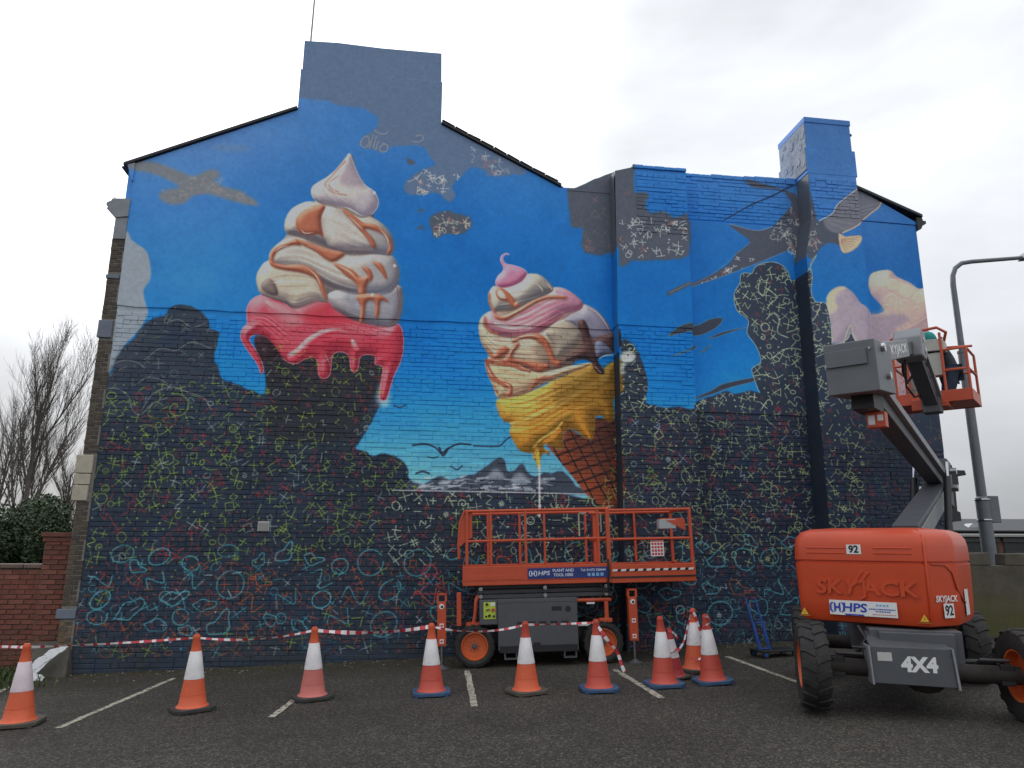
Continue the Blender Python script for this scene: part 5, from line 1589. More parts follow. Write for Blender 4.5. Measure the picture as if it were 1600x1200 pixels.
# hire banner
k = MB(); k.box(.80, 2.03, -.009, -.001, 1.235, 1.39); bn = k.build('banner', M_NAVYS, sl_)
fb = lambda x, z: frame((x, -.0105, z), (1, 0, 0), (0, 0, 1))
M_BT = mat('banner_text', (.62, .68, .8, 1), .5, .03)
text_part('lettering', 'HPS', .085, M_BT, bn, fb(1.04, 1.312), .001, .002, .15, sx=1.25)
text_part('lettering', 'PLANT AND', .058, M_BT, bn, fb(1.335, 1.348), .001, .0015)
text_part('lettering', 'TOOL HIRE', .058, M_BT, bn, fb(1.335, 1.282), .001, .0015)
text_part('lettering', 'Tel: 01472 358444', .050, M_BT, bn, fb(1.79, 1.345), .001, .001, sx=1.0)
for i in range(4):
    k = MB(); x = 1.70 + i * .066; k.box(x, x + .046, -.0115, -.008, 1.257, 1.303); k.build('icon', M_LBLUE, bn)
def hlogo(parent, F0, s, m_):
    """hexagon-like monogram: two brackets and an H"""
    for pts in ([(-.5, .5), (-.72, .28), (-.72, -.28), (-.5, -.5), (-.36, -.5), (-.56, -.22), (-.56, .22), (-.36, .5)], [(.5, .5), (.72, .28), (.72, -.28), (.5, -.5), (.36, -.5), (.56, -.22), (.56, .22), (.36, .5)],
                [(-.32, .5), (-.14, .36), (-.14, .1), (.14, .1), (.14, .36), (.32, .5), (.32, -.5), (.14, -.36), (.14, -.1), (-.14, -.1), (-.14, -.36), (-.32, -.5)]):
        k = MB(); k.prism([(a * s, b * s) for a, b in pts], 0, .0012, 'XY')
        o = k.build('logo', m_, parent); o.data.transform(F0); 
hlogo(bn, fb(.88, 1.312), .085, M_BT)

# ------------------------------------------------------------------ boom lift
T_ = Vector((4.40, 8.54, gz(4.40)))
bl = thing('boom_lift', 'orange and grey articulated boom lift with its basket raised to the mural', 'boom lift', T_, R(-40))
CH = R(40 - 19)
CHP = CH + R(5)                                          # chassis heading relative to the turntable
def cl(x, y, z):
    return (x * math.cos(CH) - y * math.sin(CH), x * math.sin(CH) + y * math.cos(CH), z)
for (x, y) in ((-.985, -1.05), (.93, -1.05), (-.95, 1.05), (.93, 1.05)):
    steer = R(10) if (x > 0 and y < 0) else (R(3) if y < 0 else 0)
    wheel(bl, cl(x, y, .425), .43, .285, (0, 0, CH + R(90) + steer if x < 0 else CH + R(90) + steer), 17, .56, side=(1 if x < 0 else -1))
def cbuild(k, name, m_, par=bl, **kw):
    return k.build(name, m_, par, None, (0, 0, CHP if name in ('axle_cover', 'side_flange', 'data_plate') else CH), **kw)
k = MB(); k.box(-.42, .42, -1.02, 1.2, .38, .80); k.box(-.34, .34, -1.1, -.9, .40, .78); ch_ = cbuild(k, 'chassis', M_GREY, bevel=.015)
k = MB()
k.prism([(-.56, .655), (.16, .65), (.185, .295), (-.545, .31)], -1.22, -1.17, 'XZ')
k.add([(-.56, -1.22, .655), (.16, -1.22, .65), (.13, -.85, .76), (-.54, -.85, .76), (-.56, -1.2, .635), (.16, -1.2, .63), (.13, -.85, .74), (-.54, -.85, .74)], [(0, 1, 2, 3), (7, 6, 5, 4), (0, 4, 5, 1), (1, 5, 6, 2), (2, 6, 7, 3), (3, 7, 4, 0)])
fp = cbuild(k, 'axle_cover', M_GREY, bevel=.008)
k = MB(); k.prism([(.162, .655), (.18, .655), (.207, .28), (.187, .28)], -1.24, -1.0, 'XZ'); cbuild(k, 'side_flange', M_LGREY)
k = MB(); k.prism([(-.58, .655), (-.563, .655), (-.547, .30), (-.565, .30)], -1.24, -1.0, 'XZ'); cbuild(k, 'side_flange', M_LGREY)
k = MB(); k.box(-.50, -.37, -1.224, -1.218, .52, .60); o = cbuild(k, 'data_plate', mat('dull_white', (.5, .5, .48, 1), .6, .1))
o = text_part('lettering', '4X4', .185, M_WHITE, bl, Matrix.Rotation(CHP, 4, 'Z') @ frame((-.13, -1.223, .49), (1, 0, .0), (0, 0, 1)), .001, .009, 0)
M_AXD = mat('axle_dirt', (.028, .021, .019, 1), .8, .3, 9, .3)
k = MB(); k.cyl((-.86, -1.05, .42), (.86, -1.05, .42), .085, n=14); k.lathe([(.05, -.18), (.11, -.11), (.13, 0), (.11, .11), (.05, .18)], 18, 'X', (.05, -1.0, .33)); cbuild(k, 'axle', M_AXD, smooth=True)
k = MB(); k.cyl((-.86, 1.05, .42), (.86, 1.05, .42), .085); cbuild(k, 'axle', M_AXD, smooth=True)
for sx in (-1, 1):
    k = MB()
    k.box(sx * .74 - .06, sx * .74 + .06, -1.12, -.98, .33, .52); k.cyl((sx * .15, -.92, .50), (sx * .72, -.94, .52), .026); k.cyl((sx * .5, -1.16, .56), (sx * .76, -1.14, .56), .018)
    cbuild(k, 'steering_knuckle', M_BLKM, bevel=.01)
pieces('hydraulic_hose', M_BLKM, bl, [[cl(-.55, -1.0, .55), cl(-.45, -1.05, .7), cl(-.5, -.9, .8)], [cl(.5, -1.0, .5), cl(.62, -1.1, .62), cl(.75, -1.02, .5)], [cl(-.45, -1.15, .62), cl(-.6, -1.12, .62)]], [.02, .016, .012])
k = MB(); k.lathe([(.42, .80), (.42, .86), (.36, .86), (.36, .93)], 28, 'Z'); k.box(-.5, .42, -.7, 1.0, .88, .95); k.build('turntable', M_BLKM, bl, bevel=.01)

# hood: rounded shell lofted from horizontal sections
HX0, HX1, HY0, HY1 = -.80, .74, -.95, .42
def hood_section(ins, bow, z):
    """plan outline: bowed rear face, wide chamfer at the right rear corner, rounded corners"""
    corners = [(HX0, HY0, .13), (.53, HY0, .10), (HX1, -.52, .12), (HX1, HY1, .12), (HX0, HY1, .12)]
    n = len(corners)
    P = [Vector((c[0], c[1])) for c in corners]
    # inset polygon
    Q_ = []
    for i in range(n):
        a, b, c = P[i - 1], P[i], P[(i + 1) % n]
        d1 = (b - a).normalized(); d2 = (c - b).normalized()
        n1 = Vector((-d1.y, d1.x)); n2 = Vector((-d2.y, d2.x))
        bis = (n1 + n2); bis = bis / bis.dot(n1)
        Q_.append(b + bis * ins)
    pts = []
    for i in range(n):
        a, b, c = Q_[i - 1], Q_[i], Q_[(i + 1) % n]
        d1 = (b - a).normalized(); d2 = (c - b).normalized()
        ang = math.acos(max(-1, min(1, d1.dot(d2))))
        tl = corners[i][2] * math.tan(ang / 2) if ang < 1.2 else corners[i][2]
        p0, p1 = b - d1 * tl, b + d2 * tl
        for k_ in range(7):
            t = k_ / 6
            q = p0 * (1 - t) ** 2 + b * 2 * t * (1 - t) + p1 * t * t
            pts.append([q.x, q.y, z])
        if i == 0:
            nx_ = Q_[1] - d2 * .06
            for k_ in range(1, 6):
                q = p1.lerp(nx_, k_ / 6); pts.append([q.x, q.y, z])
    for p in pts:
        if p[1] < HY0 + .2 and p[0] < .56:
            u = (p[0] + .135) / .67
            p[1] -= bow * max(0, 1 - u * u)
    return [tuple(p) for p in pts]
secs = [(.10, .02, .815), (.045, .03, .835), (.02, .035, .89), (.012, .04, 1.05), (.004, .045, 1.30), (.0, .045, 1.428), (.0, .045, 1.434), (.018, .04, 1.442), (.018, .04, 1.462), (.0, .045, 1.470), (.0, .045, 1.476), (.004, .045, 1.62), (.018, .04, 1.70), (.06, .03, 1.765), (.14, .02, 1.80), (.30, .0, 1.815)]
k = MB(); n0 = None
for ins, bow, z in secs:
    ps = hood_section(ins, bow, z); n0 = len(ps); k.v += ps
for j in range(len(secs) - 1):
    for i in range(n0):
        k.f.append((j * n0 + i, j * n0 + (i + 1) % n0, (j + 1) * n0 + (i + 1) % n0, (j + 1) * n0 + i)); k.mi.append(0)
k.f += [tuple(range(n0 - 1, -1, -1)), tuple(range((len(secs) - 1) * n0, len(secs) * n0))]; k.mi += [0, 0]
hood = k.build('counterweight_hood', M_HOOD, bl, smooth=True, angle=40)
def hy(x, z=1.2):
    u = (x + .135) / .67
    return HY0 - .045 * max(0, 1 - u * u)
# vertical seam and side recess on the right flank
k = MB(); k.tube([(.50, HY0 + .06, .835), (.525, HY0 + .022, .90), (.53, HY0 + .012, 1.2), (.53, HY0 + .012, 1.62), (.515, HY0 + .05, 1.72), (.46, HY0 + .14, 1.80)], .010, 8); k.build('seam_rib', M_HOOD, hood, smooth=True)
_cp = lambda u, z: tuple(Vector((.53, HY0, z)) + Vector((.21, .43, 0)).normalized() * u)
M_SEAM = mat('hood_seam', (.36, .045, .014, 1), .6, .1)
k = MB(); k.tube([_cp(.08, 1.44), _cp(.28, 1.43), _cp(.38, 1.36), _cp(.43, 1.20), (HX1 + .001, -.42, 1.08), (HX1 + .001, -.3, 1.05)], .009, 6); k.build('side_seam', M_SEAM, hood, smooth=True)
for x0, x1 in ((-.63, -.22), (.06, .42)):
    k = MB()
    for zz_ in (1.60, 1.545):
        k.tube([(x, hy(x) + .002, zz_) for x in np.linspace(x0, x1, 6)], .007, 6)
    k.build('moulded_rib', M_HOOD, hood, smooth=True)
# moulded lettering
fh = lambda x, z, off=.0: frame((x, hy(x) - off, z), (1, -(-.09 * ((x + .09) / .71) * .0), 0), (0, 0, 1))
o = text_part('lettering', 'SK', .205, M_HOOD, hood, fh(-.42, 1.185, .0), .006, .006, .1, sx=1.15)
o = text_part('lettering', 'Y', .205, M_HOOD, hood, fh(-.215, 1.185, .0), .006, .006, .3, sx=1.1)
o = text_part('lettering', 'ACK', .205, M_HOOD, hood, fh(.18, 1.185, .0), .006, .006, 0, sx=1.25)
k = MB(); F0 = fh(-.09, 1.185, .0)
k.prism([(-.11, .02), (-.075, .02), (.04, .175), (.005, .175)], -.012, .006, 'XY'); k.prism([(-.03, .045), (.0, .045), (.10, .165), (.07, .165)], -.012, .006, 'XY'); k.prism([(.015, .08), (.045, .08), (.045, -.09), (-.03, -.13), (-.02, -.095), (.015, -.07)], -.012, .006, 'XY')
o = k.build('lettering', M_HOOD, hood, bevel=.003); o.data.transform(F0)
def plate(name, x0, x1, z0, z1, m_, off=.004, par=None, skew=0):
    k = MB(); n = 5
    vs = []
    for i in range(n + 1):
        x = x0 + (x1 - x0) * i / n
        for z in (z0 + skew * i / n, z1 + skew * i / n):
            vs += [(x, hy(x) - off, z), (x, hy(x) - off + .003, z)]
    fs = []
    for i in range(n):
        a = i * 4; b = a + 4
        fs += [(a, b, b + 2, a + 2), (a + 1, a + 3, b + 3, b + 1), (a, a + 1, b + 1, b), (a + 2, b + 2, b + 3, a + 3)]
    fs += [(0, 2, 3, 1), (n * 4, n * 4 + 1, n * 4 + 3, n * 4 + 2)]
    k.add(vs, fs)
    return k.build(name, m_, par or hood)
p92 = plate('number_plate', -.20, -.055, 1.535, 1.635, M_WHITE)
text_part('lettering', '92', .105, M_BLACKP, p92, fh(-.1275, 1.584, .0065), .001, .003, 0, sx=.95)
pb = plate('hire_sticker', -.425, .235, .905, 1.055, M_WHITE, .005, skew=-.0)
hlogo(pb, fh(-.345, .982, .0065), .105, M_LOGO)
text_part('lettering', 'HPS', .12, M_LOGO, pb, fh(-.175, .982, .0065), .001, .003, .1, sx=1.2)
k = MB(); k.prism([(-.10, -.078), (.085, -.078), (.075, -.064), (-.11, -.064)], 0, .001, 'XY'); o = k.build('underline', M_LOGO, pb); o.data.transform(fh(-.165, .985, .0065))
for i in range(4):
    k = MB(); x = .04 + i * .032; k.prism([(0, 0), (.02, 0), (.02, .018), (0, .018)], 0, .001, 'XY'); o = k.build('icon', M_LBLUE, pb); o.data.transform(fh(x, 1.012, .0065))
def small_print(par, x0, x1, z, h, m_):
    r = random.Random(int(z * 1000)); x = x0
    while x < x1:
        w = r.uniform(.006, .02)
        k = MB(); k.prism([(0, 0), (w, 0), (w, h), (0, h)], 0, .0008, 'XY'); o = k.build('small_print', m_, par); o.data.transform(fh(x, z, .0065))
        x += w + r.uniform(.003, .007)
small_print(pb, -.03, .215, .975, .012, M_LOGO)
small_print(pb, .03, .16, .953, .011, M_LOGO)
small_print(pb, .0, .21, .925, .006, M_RED)
for x in (-.70, .47):
    k = MB(); F0 = fh(x, .915, .004)
    k.prism([(-.04, -.03), (.04, -.03), (0, .04)], 0, .002, 'XY'); o = k.build('warning_sticker', M_YEL, hood); o.data.transform(F0)
    k = MB(); k.prism([(-.008, -.015), (.008, -.015), (0, .015)], 0, .003, 'XY'); k.prism([(-.06, -.045), (.06, -.045), (.06, -.038), (-.06, -.038)], 0, .002, 'XY'); o2 = k.build('sign', mat('amber', (.5, .2, .03, 1), .5, .1), o); o2.data.transform(F0)
# stickers on the right flank / chamfer
_cd = Vector((.21, .43, 0)).normalized(); _cn = Vector((_cd.y, -_cd.x, 0))
def fs_(u, z, off=.004):
    """u metres along the chamfer face from its rear seam"""
    p = Vector((.53, HY0, z)) + _cd * u + _cn * off
    return frame(p, _cd, (0, 0, 1))
fq_ = lambda y, z, off=.004: frame((HX1 + off, y, z), (0, 1, 0), (0, 0, 1))
k = MB(); k.prism([(-.075, -.07), (.075, -.07), (.075, .07), (-.075, .07)], 0, .002, 'XY'); o = k.build('number_plate', M_WHITE, hood); o.data.transform(fs_(.27, .985, .002))
text_part('lettering', '92', .135, M_BLACKP, o, fs_(.27, .985, .006), .001, .003, 0, sx=.9)
text_part('lettering', 'SKYJACK', .085, M_WHITE, hood, fs_(.25, 1.10, .004), .001, .002, .15, sx=.95)
k = MB(); k.prism([(-.10, -.13), (.10, -.13), (.10, .13), (-.10, .13)], 0, .002, 'XY'); o = k.build('data_plate', M_WHITE, hood); o.data.transform(fq_(-.2, 1.05, .0))
# lower arm, upright link, upper arm, elbow, main boom, jib
X = .02
zz0 = T_.z
def P3(t, z, x=X):
    return (x, t, z - zz0)
k = MB(); k.box(X - .22, X - .14, .2, .95, .93, 1.75); k.box(X + .14, X + .22, .2, .95, .93, 1.75); k.build('turntable_tower', M_LGREY, bl, bevel=.015)
k = MB(); k.beam(P3(.45, 1.62), P3(3.35, 2.52), .22, .24); k.build('lower_arm', M_LGREY, bl, bevel=.015)
k = MB(); k.beam(P3(.8, 1.98), P3(3.1, 2.66), .30, .06); k.build('tie_link', M_GREY, bl, bevel=.01)
k = MB(); k.beam(P3(3.30, 2.35), P3(3.42, 3.05), .34, .30); ul_ = k.build('upright_link', M_GREY, bl, bevel=.02)
k = MB(); k.cyl(P3(3.38, 2.62, X - .26), P3(3.38, 2.62, X + .26), .05, n=14); k.cyl(P3(3.38, 2.88, X - .26), P3(3.38, 2.88, X + .26), .05, n=14); k.build('pivot_pin', M_CHROME, ul_)
k = MB(); k.cyl(P3(2.4, 1.75, X + .2), P3(2.9, 2.75, X + .2), .05, n=14); k.build('lift_cylinder', M_BLKM, bl, smooth=True)
k = MB(); k.cyl(P3(2.4, 1.75, X - .24), P3(2.9, 2.75, X - .24), .05, n=14); k.build('lift_cylinder', M_BLKM, bl, smooth=True)
k = MB(); k.cyl(P3(2.9, 2.75, X + .2), P3(3.0, 2.98, X + .2), .026, n=12); k.cyl(P3(2.9, 2.75, X - .24), P3(3.0, 2.98, X - .24), .026, n=12); k.build('cylinder_rod', M_CHROME, bl, smooth=True)
k = MB(); k.beam(P3(-.55, 3.56), P3(3.40, 2.72), .24, .26, w1=.20, h1=.22); ua = k.build('upper_arm', M_GREY, bl, bevel=.015)
for sx in (-.12, .12):
    k = MB(); k.beam(P3(-.5, 3.64, X + sx * 1.2), P3(3.35, 2.80, X + sx * 1.0), .075, .10); k.build('edge_rail', M_LGREY, ua, bevel=.006)
el0, el1 = Vector(P3(-.98, 3.70)), Vector(P3(-.20, 3.78))
k = MB(); k.beam(el0, el1, .54, .58); M_ELB = mat('elbow_grey', (.155, .165, .18, 1), .48, .08, 3, .03, 50, dirt=.25, dirtcol=(.1, .1, .1, 1))
elb = k.build('elbow_housing', M_ELB, bl, bevel=.012)
d_ = (el1 - el0).normalized(); up_el = Vector((0, -d_.z, d_.y))
k = MB(); c0 = el0 - d_ * .012
M0 = frame(c0, (1, 0, 0), up_el)
k.box(-.25, .18, .02, .20, -.002, .016); o = k.build('cover_plate', M_ELB, elb, bevel=.004); o.data.transform(M0)
k = MB()
for a, b in ((-.255, .045), (.22, .185)):
    k.cyl((a, b, 0), (a, b, .022), .013, n=10)
o = k.build('bolt', M_CHROME, elb); o.data.transform(M0)
k = MB(); k.cyl((X + .25, el0.y + .3, el0.z + .25), (X + .31, el0.y + .3, el0.z + .25), .05, n=14); k.build('pivot_pin', M_CHROME, elb)
k = MB(); k.cyl((X + .26, el0.y + .45, el0.z - .05), (X + .31, el0.y + .45, el0.z - .05), .045, n=14); k.build('pivot_pin', M_CHROME, elb)
k = MB(); k.box(X - .12, X + .12, el0.y + .35, el0.y + .8, el0.z - .42, el0.z - .25); k.build('under_bracket', M_BLKM, elb, bevel=.01)
k = MB(); k.box(X - .04, X + .16, el0.y + .62, el0.y + .76, el0.z - .60, el0.z - .42); k.box(X - .06, X - .03, el0.y + .66, el0.y + .72, el0.z - .45, el0.z - .2); o = k.build('flag_bracket', M_OR, elb, bevel=.006)
k = MB(); k.box(X - .02, X + .05, el0.y + .612, el0.y + .62, el0.z - .57, el0.z - .46); k.box(X + .08, X + .14, el0.y + .612, el0.y + .62, el0.z - .53, el0.z - .46); k.build('sticker', M_WHITE, o)
k = MB(); k.beam(P3(-.35, 3.98), P3(1.75, 4.50), .21, .25); mb_ = k.build('main_boom', M_LGREY, bl, bevel=.012)
k = MB(); k.beam(P3(1.6, 4.46), P3(2.45, 4.66), .16, .19); k.build('fly_boom', M_GREY, mb_, bevel=.01)
db = (Vector(P3(1.75, 4.5)) - Vector(P3(-.35, 3.98))).normalized()
text_part('lettering', 'SKYJACK', .17, M_WHITE, mb_, frame(Vector(P3(1.02, 4.318)) + Vector((.108, 0, 0)), (0, db.y, db.z), (0, -db.z, db.y)), .001, .005, .1, sx=1.75)
k = MB(); k.prism([(2.22, 4.48 - zz0), (2.55, 4.46 - zz0), (2.66, 4.62 - zz0), (2.62, 4.90 - zz0), (2.36, 4.94 - zz0), (2.22, 4.78 - zz0)], X - .19, X + .19, 'YZ'); jh = k.build('jib_head', M_LGREY, bl, bevel=.03)
k = MB(); k.cyl((X - .2, 2.5, 4.6 - zz0), (X + .2, 2.5, 4.6 - zz0), .06, n=14); k.cyl((X - .2, 2.42, 4.76 - zz0), (X + .2, 2.42, 4.76 - zz0), .04, n=14); k.build('pivot_pin', M_CHROME, jh)
k = MB(); k.beam(P3(2.45, 4.74), P3(3.66, 3.98), .20, .17); jb = k.build('jib', M_GREY, bl, bevel=.012)
k = MB(); k.beam(P3(2.45, 4.86, X + .13), P3(3.64, 4.10, X + .13), .05, .06); k.build('jib_link', M_LGREY, jb)
k = MB(); k.beam(P3(2.45, 4.86, X - .13), P3(3.64, 4.10, X - .13), .05, .06); k.build('jib_link', M_LGREY, jb)
pieces('hydraulic_hose', M_BLKM, jb, [[P3(2.4, 4.7, X - .1), P3(2.6, 4.35, X - .16), P3(2.75, 4.2, X - .15), P3(3.0, 4.35, X - .12)], [P3(2.3, 4.6, X - .05), P3(2.5, 4.1, X - .12), P3(2.9, 4.0, X - .1), P3(3.4, 4.1, X - .1)]], [.02, .016], 8)
k = MB(); k.box(X - .13, X + .13, 3.55, 3.80, 3.84 - zz0, 4.10 - zz0); k.build('rotator', M_GREY, bl, bevel=.02)
# basket
BX0, BX1, BY0, BY1, BZ = -.50, .56, 3.82, 4.66, 4.09 - zz0
k = MB()
k.box(BX0, BX1, BY0, BY1, BZ - .05, BZ)
for (a, b, c, d) in ((BX0, BX1, BY0 - .02, BY0), (BX0, BX1, BY1, BY1 + .02), (BX0 - .02, BX0, BY0 - .02, BY1 + .02), (BX1, BX1 + .02, BY0 - .02, BY1 + .02)):
    k.box(a, b, c, d, BZ - .06, BZ + .13)
bk = k.build('basket', M_OR, bl, bevel=.006)
k = MB(); k.box(X - .30, X + .05, BY0 - .15, BY0 - .02, BZ - .18, BZ); k.box(X - .22, X + .22, BY0 - .1, BY0 + .3, BZ - .14, BZ - .05); k.build('basket_mount', M_OR, bk, bevel=.01)
def br(pts, r=.021):
    k = MB(); k.tube(pts, r, 8); return k.build('rail', M_OR, bk, smooth=True)
for (x, y) in ((BX0, BY0), (BX1, BY0), (BX0, BY1), (BX1, BY1), (.22, BY0), (-.3, BY0)):
    br([(x, y, BZ + .1), (x, y, BZ + (1.1 if x < BX1 - .1 else .80))])
br([(BX0, BY1, BZ + 1.1), (BX0, BY0, BZ + 1.1), (-.35, BY0 - .02, BZ + 1.16), (.2, BY0 - .05, BZ + 1.18), (.30, BY0 + .12, BZ + 1.12), (.22, BY0 + .35, BZ + 1.02)], .024)
br([(BX0, BY1, BZ + 1.1), (BX1, BY1, BZ + 1.0)])
br([(.22, BY0, BZ + .80), (BX1, BY0, BZ + .80), (BX1, BY1, BZ + .82)]); br([(.22, BY0, BZ + .46), (BX1, BY0, BZ + .46), (BX1, BY1, BZ + .48)])
br([(BX0, BY0, BZ + .62), (-.3, BY0, BZ + .62)]); br([(BX0, BY1, BZ + .6), (BX0, BY0, BZ + .6)]); br([(BX0, BY1, BZ + .55), (BX1, BY1, BZ + .55)])
M_CONS = mat('console_beige', (.46, .45, .40, 1), .55, .1, 5, .05)
k = MB(); k.prism([(-.08, .82), (.27, .80), (.27, .96), (.24, 1.0), (-.06, 1.02), (-.08, .96)], BY0 + .0, BY0 + .26, 'XZ'); o = k.build('control_console', M_CONS, bk, (0, 0, BZ), bevel=.012)
k = MB(); k.box(.0, .20, BY0 + .03, BY0 + .2, .40, .78); k.build('console_post', M_CONS, o, bevel=.01)
k = MB(); k.cyl((.22, BY0 + .05, 1.0), (.24, BY0 + .06, 1.03), .02); k.build('knob', M_BLKM, o)
# paint drum in the basket, a thing of its own
B2W = Matrix.Translation(T_) @ Matrix.Rotation(R(-40), 4, 'Z')
pd = thing('paint_drum', 'cream paint drum standing in the raised orange basket', 'drum', B2W @ Vector((-.24, BY0 + .22, BZ)))
k = MB(); k.lathe([(.13, .0), (.14, .02), (.145, .40), (.15, .41), (.15, .43), (.14, .44)], 22, 'Z'); k.build('body', M_CONS, pd, smooth=True)
k = MB(); k.lathe([(.153, .43), (.153, .455), (.12, .46), (.001, .46)], 22, 'Z', cap=False); k.build('lid', M_CONS, pd, smooth=True)
k = MB(); k.tube([(-.15, 0, .38), (-.17, -.06, .25), (-.12, -.14, .2), (0, -.17, .18), (.12, -.14, .2), (.17, -.06, .25), (.15, 0, .38)], .005, 6); k.build('handle', M_CHROME, pd)
# ------------------------------------------------------------------ traffic cones
M_CO = [mat('cone_orange', (.74, .13, .05, 1), .55, .1, 4, .08, 40, dirt=.3, dirtcol=(.3, .07, .04, 1)), mat('cone_red', (.58, .085, .055, 1), .55, .1, 4, .08, 40, dirt=.3, dirtcol=(.25, .06, .04, 1)),
        mat('cone_faded', (.6, .17, .14, 1), .6, .12, 4, .08, 40, dirt=.3, dirtcol=(.35, .12, .1, 1)), mat('cone_dark_red', (.42, .04, .045, 1), .55, .12, 4, .08, 40, dirt=.35, dirtcol=(.15, .03, .03, 1))]
M_SLV = mat('cone_sleeve', (.70, .68, .68, 1), .45, .1, 9, .1, 50, dirt=.45, dirtcol=(.42, .39, .38, 1))
M_SLV2 = mat('cone_sleeve_pink', (.66, .55, .58, 1), .45, .1, 9, .1, 50, dirt=.35, dirtcol=(.4, .35, .36, 1))
M_BASE = [mat('cone_base_black', (.045, .043, .042, 1), .8, .25, 6, .25, 40, dirt=.5, dirtcol=(.1, .09, .075, 1)), mat('cone_base_blue', (.045, .10, .20, 1), .7, .2, 6, .25, 40, dirt=.5, dirtcol=(.08, .09, .1, 1)),
          mat('cone_base_brown', (.095, .085, .068, 1), .85, .25, 6, .25, 40, dirt=.5, dirtcol=(.05, .045, .04, 1))]
CONE_TOPS = {}
def cone(i, px, py, label, h=.82, top=0, low=0, base=0, sleeve=M_SLV, rot=20, lean=(0, 0), bw=.225):
    p = on_ground(px, py)
    t = thing('traffic_cone', label, 'traffic cone', (p.x, p.y, gz(p.x)), 0, 'traffic cones cordoning off the wall')
    t.rotation_euler = (R(lean[0]), R(lean[1]) - .03, R(rot))
    s = h / .82
    k = MB(); w = bw * s; c = .085 * s
    oct_ = [(-w + c, -w), (w - c, -w), (w, -w + c), (w, w - c), (w - c, w), (-w + c, w), (-w, w - c), (-w, -w + c)]
    k.prism(oct_, .012, .05 * s, 'XY')
    for (a, b) in ((-w + .06, -w + .06), (w - .06, -w + .06), (w - .06, w - .06), (-w + .06, w - .06)):
        k.box(a - .03, a + .03, b - .03, b + .03, 0, .012)
    k.build('base', M_BASE[base], t, bevel=.012)
    rad = lambda f: (.152 - (.152 - .030) * f) * s
    zf = lambda f: (.05 + f * .77) * s
    k = MB(); k.lathe([(rad(0) * 1.16, zf(0)), (rad(0) * 1.08, zf(.015)), (rad(.03), zf(.035)), (rad(.17), zf(.17)), (rad(.172) + .003, zf(.172)), (rad(.178) + .003, zf(.178)), (rad(.18), zf(.18)), (rad(.38), zf(.38))], 32, 'Z', cap=False); k.build('skirt', M_CO[low], t, smooth=True, angle=50)
    k = MB(); k.lathe([(rad(.38) - .001, zf(.379)), (rad(.382) + .003, zf(.383)), (rad(.76) + .003, zf(.76)), (rad(.76) - .001, zf(.764))], 32, 'Z', cap=False); k.build('reflective_sleeve', sleeve, t, smooth=True, angle=50)
    k = MB(); k.lathe([(rad(.76), zf(.76)), (rad(.93), zf(.93)), (rad(.94) + .004, zf(.935)), (rad(.96) + .004, zf(.975)), (rad(.99), zf(.98)), (rad(1.0), zf(1.0)), (rad(1.0) * .7, zf(1.003)), (rad(1) * .6, zf(.98))], 32, 'Z', cap=False); k.build('tip', M_CO[top], t, smooth=True, angle=50)
    bpy.context.view_layer.update()
    CONE_TOPS[i] = t.matrix_world @ Vector((0, 0, h * .955))
    return t
cone(1, 28, 1133, 'bright orange cone with pinkish sleeve and dark base in front of the crumpled plastic sheet', sleeve=M_SLV2, rot=12, base=2)
cone(2, 300, 1110, 'bright orange cone on a dark base turned cornerwise beside the long painted bay line', rot=38, base=0)
cone(3, 488, 1092, 'cone with faded pink skirt on a mossy dark base over a short bay line', low=2, rot=30, base=0)
cone(4, 674, 1085, 'red-orange cone on a blue base standing before the scissor lift\'s first outrigger', low=1, rot=8, base=1)
cone(5, 823, 1083, 'scuffed orange cone on a brown base in front of the grey engine cover', low=0, top=1, rot=28, base=2)
cone(6, 936, 1079, 'red cone on a blue base hiding a scissor lift wheel, loose tape tied on top', low=1, top=1, rot=4, base=1)
cone(7, 1038, 1072, 'red cone on a blue base straddling a worn bay line, without any tape', low=1, top=1, rot=6, base=1)
cone(8, 1056, 1060, 'small dark red cone with tape wound round its sleeve, half hidden behind another', h=.63, low=3, top=3, rot=18, base=0, lean=(0, -5))
cone(9, 1087, 1049, 'orange cone with a mossy base and tape bunched round its top', low=0, top=0, rot=22, base=2, lean=(0, 1.5))
cone(10, 1114, 1067, 'red cone on a bright blue base with a tape loop at its neck', low=1, top=1, rot=5, base=1, lean=(0, -2.5))

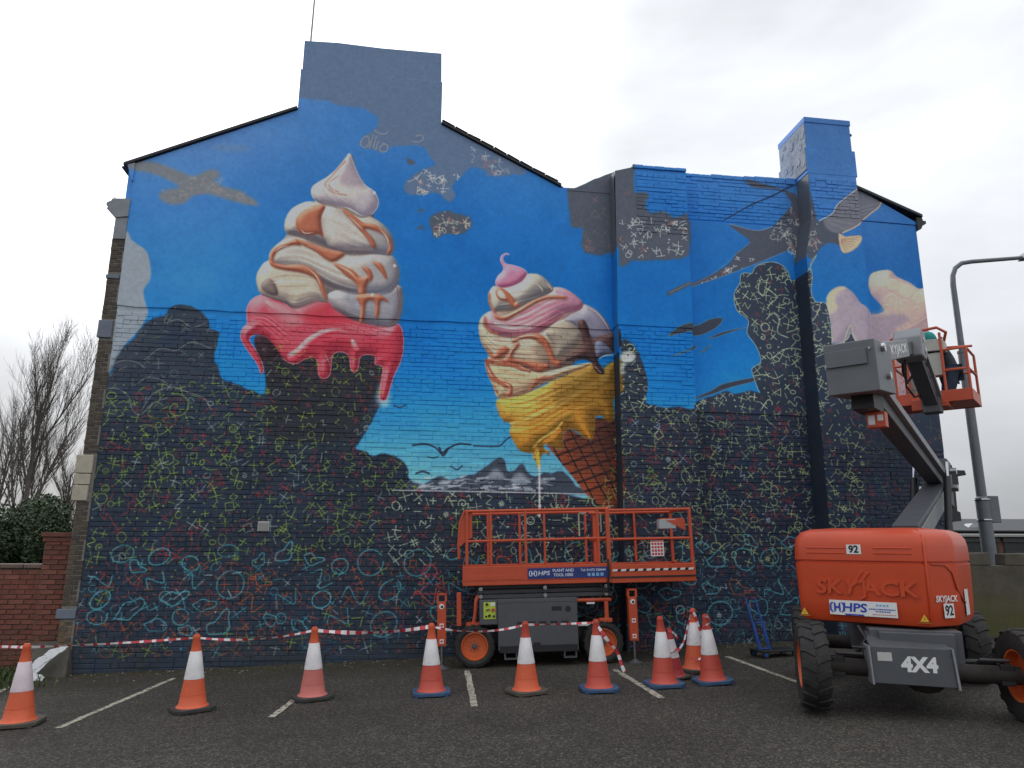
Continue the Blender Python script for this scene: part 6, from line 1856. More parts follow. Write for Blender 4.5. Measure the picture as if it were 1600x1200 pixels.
# ------------------------------------------------------------------ barrier tape
M_TR = mat('tape_red', (.55, .035, .05, 1), .35, .1, 8, .05)
M_TW = mat('tape_white', (.74, .73, .74, 1), .35, .06, 8, .05)
def tape(pts, label, w=.03, n=40, sag=0.0, tw=1.2, name='barrier_tape', seed=0, stripe=.065):
    pts = [Vector(p) for p in pts]
    C = catmull(pts, n, closed=False) if len(pts) > 2 else np.array([list(pts[0].lerp(pts[1], i / n)) for i in range(n + 1)])
    L = np.concatenate([[0], np.cumsum(np.linalg.norm(np.diff(C, axis=0), axis=1))])
    r = random.Random(seed)
    ph = r.uniform(0, 3)
    k = MB()
    prev = None
    for i in range(len(C)):
        f = L[i] / max(L[-1], 1e-6)
        p = Vector(C[i]) + Vector((0, 0, -sag * 4 * f * (1 - f)))
        d = Vector(C[min(i + 1, len(C) - 1)] - C[max(i - 1, 0)]).normalized()
        sd = d.cross(Vector((0, 1, .2))).normalized()
        up = sd.cross(d).normalized()
        a = .7 * math.sin(f * 7 + ph) + r.uniform(-.12, .12)
        u = (sd * math.cos(a) + up * math.sin(a)) * w / 2 * (1 - .25 * abs(math.sin(f * 9 + ph)))
        cur = (p - u, p + u * .15 + sd.cross(u).normalized() * .003, p + u)
        if prev:
            k.cur = int(L[i] / stripe) % 2
            k.add([*prev, *cur], [(0, 1, 4, 3), (1, 2, 5, 4)])
        prev = cur
    o = k.build(name, [M_TR, M_TW], fix=False, smooth=True)
    return tag(o, label, 'tape', 'lengths of red and white barrier tape')
P_ = CONE_TOPS
lefto = on_ground(-60, 1128); lefto = Vector((P_[1].x - 4.5, P_[1].y + 1.2, P_[1].z - .1))
tape([lefto, P_[1]], 'red and white tape running out of sight from the first bright orange cone', seed=1, n=110)
tape([P_[1], P_[2]], 'red and white tape strung between the two bright orange cones', sag=.012, seed=2)
tape([P_[2], P_[3]], 'red and white tape strung between orange cone and cone with faded skirt', sag=.06, seed=3)
tape([P_[3], P_[4]], 'red and white tape strung from faded cone to the cone by the outrigger', sag=.05, seed=4, w=.05)
tape([P_[4], P_[5]], 'red and white tape sagging in front of the scissor lift wheel', sag=.07, seed=5)
tape([P_[5], P_[6]], 'red and white tape pulled taut in front of the grey engine cover', sag=.005, seed=6)
q = P_[6]
tape([q + Vector((0, -.03, .0)), q + Vector((.10, -.05, -.16)), q + Vector((.24, -.06, -.33)), q + Vector((.30, -.08, -.50)), q + Vector((.33, -.08, -.56))], 'loose tape tail hanging down before the scissor lift wheel', w=.05, n=10, seed=7)
q = P_[8]
tape([q + Vector((-.02, -.03, 0)), q + Vector((.06, -.04, -.04)), q + Vector((.10, -.04, -.10))], 'short tape end sticking out from the small dark red cone', w=.04, n=8, seed=8)
tape([q + Vector((-.06, -.07, -.30)), q + Vector((.02, -.10, -.26)), q + Vector((.09, -.06, -.22))], 'tape wound round the sleeve of the small dark red cone', w=.03, n=8, seed=9)
a, b = P_[9], P_[8]
tape([a + Vector((-.03, -.04, .0)), a + Vector((-.10, -.05, -.22)), a + Vector((-.16, -.06, -.40)), a + Vector((-.26, -.10, -.52)), Vector((b.x + .10, b.y - .02, b.z - .23))], 'tape drooping between the small dark red cone and the mossy based orange cone', n=10, seed=10)
tape([a + Vector((-.05, -.05, .02)), a + Vector((.0, -.06, -.02)), a + Vector((.05, -.06, -.16)), a + Vector((.10, -.07, -.34)), a + Vector((.13, -.08, -.44))], 'tape twisted down the side of the mossy based orange cone', w=.04, n=10, seed=11)
c_ = P_[10]
tape([a + Vector((-.05, -.17, -.62)), a + Vector((.05, -.19, -.58)), a + Vector((.12, -.2, -.50)), c_ + Vector((-.10, .02, -.42))], 'tape scrap caught low between two neighbouring orange and red cones', w=.035, n=8, seed=12)
tape([c_ + Vector((-.035, -.05, -.14)), c_ + Vector((-.02, -.055, -.10)), c_ + Vector((.04, -.05, -.06)), c_ + Vector((.05, -.05, -.02)), c_ + Vector((.02, -.05, .01)), c_ + Vector((-.03, -.045, .0))], 'small tape loop on the neck of the bright blue based cone', w=.022, n=7, seed=13)

# ------------------------------------------------------------------ blue folding trolley by the wall
p = on_ground(1190, 1026)
tr = thing('hand_truck', 'blue folding hand truck leaning by the foot of the painted wall', 'hand truck', (p.x, p.y, gz(p.x)), R(20))
M_TB = mat('trolley_blue', (.03, .10, .42, 1), .4, .1)
def tt(pts, name, m_, r=.014):
    k = MB(); k.tube(pts, r, 8); return k.build(name, m_, tr, smooth=True)
for x in (-.17, .0):
    tt([(x - .06, .0, .86), (x, -.06, .50), (x + .06, -.10, .12)], 'rail', M_TB)
    tt([(x + .02, -.055, .50), (x + .08, -.12, .10)], 'inner_rail', M_TB, .011)
tt([(-.24, .0, .86), (-.25, .0, .95), (-.05, .0, .96), (-.06, .0, .86)], 'handle', mat('handle_dull_red', (.2, .04, .04, 1), .5, .1), .013)
k = MB(); k.box(-.19, -.03, -.02, .0, .90, .925); k.build('grip', M_BLKM, tr, bevel=.006)
tt([(-.11, -.06, .50), (.06, -.06, .50)], 'crossbar', M_TB, .01); tt([(-.11, -.10, .13), (.09, -.10, .13)], 'crossbar', M_TB, .01)
k = MB(); k.box(-.14, .52, -.22, .10, .085, .115); k.build('bed', M_BLKM, tr, bevel=.01)
tt([(.22 + .20 * math.cos(a), .05, .22 + .20 * math.sin(a)) for a in np.linspace(0, math.pi, 14)], 'hoop', M_BLKM, .012)
tt([(.22, .05, .12), (.22, .05, .42)], 'hoop_spoke', M_BLKM, .008); tt([(.08, .05, .14), (.34, .05, .36)], 'hoop_spoke', M_BLKM, .008)
for (x, y) in ((-.08, -.2), (.46, -.2), (-.08, .08), (.46, .08)):
    k = MB(); k.cyl((x, y - .015, .055), (x, y + .015, .055), .055, n=18); w_ = k.build('wheel', M_BLKM, tr, smooth=True, angle=30)
    k = MB(); k.cyl((x, y - .018, .055), (x, y + .018, .055), .028, n=12); k.build('hub', M_TB, w_)

# ------------------------------------------------------------------ kneeling painter in the basket
def skin(name, verts, edges, radii, m_, parent=None, sub=2, root=0):
    me = bpy.data.meshes.new(name)
    me.from_pydata(verts, edges, [])
    o = bpy.data.objects.new(name, me); COL.objects.link(o)
    if parent: o.parent = parent
    sm = o.modifiers.new('skin', 'SKIN'); sm.use_smooth_shade = True
    for i, r in enumerate(radii):
        sv = me.skin_vertices[0].data[i]
        sv.radius = r if isinstance(r, tuple) else (r, r)
        sv.use_root = (i == root)
    ss_ = o.modifiers.new('sub', 'SUBSURF'); ss_.levels = sub; ss_.render_levels = sub
    me.materials.append(m_)
    return o
base_w = B2W @ Vector((.27, BY0 + .40, BZ))
ps = thing('person', 'person in dark jacket and teal hood kneeling in the raised basket', 'person', base_w, R(72))
M_JK = mat('jacket_navy', (.035, .045, .06, 1), .8, .2, 12, .5, 30)
M_TRS = mat('trousers_blue', (.03, .05, .085, 1), .85, .2, 12, .4, 30)
M_SKIN = mat('skin', (.45, .27, .19, 1), .55, .05)
M_TEAL = mat('teal_cloth', (.02, .28, .25, 1), .8, .15, 14, .4, 30)
M_BOOT = mat('boot_black', (.02, .02, .02, 1), .6, .1)
# local: x right, y forward, z up
V = [(0, -.02, .50), (0, .02, .66), (0, .10, .82), (0, .17, .93), (0, .21, .98),
     (.11, .02, .46), (.12, .06, .26), (.12, .10, .075), (.12, -.08, .065), (.12, -.20, .06),
     (-.11, .02, .46), (-.12, .06, .26), (-.12, .10, .075), (-.12, -.08, .065), (-.12, -.20, .06),
     (.17, .17, .90), (.23, .24, .72), (.18, .42, .68), (-.17, .17, .90), (-.22, .28, .76), (-.14, .46, .78)]
E_ = [(0, 1), (1, 2), (2, 3), (3, 4), (0, 5), (5, 6), (6, 7), (7, 8), (8, 9), (0, 10), (10, 11), (11, 12), (12, 13), (13, 14), (3, 15), (15, 16), (16, 17), (3, 18), (18, 19), (19, 20)]
Rr = [(.15, .13), (.145, .12), (.155, .125), (.12, .10), .065, .10, .085, .065, .055, .045, .10, .085, .065, .055, .045, .07, .052, .04, .07, .052, .04]
body_ = skin('body', V, E_, Rr, M_JK, ps)
skin('trousers', [(0, -.02, .50), (.11, .02, .46), (.12, .06, .26), (.12, .10, .075), (.12, -.08, .065), (.12, -.16, .06), (-.11, .02, .46), (-.12, .06, .26), (-.12, .10, .075), (-.12, -.08, .065), (-.12, -.16, .06)],
     [(0, 1), (1, 2), (2, 3), (3, 4), (4, 5), (0, 6), (6, 7), (7, 8), (8, 9), (9, 10)], [(.16, .14), .108, .094, .075, .065, .056, .108, .094, .075, .065, .056], M_TRS, ps)
for x in (.12, -.12):
    skin('boot', [(x, -.15, .06), (x, -.22, .06), (x, -.23, .03)], [(0, 1), (1, 2)], [.055, .055, .04], M_BOOT, ps)
bm = bmesh.new(); bmesh.ops.create_uvsphere(bm, u_segments=20, v_segments=14, radius=1)
for v_ in bm.verts:
    x, y, z = v_.co
    y2 = y * (1.0 + (.10 if y > 0 else 0)); zz_ = z
    f = 1 - .22 * max(0, -z)
    nose = .14 * math.exp(-((x / .18) ** 2 + ((z + .12) / .22) ** 2)) if y > .6 else 0
    eye = -.06 * math.exp(-(((abs(x) - .36) / .15) ** 2 + ((z - .08) / .12) ** 2)) if y > .5 else 0
    v_.co = (x * .075 * f, (y2 + nose + eye) * .095, zz_ * .115)
me = bpy.data.meshes.new('head'); bm.to_mesh(me); bm.free()
hd = bpy.data.objects.new('head', me); COL.objects.link(hd); hd.parent = ps; hd.location = (0, .27, 1.07); hd.rotation_euler = (R(-18), 0, 0); me.materials.append(M_SKIN)
me.polygons.foreach_set('use_smooth', [True] * len(me.polygons))
for x in (-1, 1):
    k = MB(); k.lathe([(.001, -.002), (.009, 0), (.007, .004), (.001, .006)], 10, 'Y', (x * .028, .088, .01)); k.build('eye', M_BLACKP, hd, smooth=True)
    k = MB(); k.lathe([(.001, -.006), (.02, -.003), (.022, .003), (.001, .006)], 12, 'X', (x * .075, -.005, -.005)); k.build('ear', M_SKIN, hd, smooth=True)
k = MB(); k.box(-.024, .024, .086, .094, -.062, -.056); k.build('mouth', mat('lips', (.3, .1, .09, 1), .5, .05), hd, bevel=.002)
k = MB(); k.lathe([(.092, -.05), (.10, .0), (.096, .06), (.075, .11), (.04, .14), (.001, .15)], 18, 'Z', (0, -.02, .0), cap=False)
hdw = k.build('hood', M_TEAL, hd, smooth=True)
hdw.modifiers.new('solid', 'SOLIDIFY').thickness = .01
def hand(x, y, z, sx):
    vs = [(x, y, z), (x, y + .05, z - .005), (x, y + .085, z - .01)]; es = [(0, 1), (1, 2)]; rs = [(.022, .03), (.016, .036), (.013, .034)]
    palm = skin('hand', vs, es, rs, M_SKIN, ps)
    for i, (dx, L) in enumerate(((-.027, .06), (-.009, .072), (.010, .068), (.028, .052))):
        skin('finger', [(x + dx, y + .08, z - .01), (x + dx, y + .08 + L * .5, z - .018), (x + dx, y + .08 + L * .85, z - .045)], [(0, 1), (1, 2)], [.0085, .008, .007], M_SKIN, palm, 1)
    skin('thumb', [(x - sx * .03, y + .03, z), (x - sx * .055, y + .06, z - .005), (x - sx * .05, y + .09, z - .02)], [(0, 1), (1, 2)], [.011, .009, .008], M_SKIN, palm, 1)
hand(.18, .45, .67, 1); hand(-.14, .49, .78, -1)
# ------------------------------------------------------------------ red brick boundary wall on the left
rw_p = W_O + W_U * (-6.96)
rw = thing('boundary_wall', 'low red brick boundary wall with taller pier against the house corner', 'wall', (rw_p.x, rw_p.y, 0), R(8))
M_RB = [mat('red_brick_%d' % i, c, .85, .25, 9, .4, 60, dirt=.35, dirtcol=(.09, .07, .06, 1)) for i, c in enumerate(((.20, .065, .045, 1), (.165, .058, .043, 1), (.23, .085, .058, 1)))]
M_RM = mat('red_wall_mortar', (.12, .085, .07, 1), .95, .2, 20, .5, 90)
zg = -.42
TOPW, PT = 1.36, 1.80
RY = .35                                                  # wall stands a little behind the painted face
k = MB(); k.box(-9.0, -.45, RY + .02, RY + .24, zg, TOPW - .03); k.box(-.45, .02, RY - .08, RY + .30, zg, PT - .06); k.build('core', M_RM, rw)
meshes = {}
def rb(x0, x1, z, y, m_i):
    w = round(x1 - x0 - .011, 3)
    key = (w, m_i)
    if key not in meshes:
        me = brick_mesh('brick', w, .064, .016, M_RB[m_i], len(meshes)); meshes[key] = me
    o = bpy.data.objects.new('brick', meshes[key]); COL.objects.link(o); o.parent = rw
    o.location = ((x0 + x1) / 2, y, z); return o
nb = 0
i = 0
z = zg + .04
rest = MB()
while z < PT - .08:
    inpier = z > TOPW - .05
    xs_ = []
    if not inpier:
        x = -.45 - (.11 if i % 2 else 0)
        xs_.append((-.45 - .11, -.45)) if i % 2 else None
        while x > -8.9:
            xs_.append((x - .225, x)); x -= .225
    for (a, b) in xs_:
        mi = random.choice((0, 0, 1, 2))
        if nb < 210 and a > -2.6:
            rb(a, b, z, RY + .02, mi); nb += 1
        else:
            rest.cur = mi; rest.box(a + .005, b - .006, RY + .006, RY + .03, z - .032, z + .032)
    step = .15 if i % 2 else .225
    x = .02
    while x > -.45 + .03:
        a = max(-.45, x - .225 if (x != .02 or i % 2 == 0) else x - .1125)
        if x - a > .05 and nb < 300:
            rb(a, x, z, RY - .08, random.choice((0, 1, 2))); nb += 1
        x = a
    z += .075; i += 1
o = rest.build('brickwork', M_RB, rw); stuff(o)
for a in np.arange(-8.9, -.46, .34):
    k = MB(); k.box(a, a + .33, RY - .02, RY + .28, TOPW - .03, TOPW + .035); k.build('coping_stone', mat('coping', (.16, .11, .09, 1), .85, .2, 8, .3), rw, bevel=.012)
for j, (ex, zz_) in enumerate(((.03, PT - .06), (.05, PT + .015))):
    k = MB(); k.box(-.45 - ex, .02, RY - .08 - ex, RY + .30 + ex, zz_, zz_ + .065); k.build('pier_cap', M_RB[1], rw, bevel=.008)
# concrete apron in the corner
k = MB(); k.add([(-.5, RY - .08, zg), (.35, -.35, zg), (.35, RY - .08, zg), (-.5, RY - .5, zg), (-.45, RY - .1, .22), (.24, -.02, .22), (.24, RY - .1, .28), (-.35, RY - .3, .0)], [(0, 3, 7, 4), (3, 1, 5, 7), (4, 7, 5, 6), (1, 2, 6, 5)])
k.v = k.v
apron = k.build('concrete_haunch', mat('old_concrete', (.10, .092, .078, 1), .9, .25, 6, .6, 30, dirt=.4), rw, bevel=.03)
# ------------------------------------------------------------------ crumpled plastic sheet
p = on_ground(66, 1060)
k = MB(); n1, n2 = 26, 16
rr = random.Random(3)
spine = [Vector((.22, .10, .42)), Vector((.10, .05, .36)), Vector((-.02, .0, .26)), Vector((-.10, -.06, .13)), Vector((-.16, -.10, .04)), Vector((-.02, -.16, .03)), Vector((.10, -.18, .03))]
C = catmull(spine, 8, False)
vs = []
for i in range(len(C)):
    for j in range(n2):
        a = 2 * math.pi * j / n2
        r = .055 * (1 + .30 * math.sin(i * .5 + j * 1.6) + .18 * math.sin(j * 3.1 - i * .3) + rr.uniform(-.07, .07)) * (.45 + .9 * math.sin(math.pi * (i + 1) / (len(C) + 1)))
        vs.append((C[i][0] + r * math.cos(a) * 1.1, C[i][1] + r * .6 * math.sin(a), max(.004, C[i][2] + r * math.sin(a) * .9)))
k.add(vs, [(i * n2 + j, i * n2 + (j + 1) % n2, (i + 1) * n2 + (j + 1) % n2, (i + 1) * n2 + j) for i in range(len(C) - 1) for j in range(n2)])
M_PLS = mat('plastic_sheet', (.62, .63, .64, 1), .3, .12, 12, .2, 30)
o = k.build('plastic_sheet', M_PLS, None, (p.x, p.y, gz(p.x)), smooth=True, angle=70)
tag(o, 'crumpled white plastic sheet lying in the corner by the brick wall', 'plastic sheet')
# ------------------------------------------------------------------ weeds and litter
def blades(name, spots, m_, label, n, h, spread, seed=0):
    r = random.Random(seed); k = MB()
    for (x, y) in spots:
        for _ in range(n):
            a = r.uniform(0, 6.28); bx = x + r.gauss(0, spread); by = y + r.gauss(0, spread * .6)
            hh = h * r.uniform(.4, 1.2); dx, dy = math.cos(a), math.sin(a); w = .006 + .006 * r.random(); ln = r.uniform(.2, .8) * hh
            z0 = gz(bx)
            px, py = -dy * w, dx * w
            k.add([(bx - px, by - py, z0), (bx + px, by + py, z0), (bx + dx * ln * .4 + px * .8, by + dy * ln * .4 + py * .8, z0 + hh * .6), (bx + dx * ln * .4 - px * .8, by + dy * ln * .4 - py * .8, z0 + hh * .6), (bx + dx * ln, by + dy * ln, z0 + hh)], [(0, 1, 2, 3), (3, 2, 4)])
    o = k.build(name, m_, fix=False)
    tag(o, label, 'weeds'); return stuff(o)
M_GRS = mat('weed_green', (.06, .085, .025, 1), .8, .4, 3, 0)
gspots = []
for px, py in ((0, 1062), (12, 1050), (25, 1046), (36, 1052), (5, 1075), (48, 1048), (-25, 1060), (-50, 1055)):
    q = on_ground(px, py); gspots.append((q.x, q.y))
blades('weeds', gspots, M_GRS, 'rough green weeds growing at the foot of the red brick wall', 190, .16, .22, 2)
k = MB(); r = random.Random(9)
for i in range(16):
    x, y = gspots[i % 8]; x += r.uniform(-.5, .4); y += r.uniform(0, .5)
    a = r.uniform(-.5, 1.2); L = r.uniform(.5, 1.2)
    k.tube([(x, y, gz(x)), (x + L * .3 * math.cos(a), y, gz(x) + L * .45), (x + L * .8 * math.cos(a), y - .1, gz(x) + L * .6), (x + L * 1.1 * math.cos(a), y - .1, gz(x) + L * .5)], [.006, .005, .004, .002], 5)
o = k.build('brambles', mat('dry_stem', (.12, .085, .05, 1), .85, .2)); tag(o, 'dry bramble stems trailing in front of the red brick wall', 'brambles'); stuff(o)
# litter and moss crumbs along the wall foot
k = MB(); r = random.Random(21)
for i in range(900):
    s = r.uniform(-6.8, 8.0); d = abs(r.gauss(0, .35)) + .06
    if B0 < s < B1: d += .3
    if D0 < s < D1: d += .42
    q = W_O + W_U * s + W_N * d
    sz = r.uniform(.006, .026); a = r.uniform(0, 6.28); c, s_ = math.cos(a) * sz, math.sin(a) * sz
    z0 = gz(q.x) + .003
    k.cur = r.choice((0, 0, 1, 2))
    k.add([(q.x + c, q.y + s_, z0), (q.x - s_ * .7, q.y + c * .7, z0 + sz * .3), (q.x - c, q.y - s_, z0), (q.x + s_ * .7, q.y - c * .7, z0 + sz * .2), (q.x, q.y, z0 + sz * .6)], [(0, 1, 4), (1, 2, 4), (2, 3, 4), (3, 0, 4)])
for i in range(260):
    q = on_ground(r.uniform(20, 1560), r.uniform(1045, 1195))
    sz = r.uniform(.004, .012); a = r.uniform(0, 6.28); c, s_ = math.cos(a) * sz, math.sin(a) * sz
    z0 = gz(q.x) + .002; k.cur = r.choice((1, 2, 2))
    k.add([(q.x + c, q.y + s_, z0), (q.x - s_ * .7, q.y + c * .7, z0), (q.x - c, q.y - s_, z0), (q.x + s_ * .7, q.y - c * .7, z0), (q.x, q.y, z0 + sz * .5)], [(0, 1, 4), (1, 2, 4), (2, 3, 4), (3, 0, 4)])
o = k.build('leaf_litter', [mat('litter_brown', (.10, .07, .04, 1), .9, .3), mat('litter_moss', (.07, .07, .03, 1), .9, .3), mat('litter_pale', (.25, .23, .19, 1), .9, .2)], fix=False)
tag(o, 'fallen leaves, moss crumbs and grit scattered over the car park', 'litter'); stuff(o)
# ------------------------------------------------------------------ bare tree
M_BARK = mat('bark', (.115, .10, .085, 1), .9, .25, 5, .5, 30)
def bare_tree(loc, H, label, seed, spread=.36, maxv=60000, levels=5, lean=0):
    r = random.Random(seed)
    t = thing('bare_tree', label, 'tree', loc)
    trunk, crown = MB(), MB()
    def grow(p, d, L, rad, lev):
        n = 5 if lev < 3 else 3
        pts = [p]; q = p.copy(); dd = d.copy()
        for i in range(n):
            sg = .02 if lev == 0 else .07
            dd = (dd + Vector((r.gauss(0, sg), r.gauss(0, sg), .06 + .04 * lev))).normalized()
            q = q + dd * (L / n); pts.append(q.copy())
        rs = [rad * (1 - .62 * i / n) for i in range(n + 1)]
        (trunk if lev == 0 else crown).tube(pts, rs, 8 if lev == 0 else (5 if lev < 3 else 3))
        if lev >= levels: return
        nb_ = (11, 9, 8, 6, 4, 0)[lev]
        for i in range(nb_):
            f = (.16 if lev == 0 else .2) + (.84 if lev == 0 else .78) * (i + r.random() * .8) / nb_
            j = min(n - 1, int(f * n)); b = pts[j].lerp(pts[j + 1], f * n - j)
            dl = (pts[j + 1] - pts[j]).normalized()
            ax = dl.orthogonal().normalized(); ax.rotate(Matrix.Rotation(r.uniform(0, 6.28), 3, dl))
            ang = r.uniform(.30, .62) if lev < 2 else r.uniform(.35, .8)
            nd = (dl * math.cos(ang) + ax * math.sin(ang)).normalized()
            nd = (nd + Vector((0, 0, .22))).normalized()
            ll = L * (.62 - .30 * f + r.uniform(-.08, .1)) if lev == 0 else L * r.uniform(.38, .62)
            grow(b, nd, ll, max(.0045, rs[j] * (.55 if lev < 2 else .5)), lev + 1)
    grow(Vector((0, 0, -.3)), Vector((lean, 0, 1)).normalized(), H, H * .0165, 0)
    trunk.build('trunk', M_BARK, t, smooth=True, fix=False)
    crown.build('crown', M_BARK, t, smooth=True, fix=False)
    return t
p = at_y(40, 800, 30)
bare_tree((p.x, p.y, -.5), 8.3, 'tall bare upright tree rising behind the red brick wall', 4, levels=4, lean=-.03)
p = at_y(-8, 800, 34)
bare_tree((p.x, p.y, -.5), 6.4, 'smaller bare tree beside the tall one, twigs low above the evergreen', 9, levels=3)
p = at_y(104, 800, 38)
bare_tree((p.x, p.y, -.5), 6.0, 'low bare tree showing between the evergreen bush and the house corner', 14, levels=3)
# ------------------------------------------------------------------ evergreen bushes
M_LEAF = mat('evergreen_leaf', (.045, .075, .028, 1), .55, .5, 1.4, 0)
def bush(loc, rx, ry, rz, label, n, seed, leaf=.11):
    r = random.Random(seed)
    t = thing('evergreen_bush', label, 'bush', loc)
    k = MB()
    cl_ = [(r.gauss(0, .5), r.gauss(0, .5), r.uniform(-.2, .85), r.uniform(.3, .5)) for _ in range(26)]
    for i in range(n):
        cx, cy, cz, cr = r.choice(cl_)
        d = Vector((r.gauss(0, 1), r.gauss(0, 1), r.gauss(0, 1))).normalized() * cr * r.uniform(.7, 1.05)
        p = Vector(((cx * .9 + d.x) * rx, (cy * .9 + d.y) * ry, rz * (.45 + .55 * (cz + d.z) * .8)))
        if p.z < .05: continue
        a = Vector((r.gauss(0, 1), r.gauss(0, 1), r.gauss(0, .6))).normalized() * leaf * r.uniform(.6, 1.3)
        b = a.orthogonal().normalized() * leaf * .45
        k.add([p - a * .5, p + b, p + a * .6 + Vector((0, 0, -.02)), p - b], [(0, 1, 2, 3)])
    k.build('crown', M_LEAF, t, fix=False)
    k = MB()
    for i in range(7):
        a = r.uniform(0, 6.28); k.tube([(0, 0, -.4), (rx * .2 * math.cos(a), ry * .2 * math.sin(a), rz * .3), (rx * .5 * math.cos(a), ry * .5 * math.sin(a), rz * .7)], [.07, .05, .02], 6)
    k.build('trunk', M_BARK, t)
    return t
p = at_y(48, 860, 19); bush((p.x, p.y, -.5), 1.35, 1.2, 3.5, 'dense dark evergreen bush looming behind the red brick wall', 30000, 3, .065)
p = at_y(-40, 870, 20); bush((p.x, p.y, -.5), 1.0, 1.0, 2.9, 'second evergreen bush beside the dense one, lower and running out of sight', 16000, 5, .065)
# ------------------------------------------------------------------ mossy concrete wall on the right
a_, b_ = Vector((7.75, 12.95, 0)), Vector((16.5, 12.2, 0))
yaw_ = math.atan2(b_.y - a_.y, b_.x - a_.x)
cw = thing('concrete_wall', 'mossy grey concrete wall with raised blocks along its top', 'wall', a_, yaw_)
def make_moss():
    m = mat('mossy_concrete', (.10, .088, .066, 1), .92, .3, 3.5, .7, 26)
    t = m.node_tree; b = t.nodes['Principled BSDF']; tcn = t.nodes['Texture Coordinate']
    src = b.inputs['Base Color'].links[0].from_socket
    sp = t.nodes.new('ShaderNodeSeparateXYZ'); t.links.new(tcn.outputs['Object'], sp.inputs[0])
    nz = t.nodes.new('ShaderNodeTexNoise'); nz.inputs['Scale'].default_value = 1.6; nz.inputs['Detail'].default_value = 7; t.links.new(tcn.outputs['Object'], nz.inputs['Vector'])
    mr = t.nodes.new('ShaderNodeMapRange'); mr.inputs['From Min'].default_value = 1.5; mr.inputs['From Max'].default_value = .5; mr.inputs['To Min'].default_value = -.3; mr.inputs['To Max'].default_value = .75
    t.links.new(sp.outputs['Z'], mr.inputs['Value'])
    ad = t.nodes.new('ShaderNodeMath'); ad.operation = 'ADD'; t.links.new(mr.outputs[0], ad.inputs[0])
    sb = t.nodes.new('ShaderNodeMath'); sb.operation = 'SUBTRACT'; t.links.new(nz.outputs['Fac'], sb.inputs[0]); sb.inputs[1].default_value = .45; t.links.new(sb.outputs[0], ad.inputs[1]); ad.use_clamp = True
    mx = t.nodes.new('ShaderNodeMixRGB'); mx.inputs['Color2'].default_value = (.085, .083, .024, 1); t.links.new(ad.outputs[0], mx.inputs['Fac']); t.links.new(src, mx.inputs['Color1'])
    t.links.new(mx.outputs[0], b.inputs['Base Color'])
    return m
M_MOSS = make_moss()
zt = 1.60
L_w = (b_ - a_).length
k = MB(); k.box(0, L_w, 0, .3, -.3, zt - .16); k.build('wall_body', M_MOSS, cw, bevel=.015)
x = .05
while x < L_w - .5:
    k = MB(); w = random.uniform(.52, .62); k.prism([(x, zt - .165), (x + w, zt - .165), (x + w - .02, zt + .04 + random.uniform(-.015, .02)), (x + .015, zt + .035)], -.01, .31, 'XZ'); k.build('raised_block', M_MOSS, cw, bevel=.02)
    x += w + random.uniform(.2, .26)
# ------------------------------------------------------------------ street lamp
base = on_plane(1546, 866, Vector((0, 15.2, 0)), Vector((0, 1, 0)))
lp = thing('street_lamp', 'tall grey street lamp with curved arm standing behind the concrete wall', 'street lamp', (base.x, base.y, gz(base.x)))
M_POST = mat('lamp_post_grey', (.17, .185, .20, 1), .55, .12, 3, .08, 40, metal=.2)
zb = gz(base.x)
top = on_plane(1486, 432, base, Vector((0, 1, 0))); hgt = top.z - zb
k = MB(); k.cyl((0, 0, 0), (0, 0, 2.45), .135, .13, 20); k.cyl((0, 0, 2.45), (0, 0, 2.5), .13, .085, 20); k.build('base_section', M_POST, lp, smooth=True)
k = MB(); k.cyl((0, 0, 2.4), (0, 0, 5.6), .098, .088, 18); k.cyl((0, 0, 5.6), (0, 0, 5.65), .10, .1, 18); k.tube([(0, 0, 5.6), (0, 0, hgt - .2), (.02, 0, hgt + .02), (.10, 0, hgt + .2), (.26, 0, hgt + .32), (.5, 0, hgt + .36), (1.75, 0, hgt + .47)], [.065, .058, .055, .052, .05, .048, .042], 14); k.build('pole', M_POST, lp, smooth=True)
k = MB(); k.prism([(1.6, .40), (2.35, .50), (2.33, .58), (2.1, .64), (1.66, .56)], -.12, .12, 'XZ'); k.build('lantern', M_POST, lp, (0, 0, hgt), bevel=.03)
k = MB(); k.box(.1, .30, -.08, .10, 1.95, 2.5); k.build('service_box', M_POST, lp, bevel=.015)
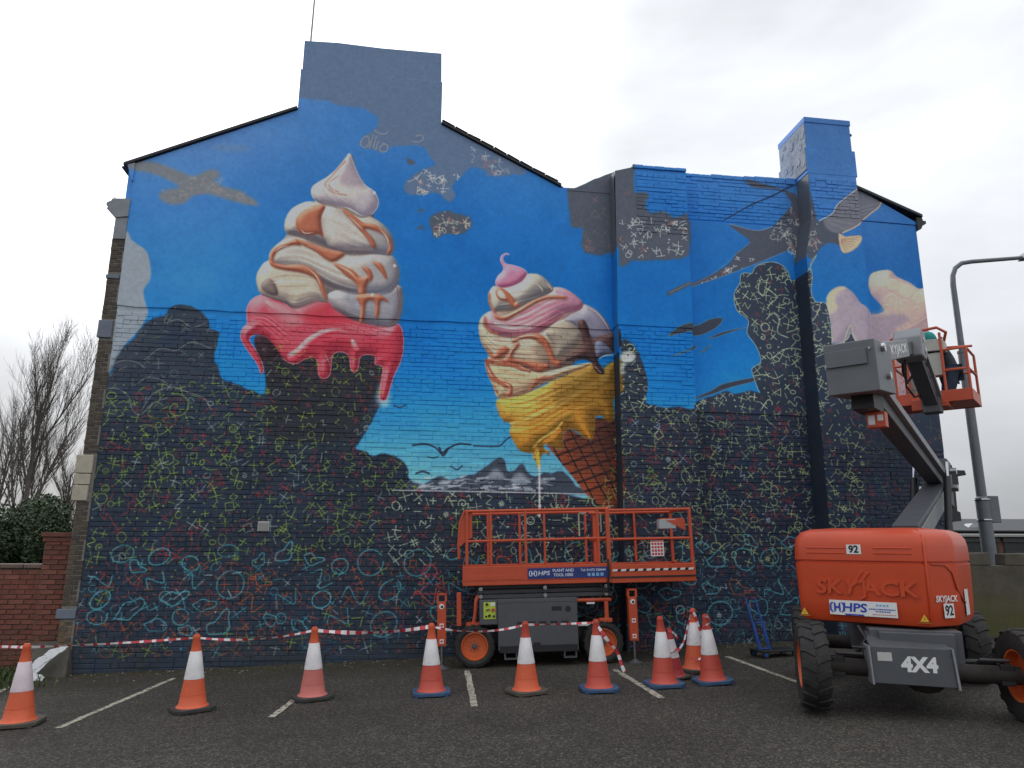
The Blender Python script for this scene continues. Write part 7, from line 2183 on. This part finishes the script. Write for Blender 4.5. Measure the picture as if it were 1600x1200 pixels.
k = MB(); k.lathe([(.14, 2.40), (.145, 2.42), (.14, 2.44)], 20, 'Z'); k.build('clamp_band', M_CHROME, lp)
k = MB(); k.lathe([(.14, 1.98), (.145, 2.0), (.14, 2.02)], 20, 'Z'); k.build('clamp_band', M_CHROME, lp)
# ------------------------------------------------------------------ low shops far right
q0 = at_y(1485, 880, 34)
sh = thing('shop_row', 'low row of shops with dark shutters and slate roof behind the concrete wall', 'shops', (q0.x, 34, gz(16)), R(-6))
zf_ = lambda py: on_plane(1540, py, Vector((0, 34, 0)), Vector((0, 1, 0))).z - gz(16)
zr, ze, zs, zc_ = zf_(816), zf_(829), zf_(838), zf_(848)
W2 = 22
k = MB(); k.box(-3, W2, 0, 6, -1, zs); k.build('wall', mat('shop_brick', (.15, .075, .05, 1), .9, .25, 10, .4, 30), sh)
k = MB(); k.prism([(-.25, ze), (3, zr + .25), (6.2, ze), (6.2, ze - .05), (3, zr + .18), (-.25, ze - .05)], -3.2, W2 + .2, 'YZ'); k.build('roof', M_SLATE, sh)
k = MB(); k.box(-3, W2, -.3, 0, zs - .02, zs + .08); k.build('gutter', mat('pale_gutter', (.3, .3, .29, 1), .6, .1), sh)
for i in range(9):
    k = MB(); k.box(-2.8 + i * 2.6, -.45 + i * 2.6, -.06, .0, -.6, zs - .25); s_o = k.build('shutter', mat('shutter_dark', (.03, .033, .037, 1), .6, .1), sh)
    for j in range(8):
        k = MB(); k.box(-2.78 + i * 2.6, -.47 + i * 2.6, -.075, -.06, -.5 + j * .28, -.3 + j * .28); k.build('slat', MATS['shutter_dark'], s_o)
    k = MB(); k.box(-2.85 + i * 2.6, -.40 + i * 2.6, -.14, .0, zs - .25, zs - .06); k.build('fascia', mat('fascia_dark', (.06, .06, .065, 1), .6, .1), sh)
for i in range(4):
    k = MB(); k.prism([(0, 0), (1.1, 0), (.9, .2), (.25, .22)], .5, 1.2, 'XZ'); k.build('roof_light', mat('roof_light', (.4, .41, .42, 1), .4, .1), sh, (1.2 + i * 4.5, 0, ze + .12))
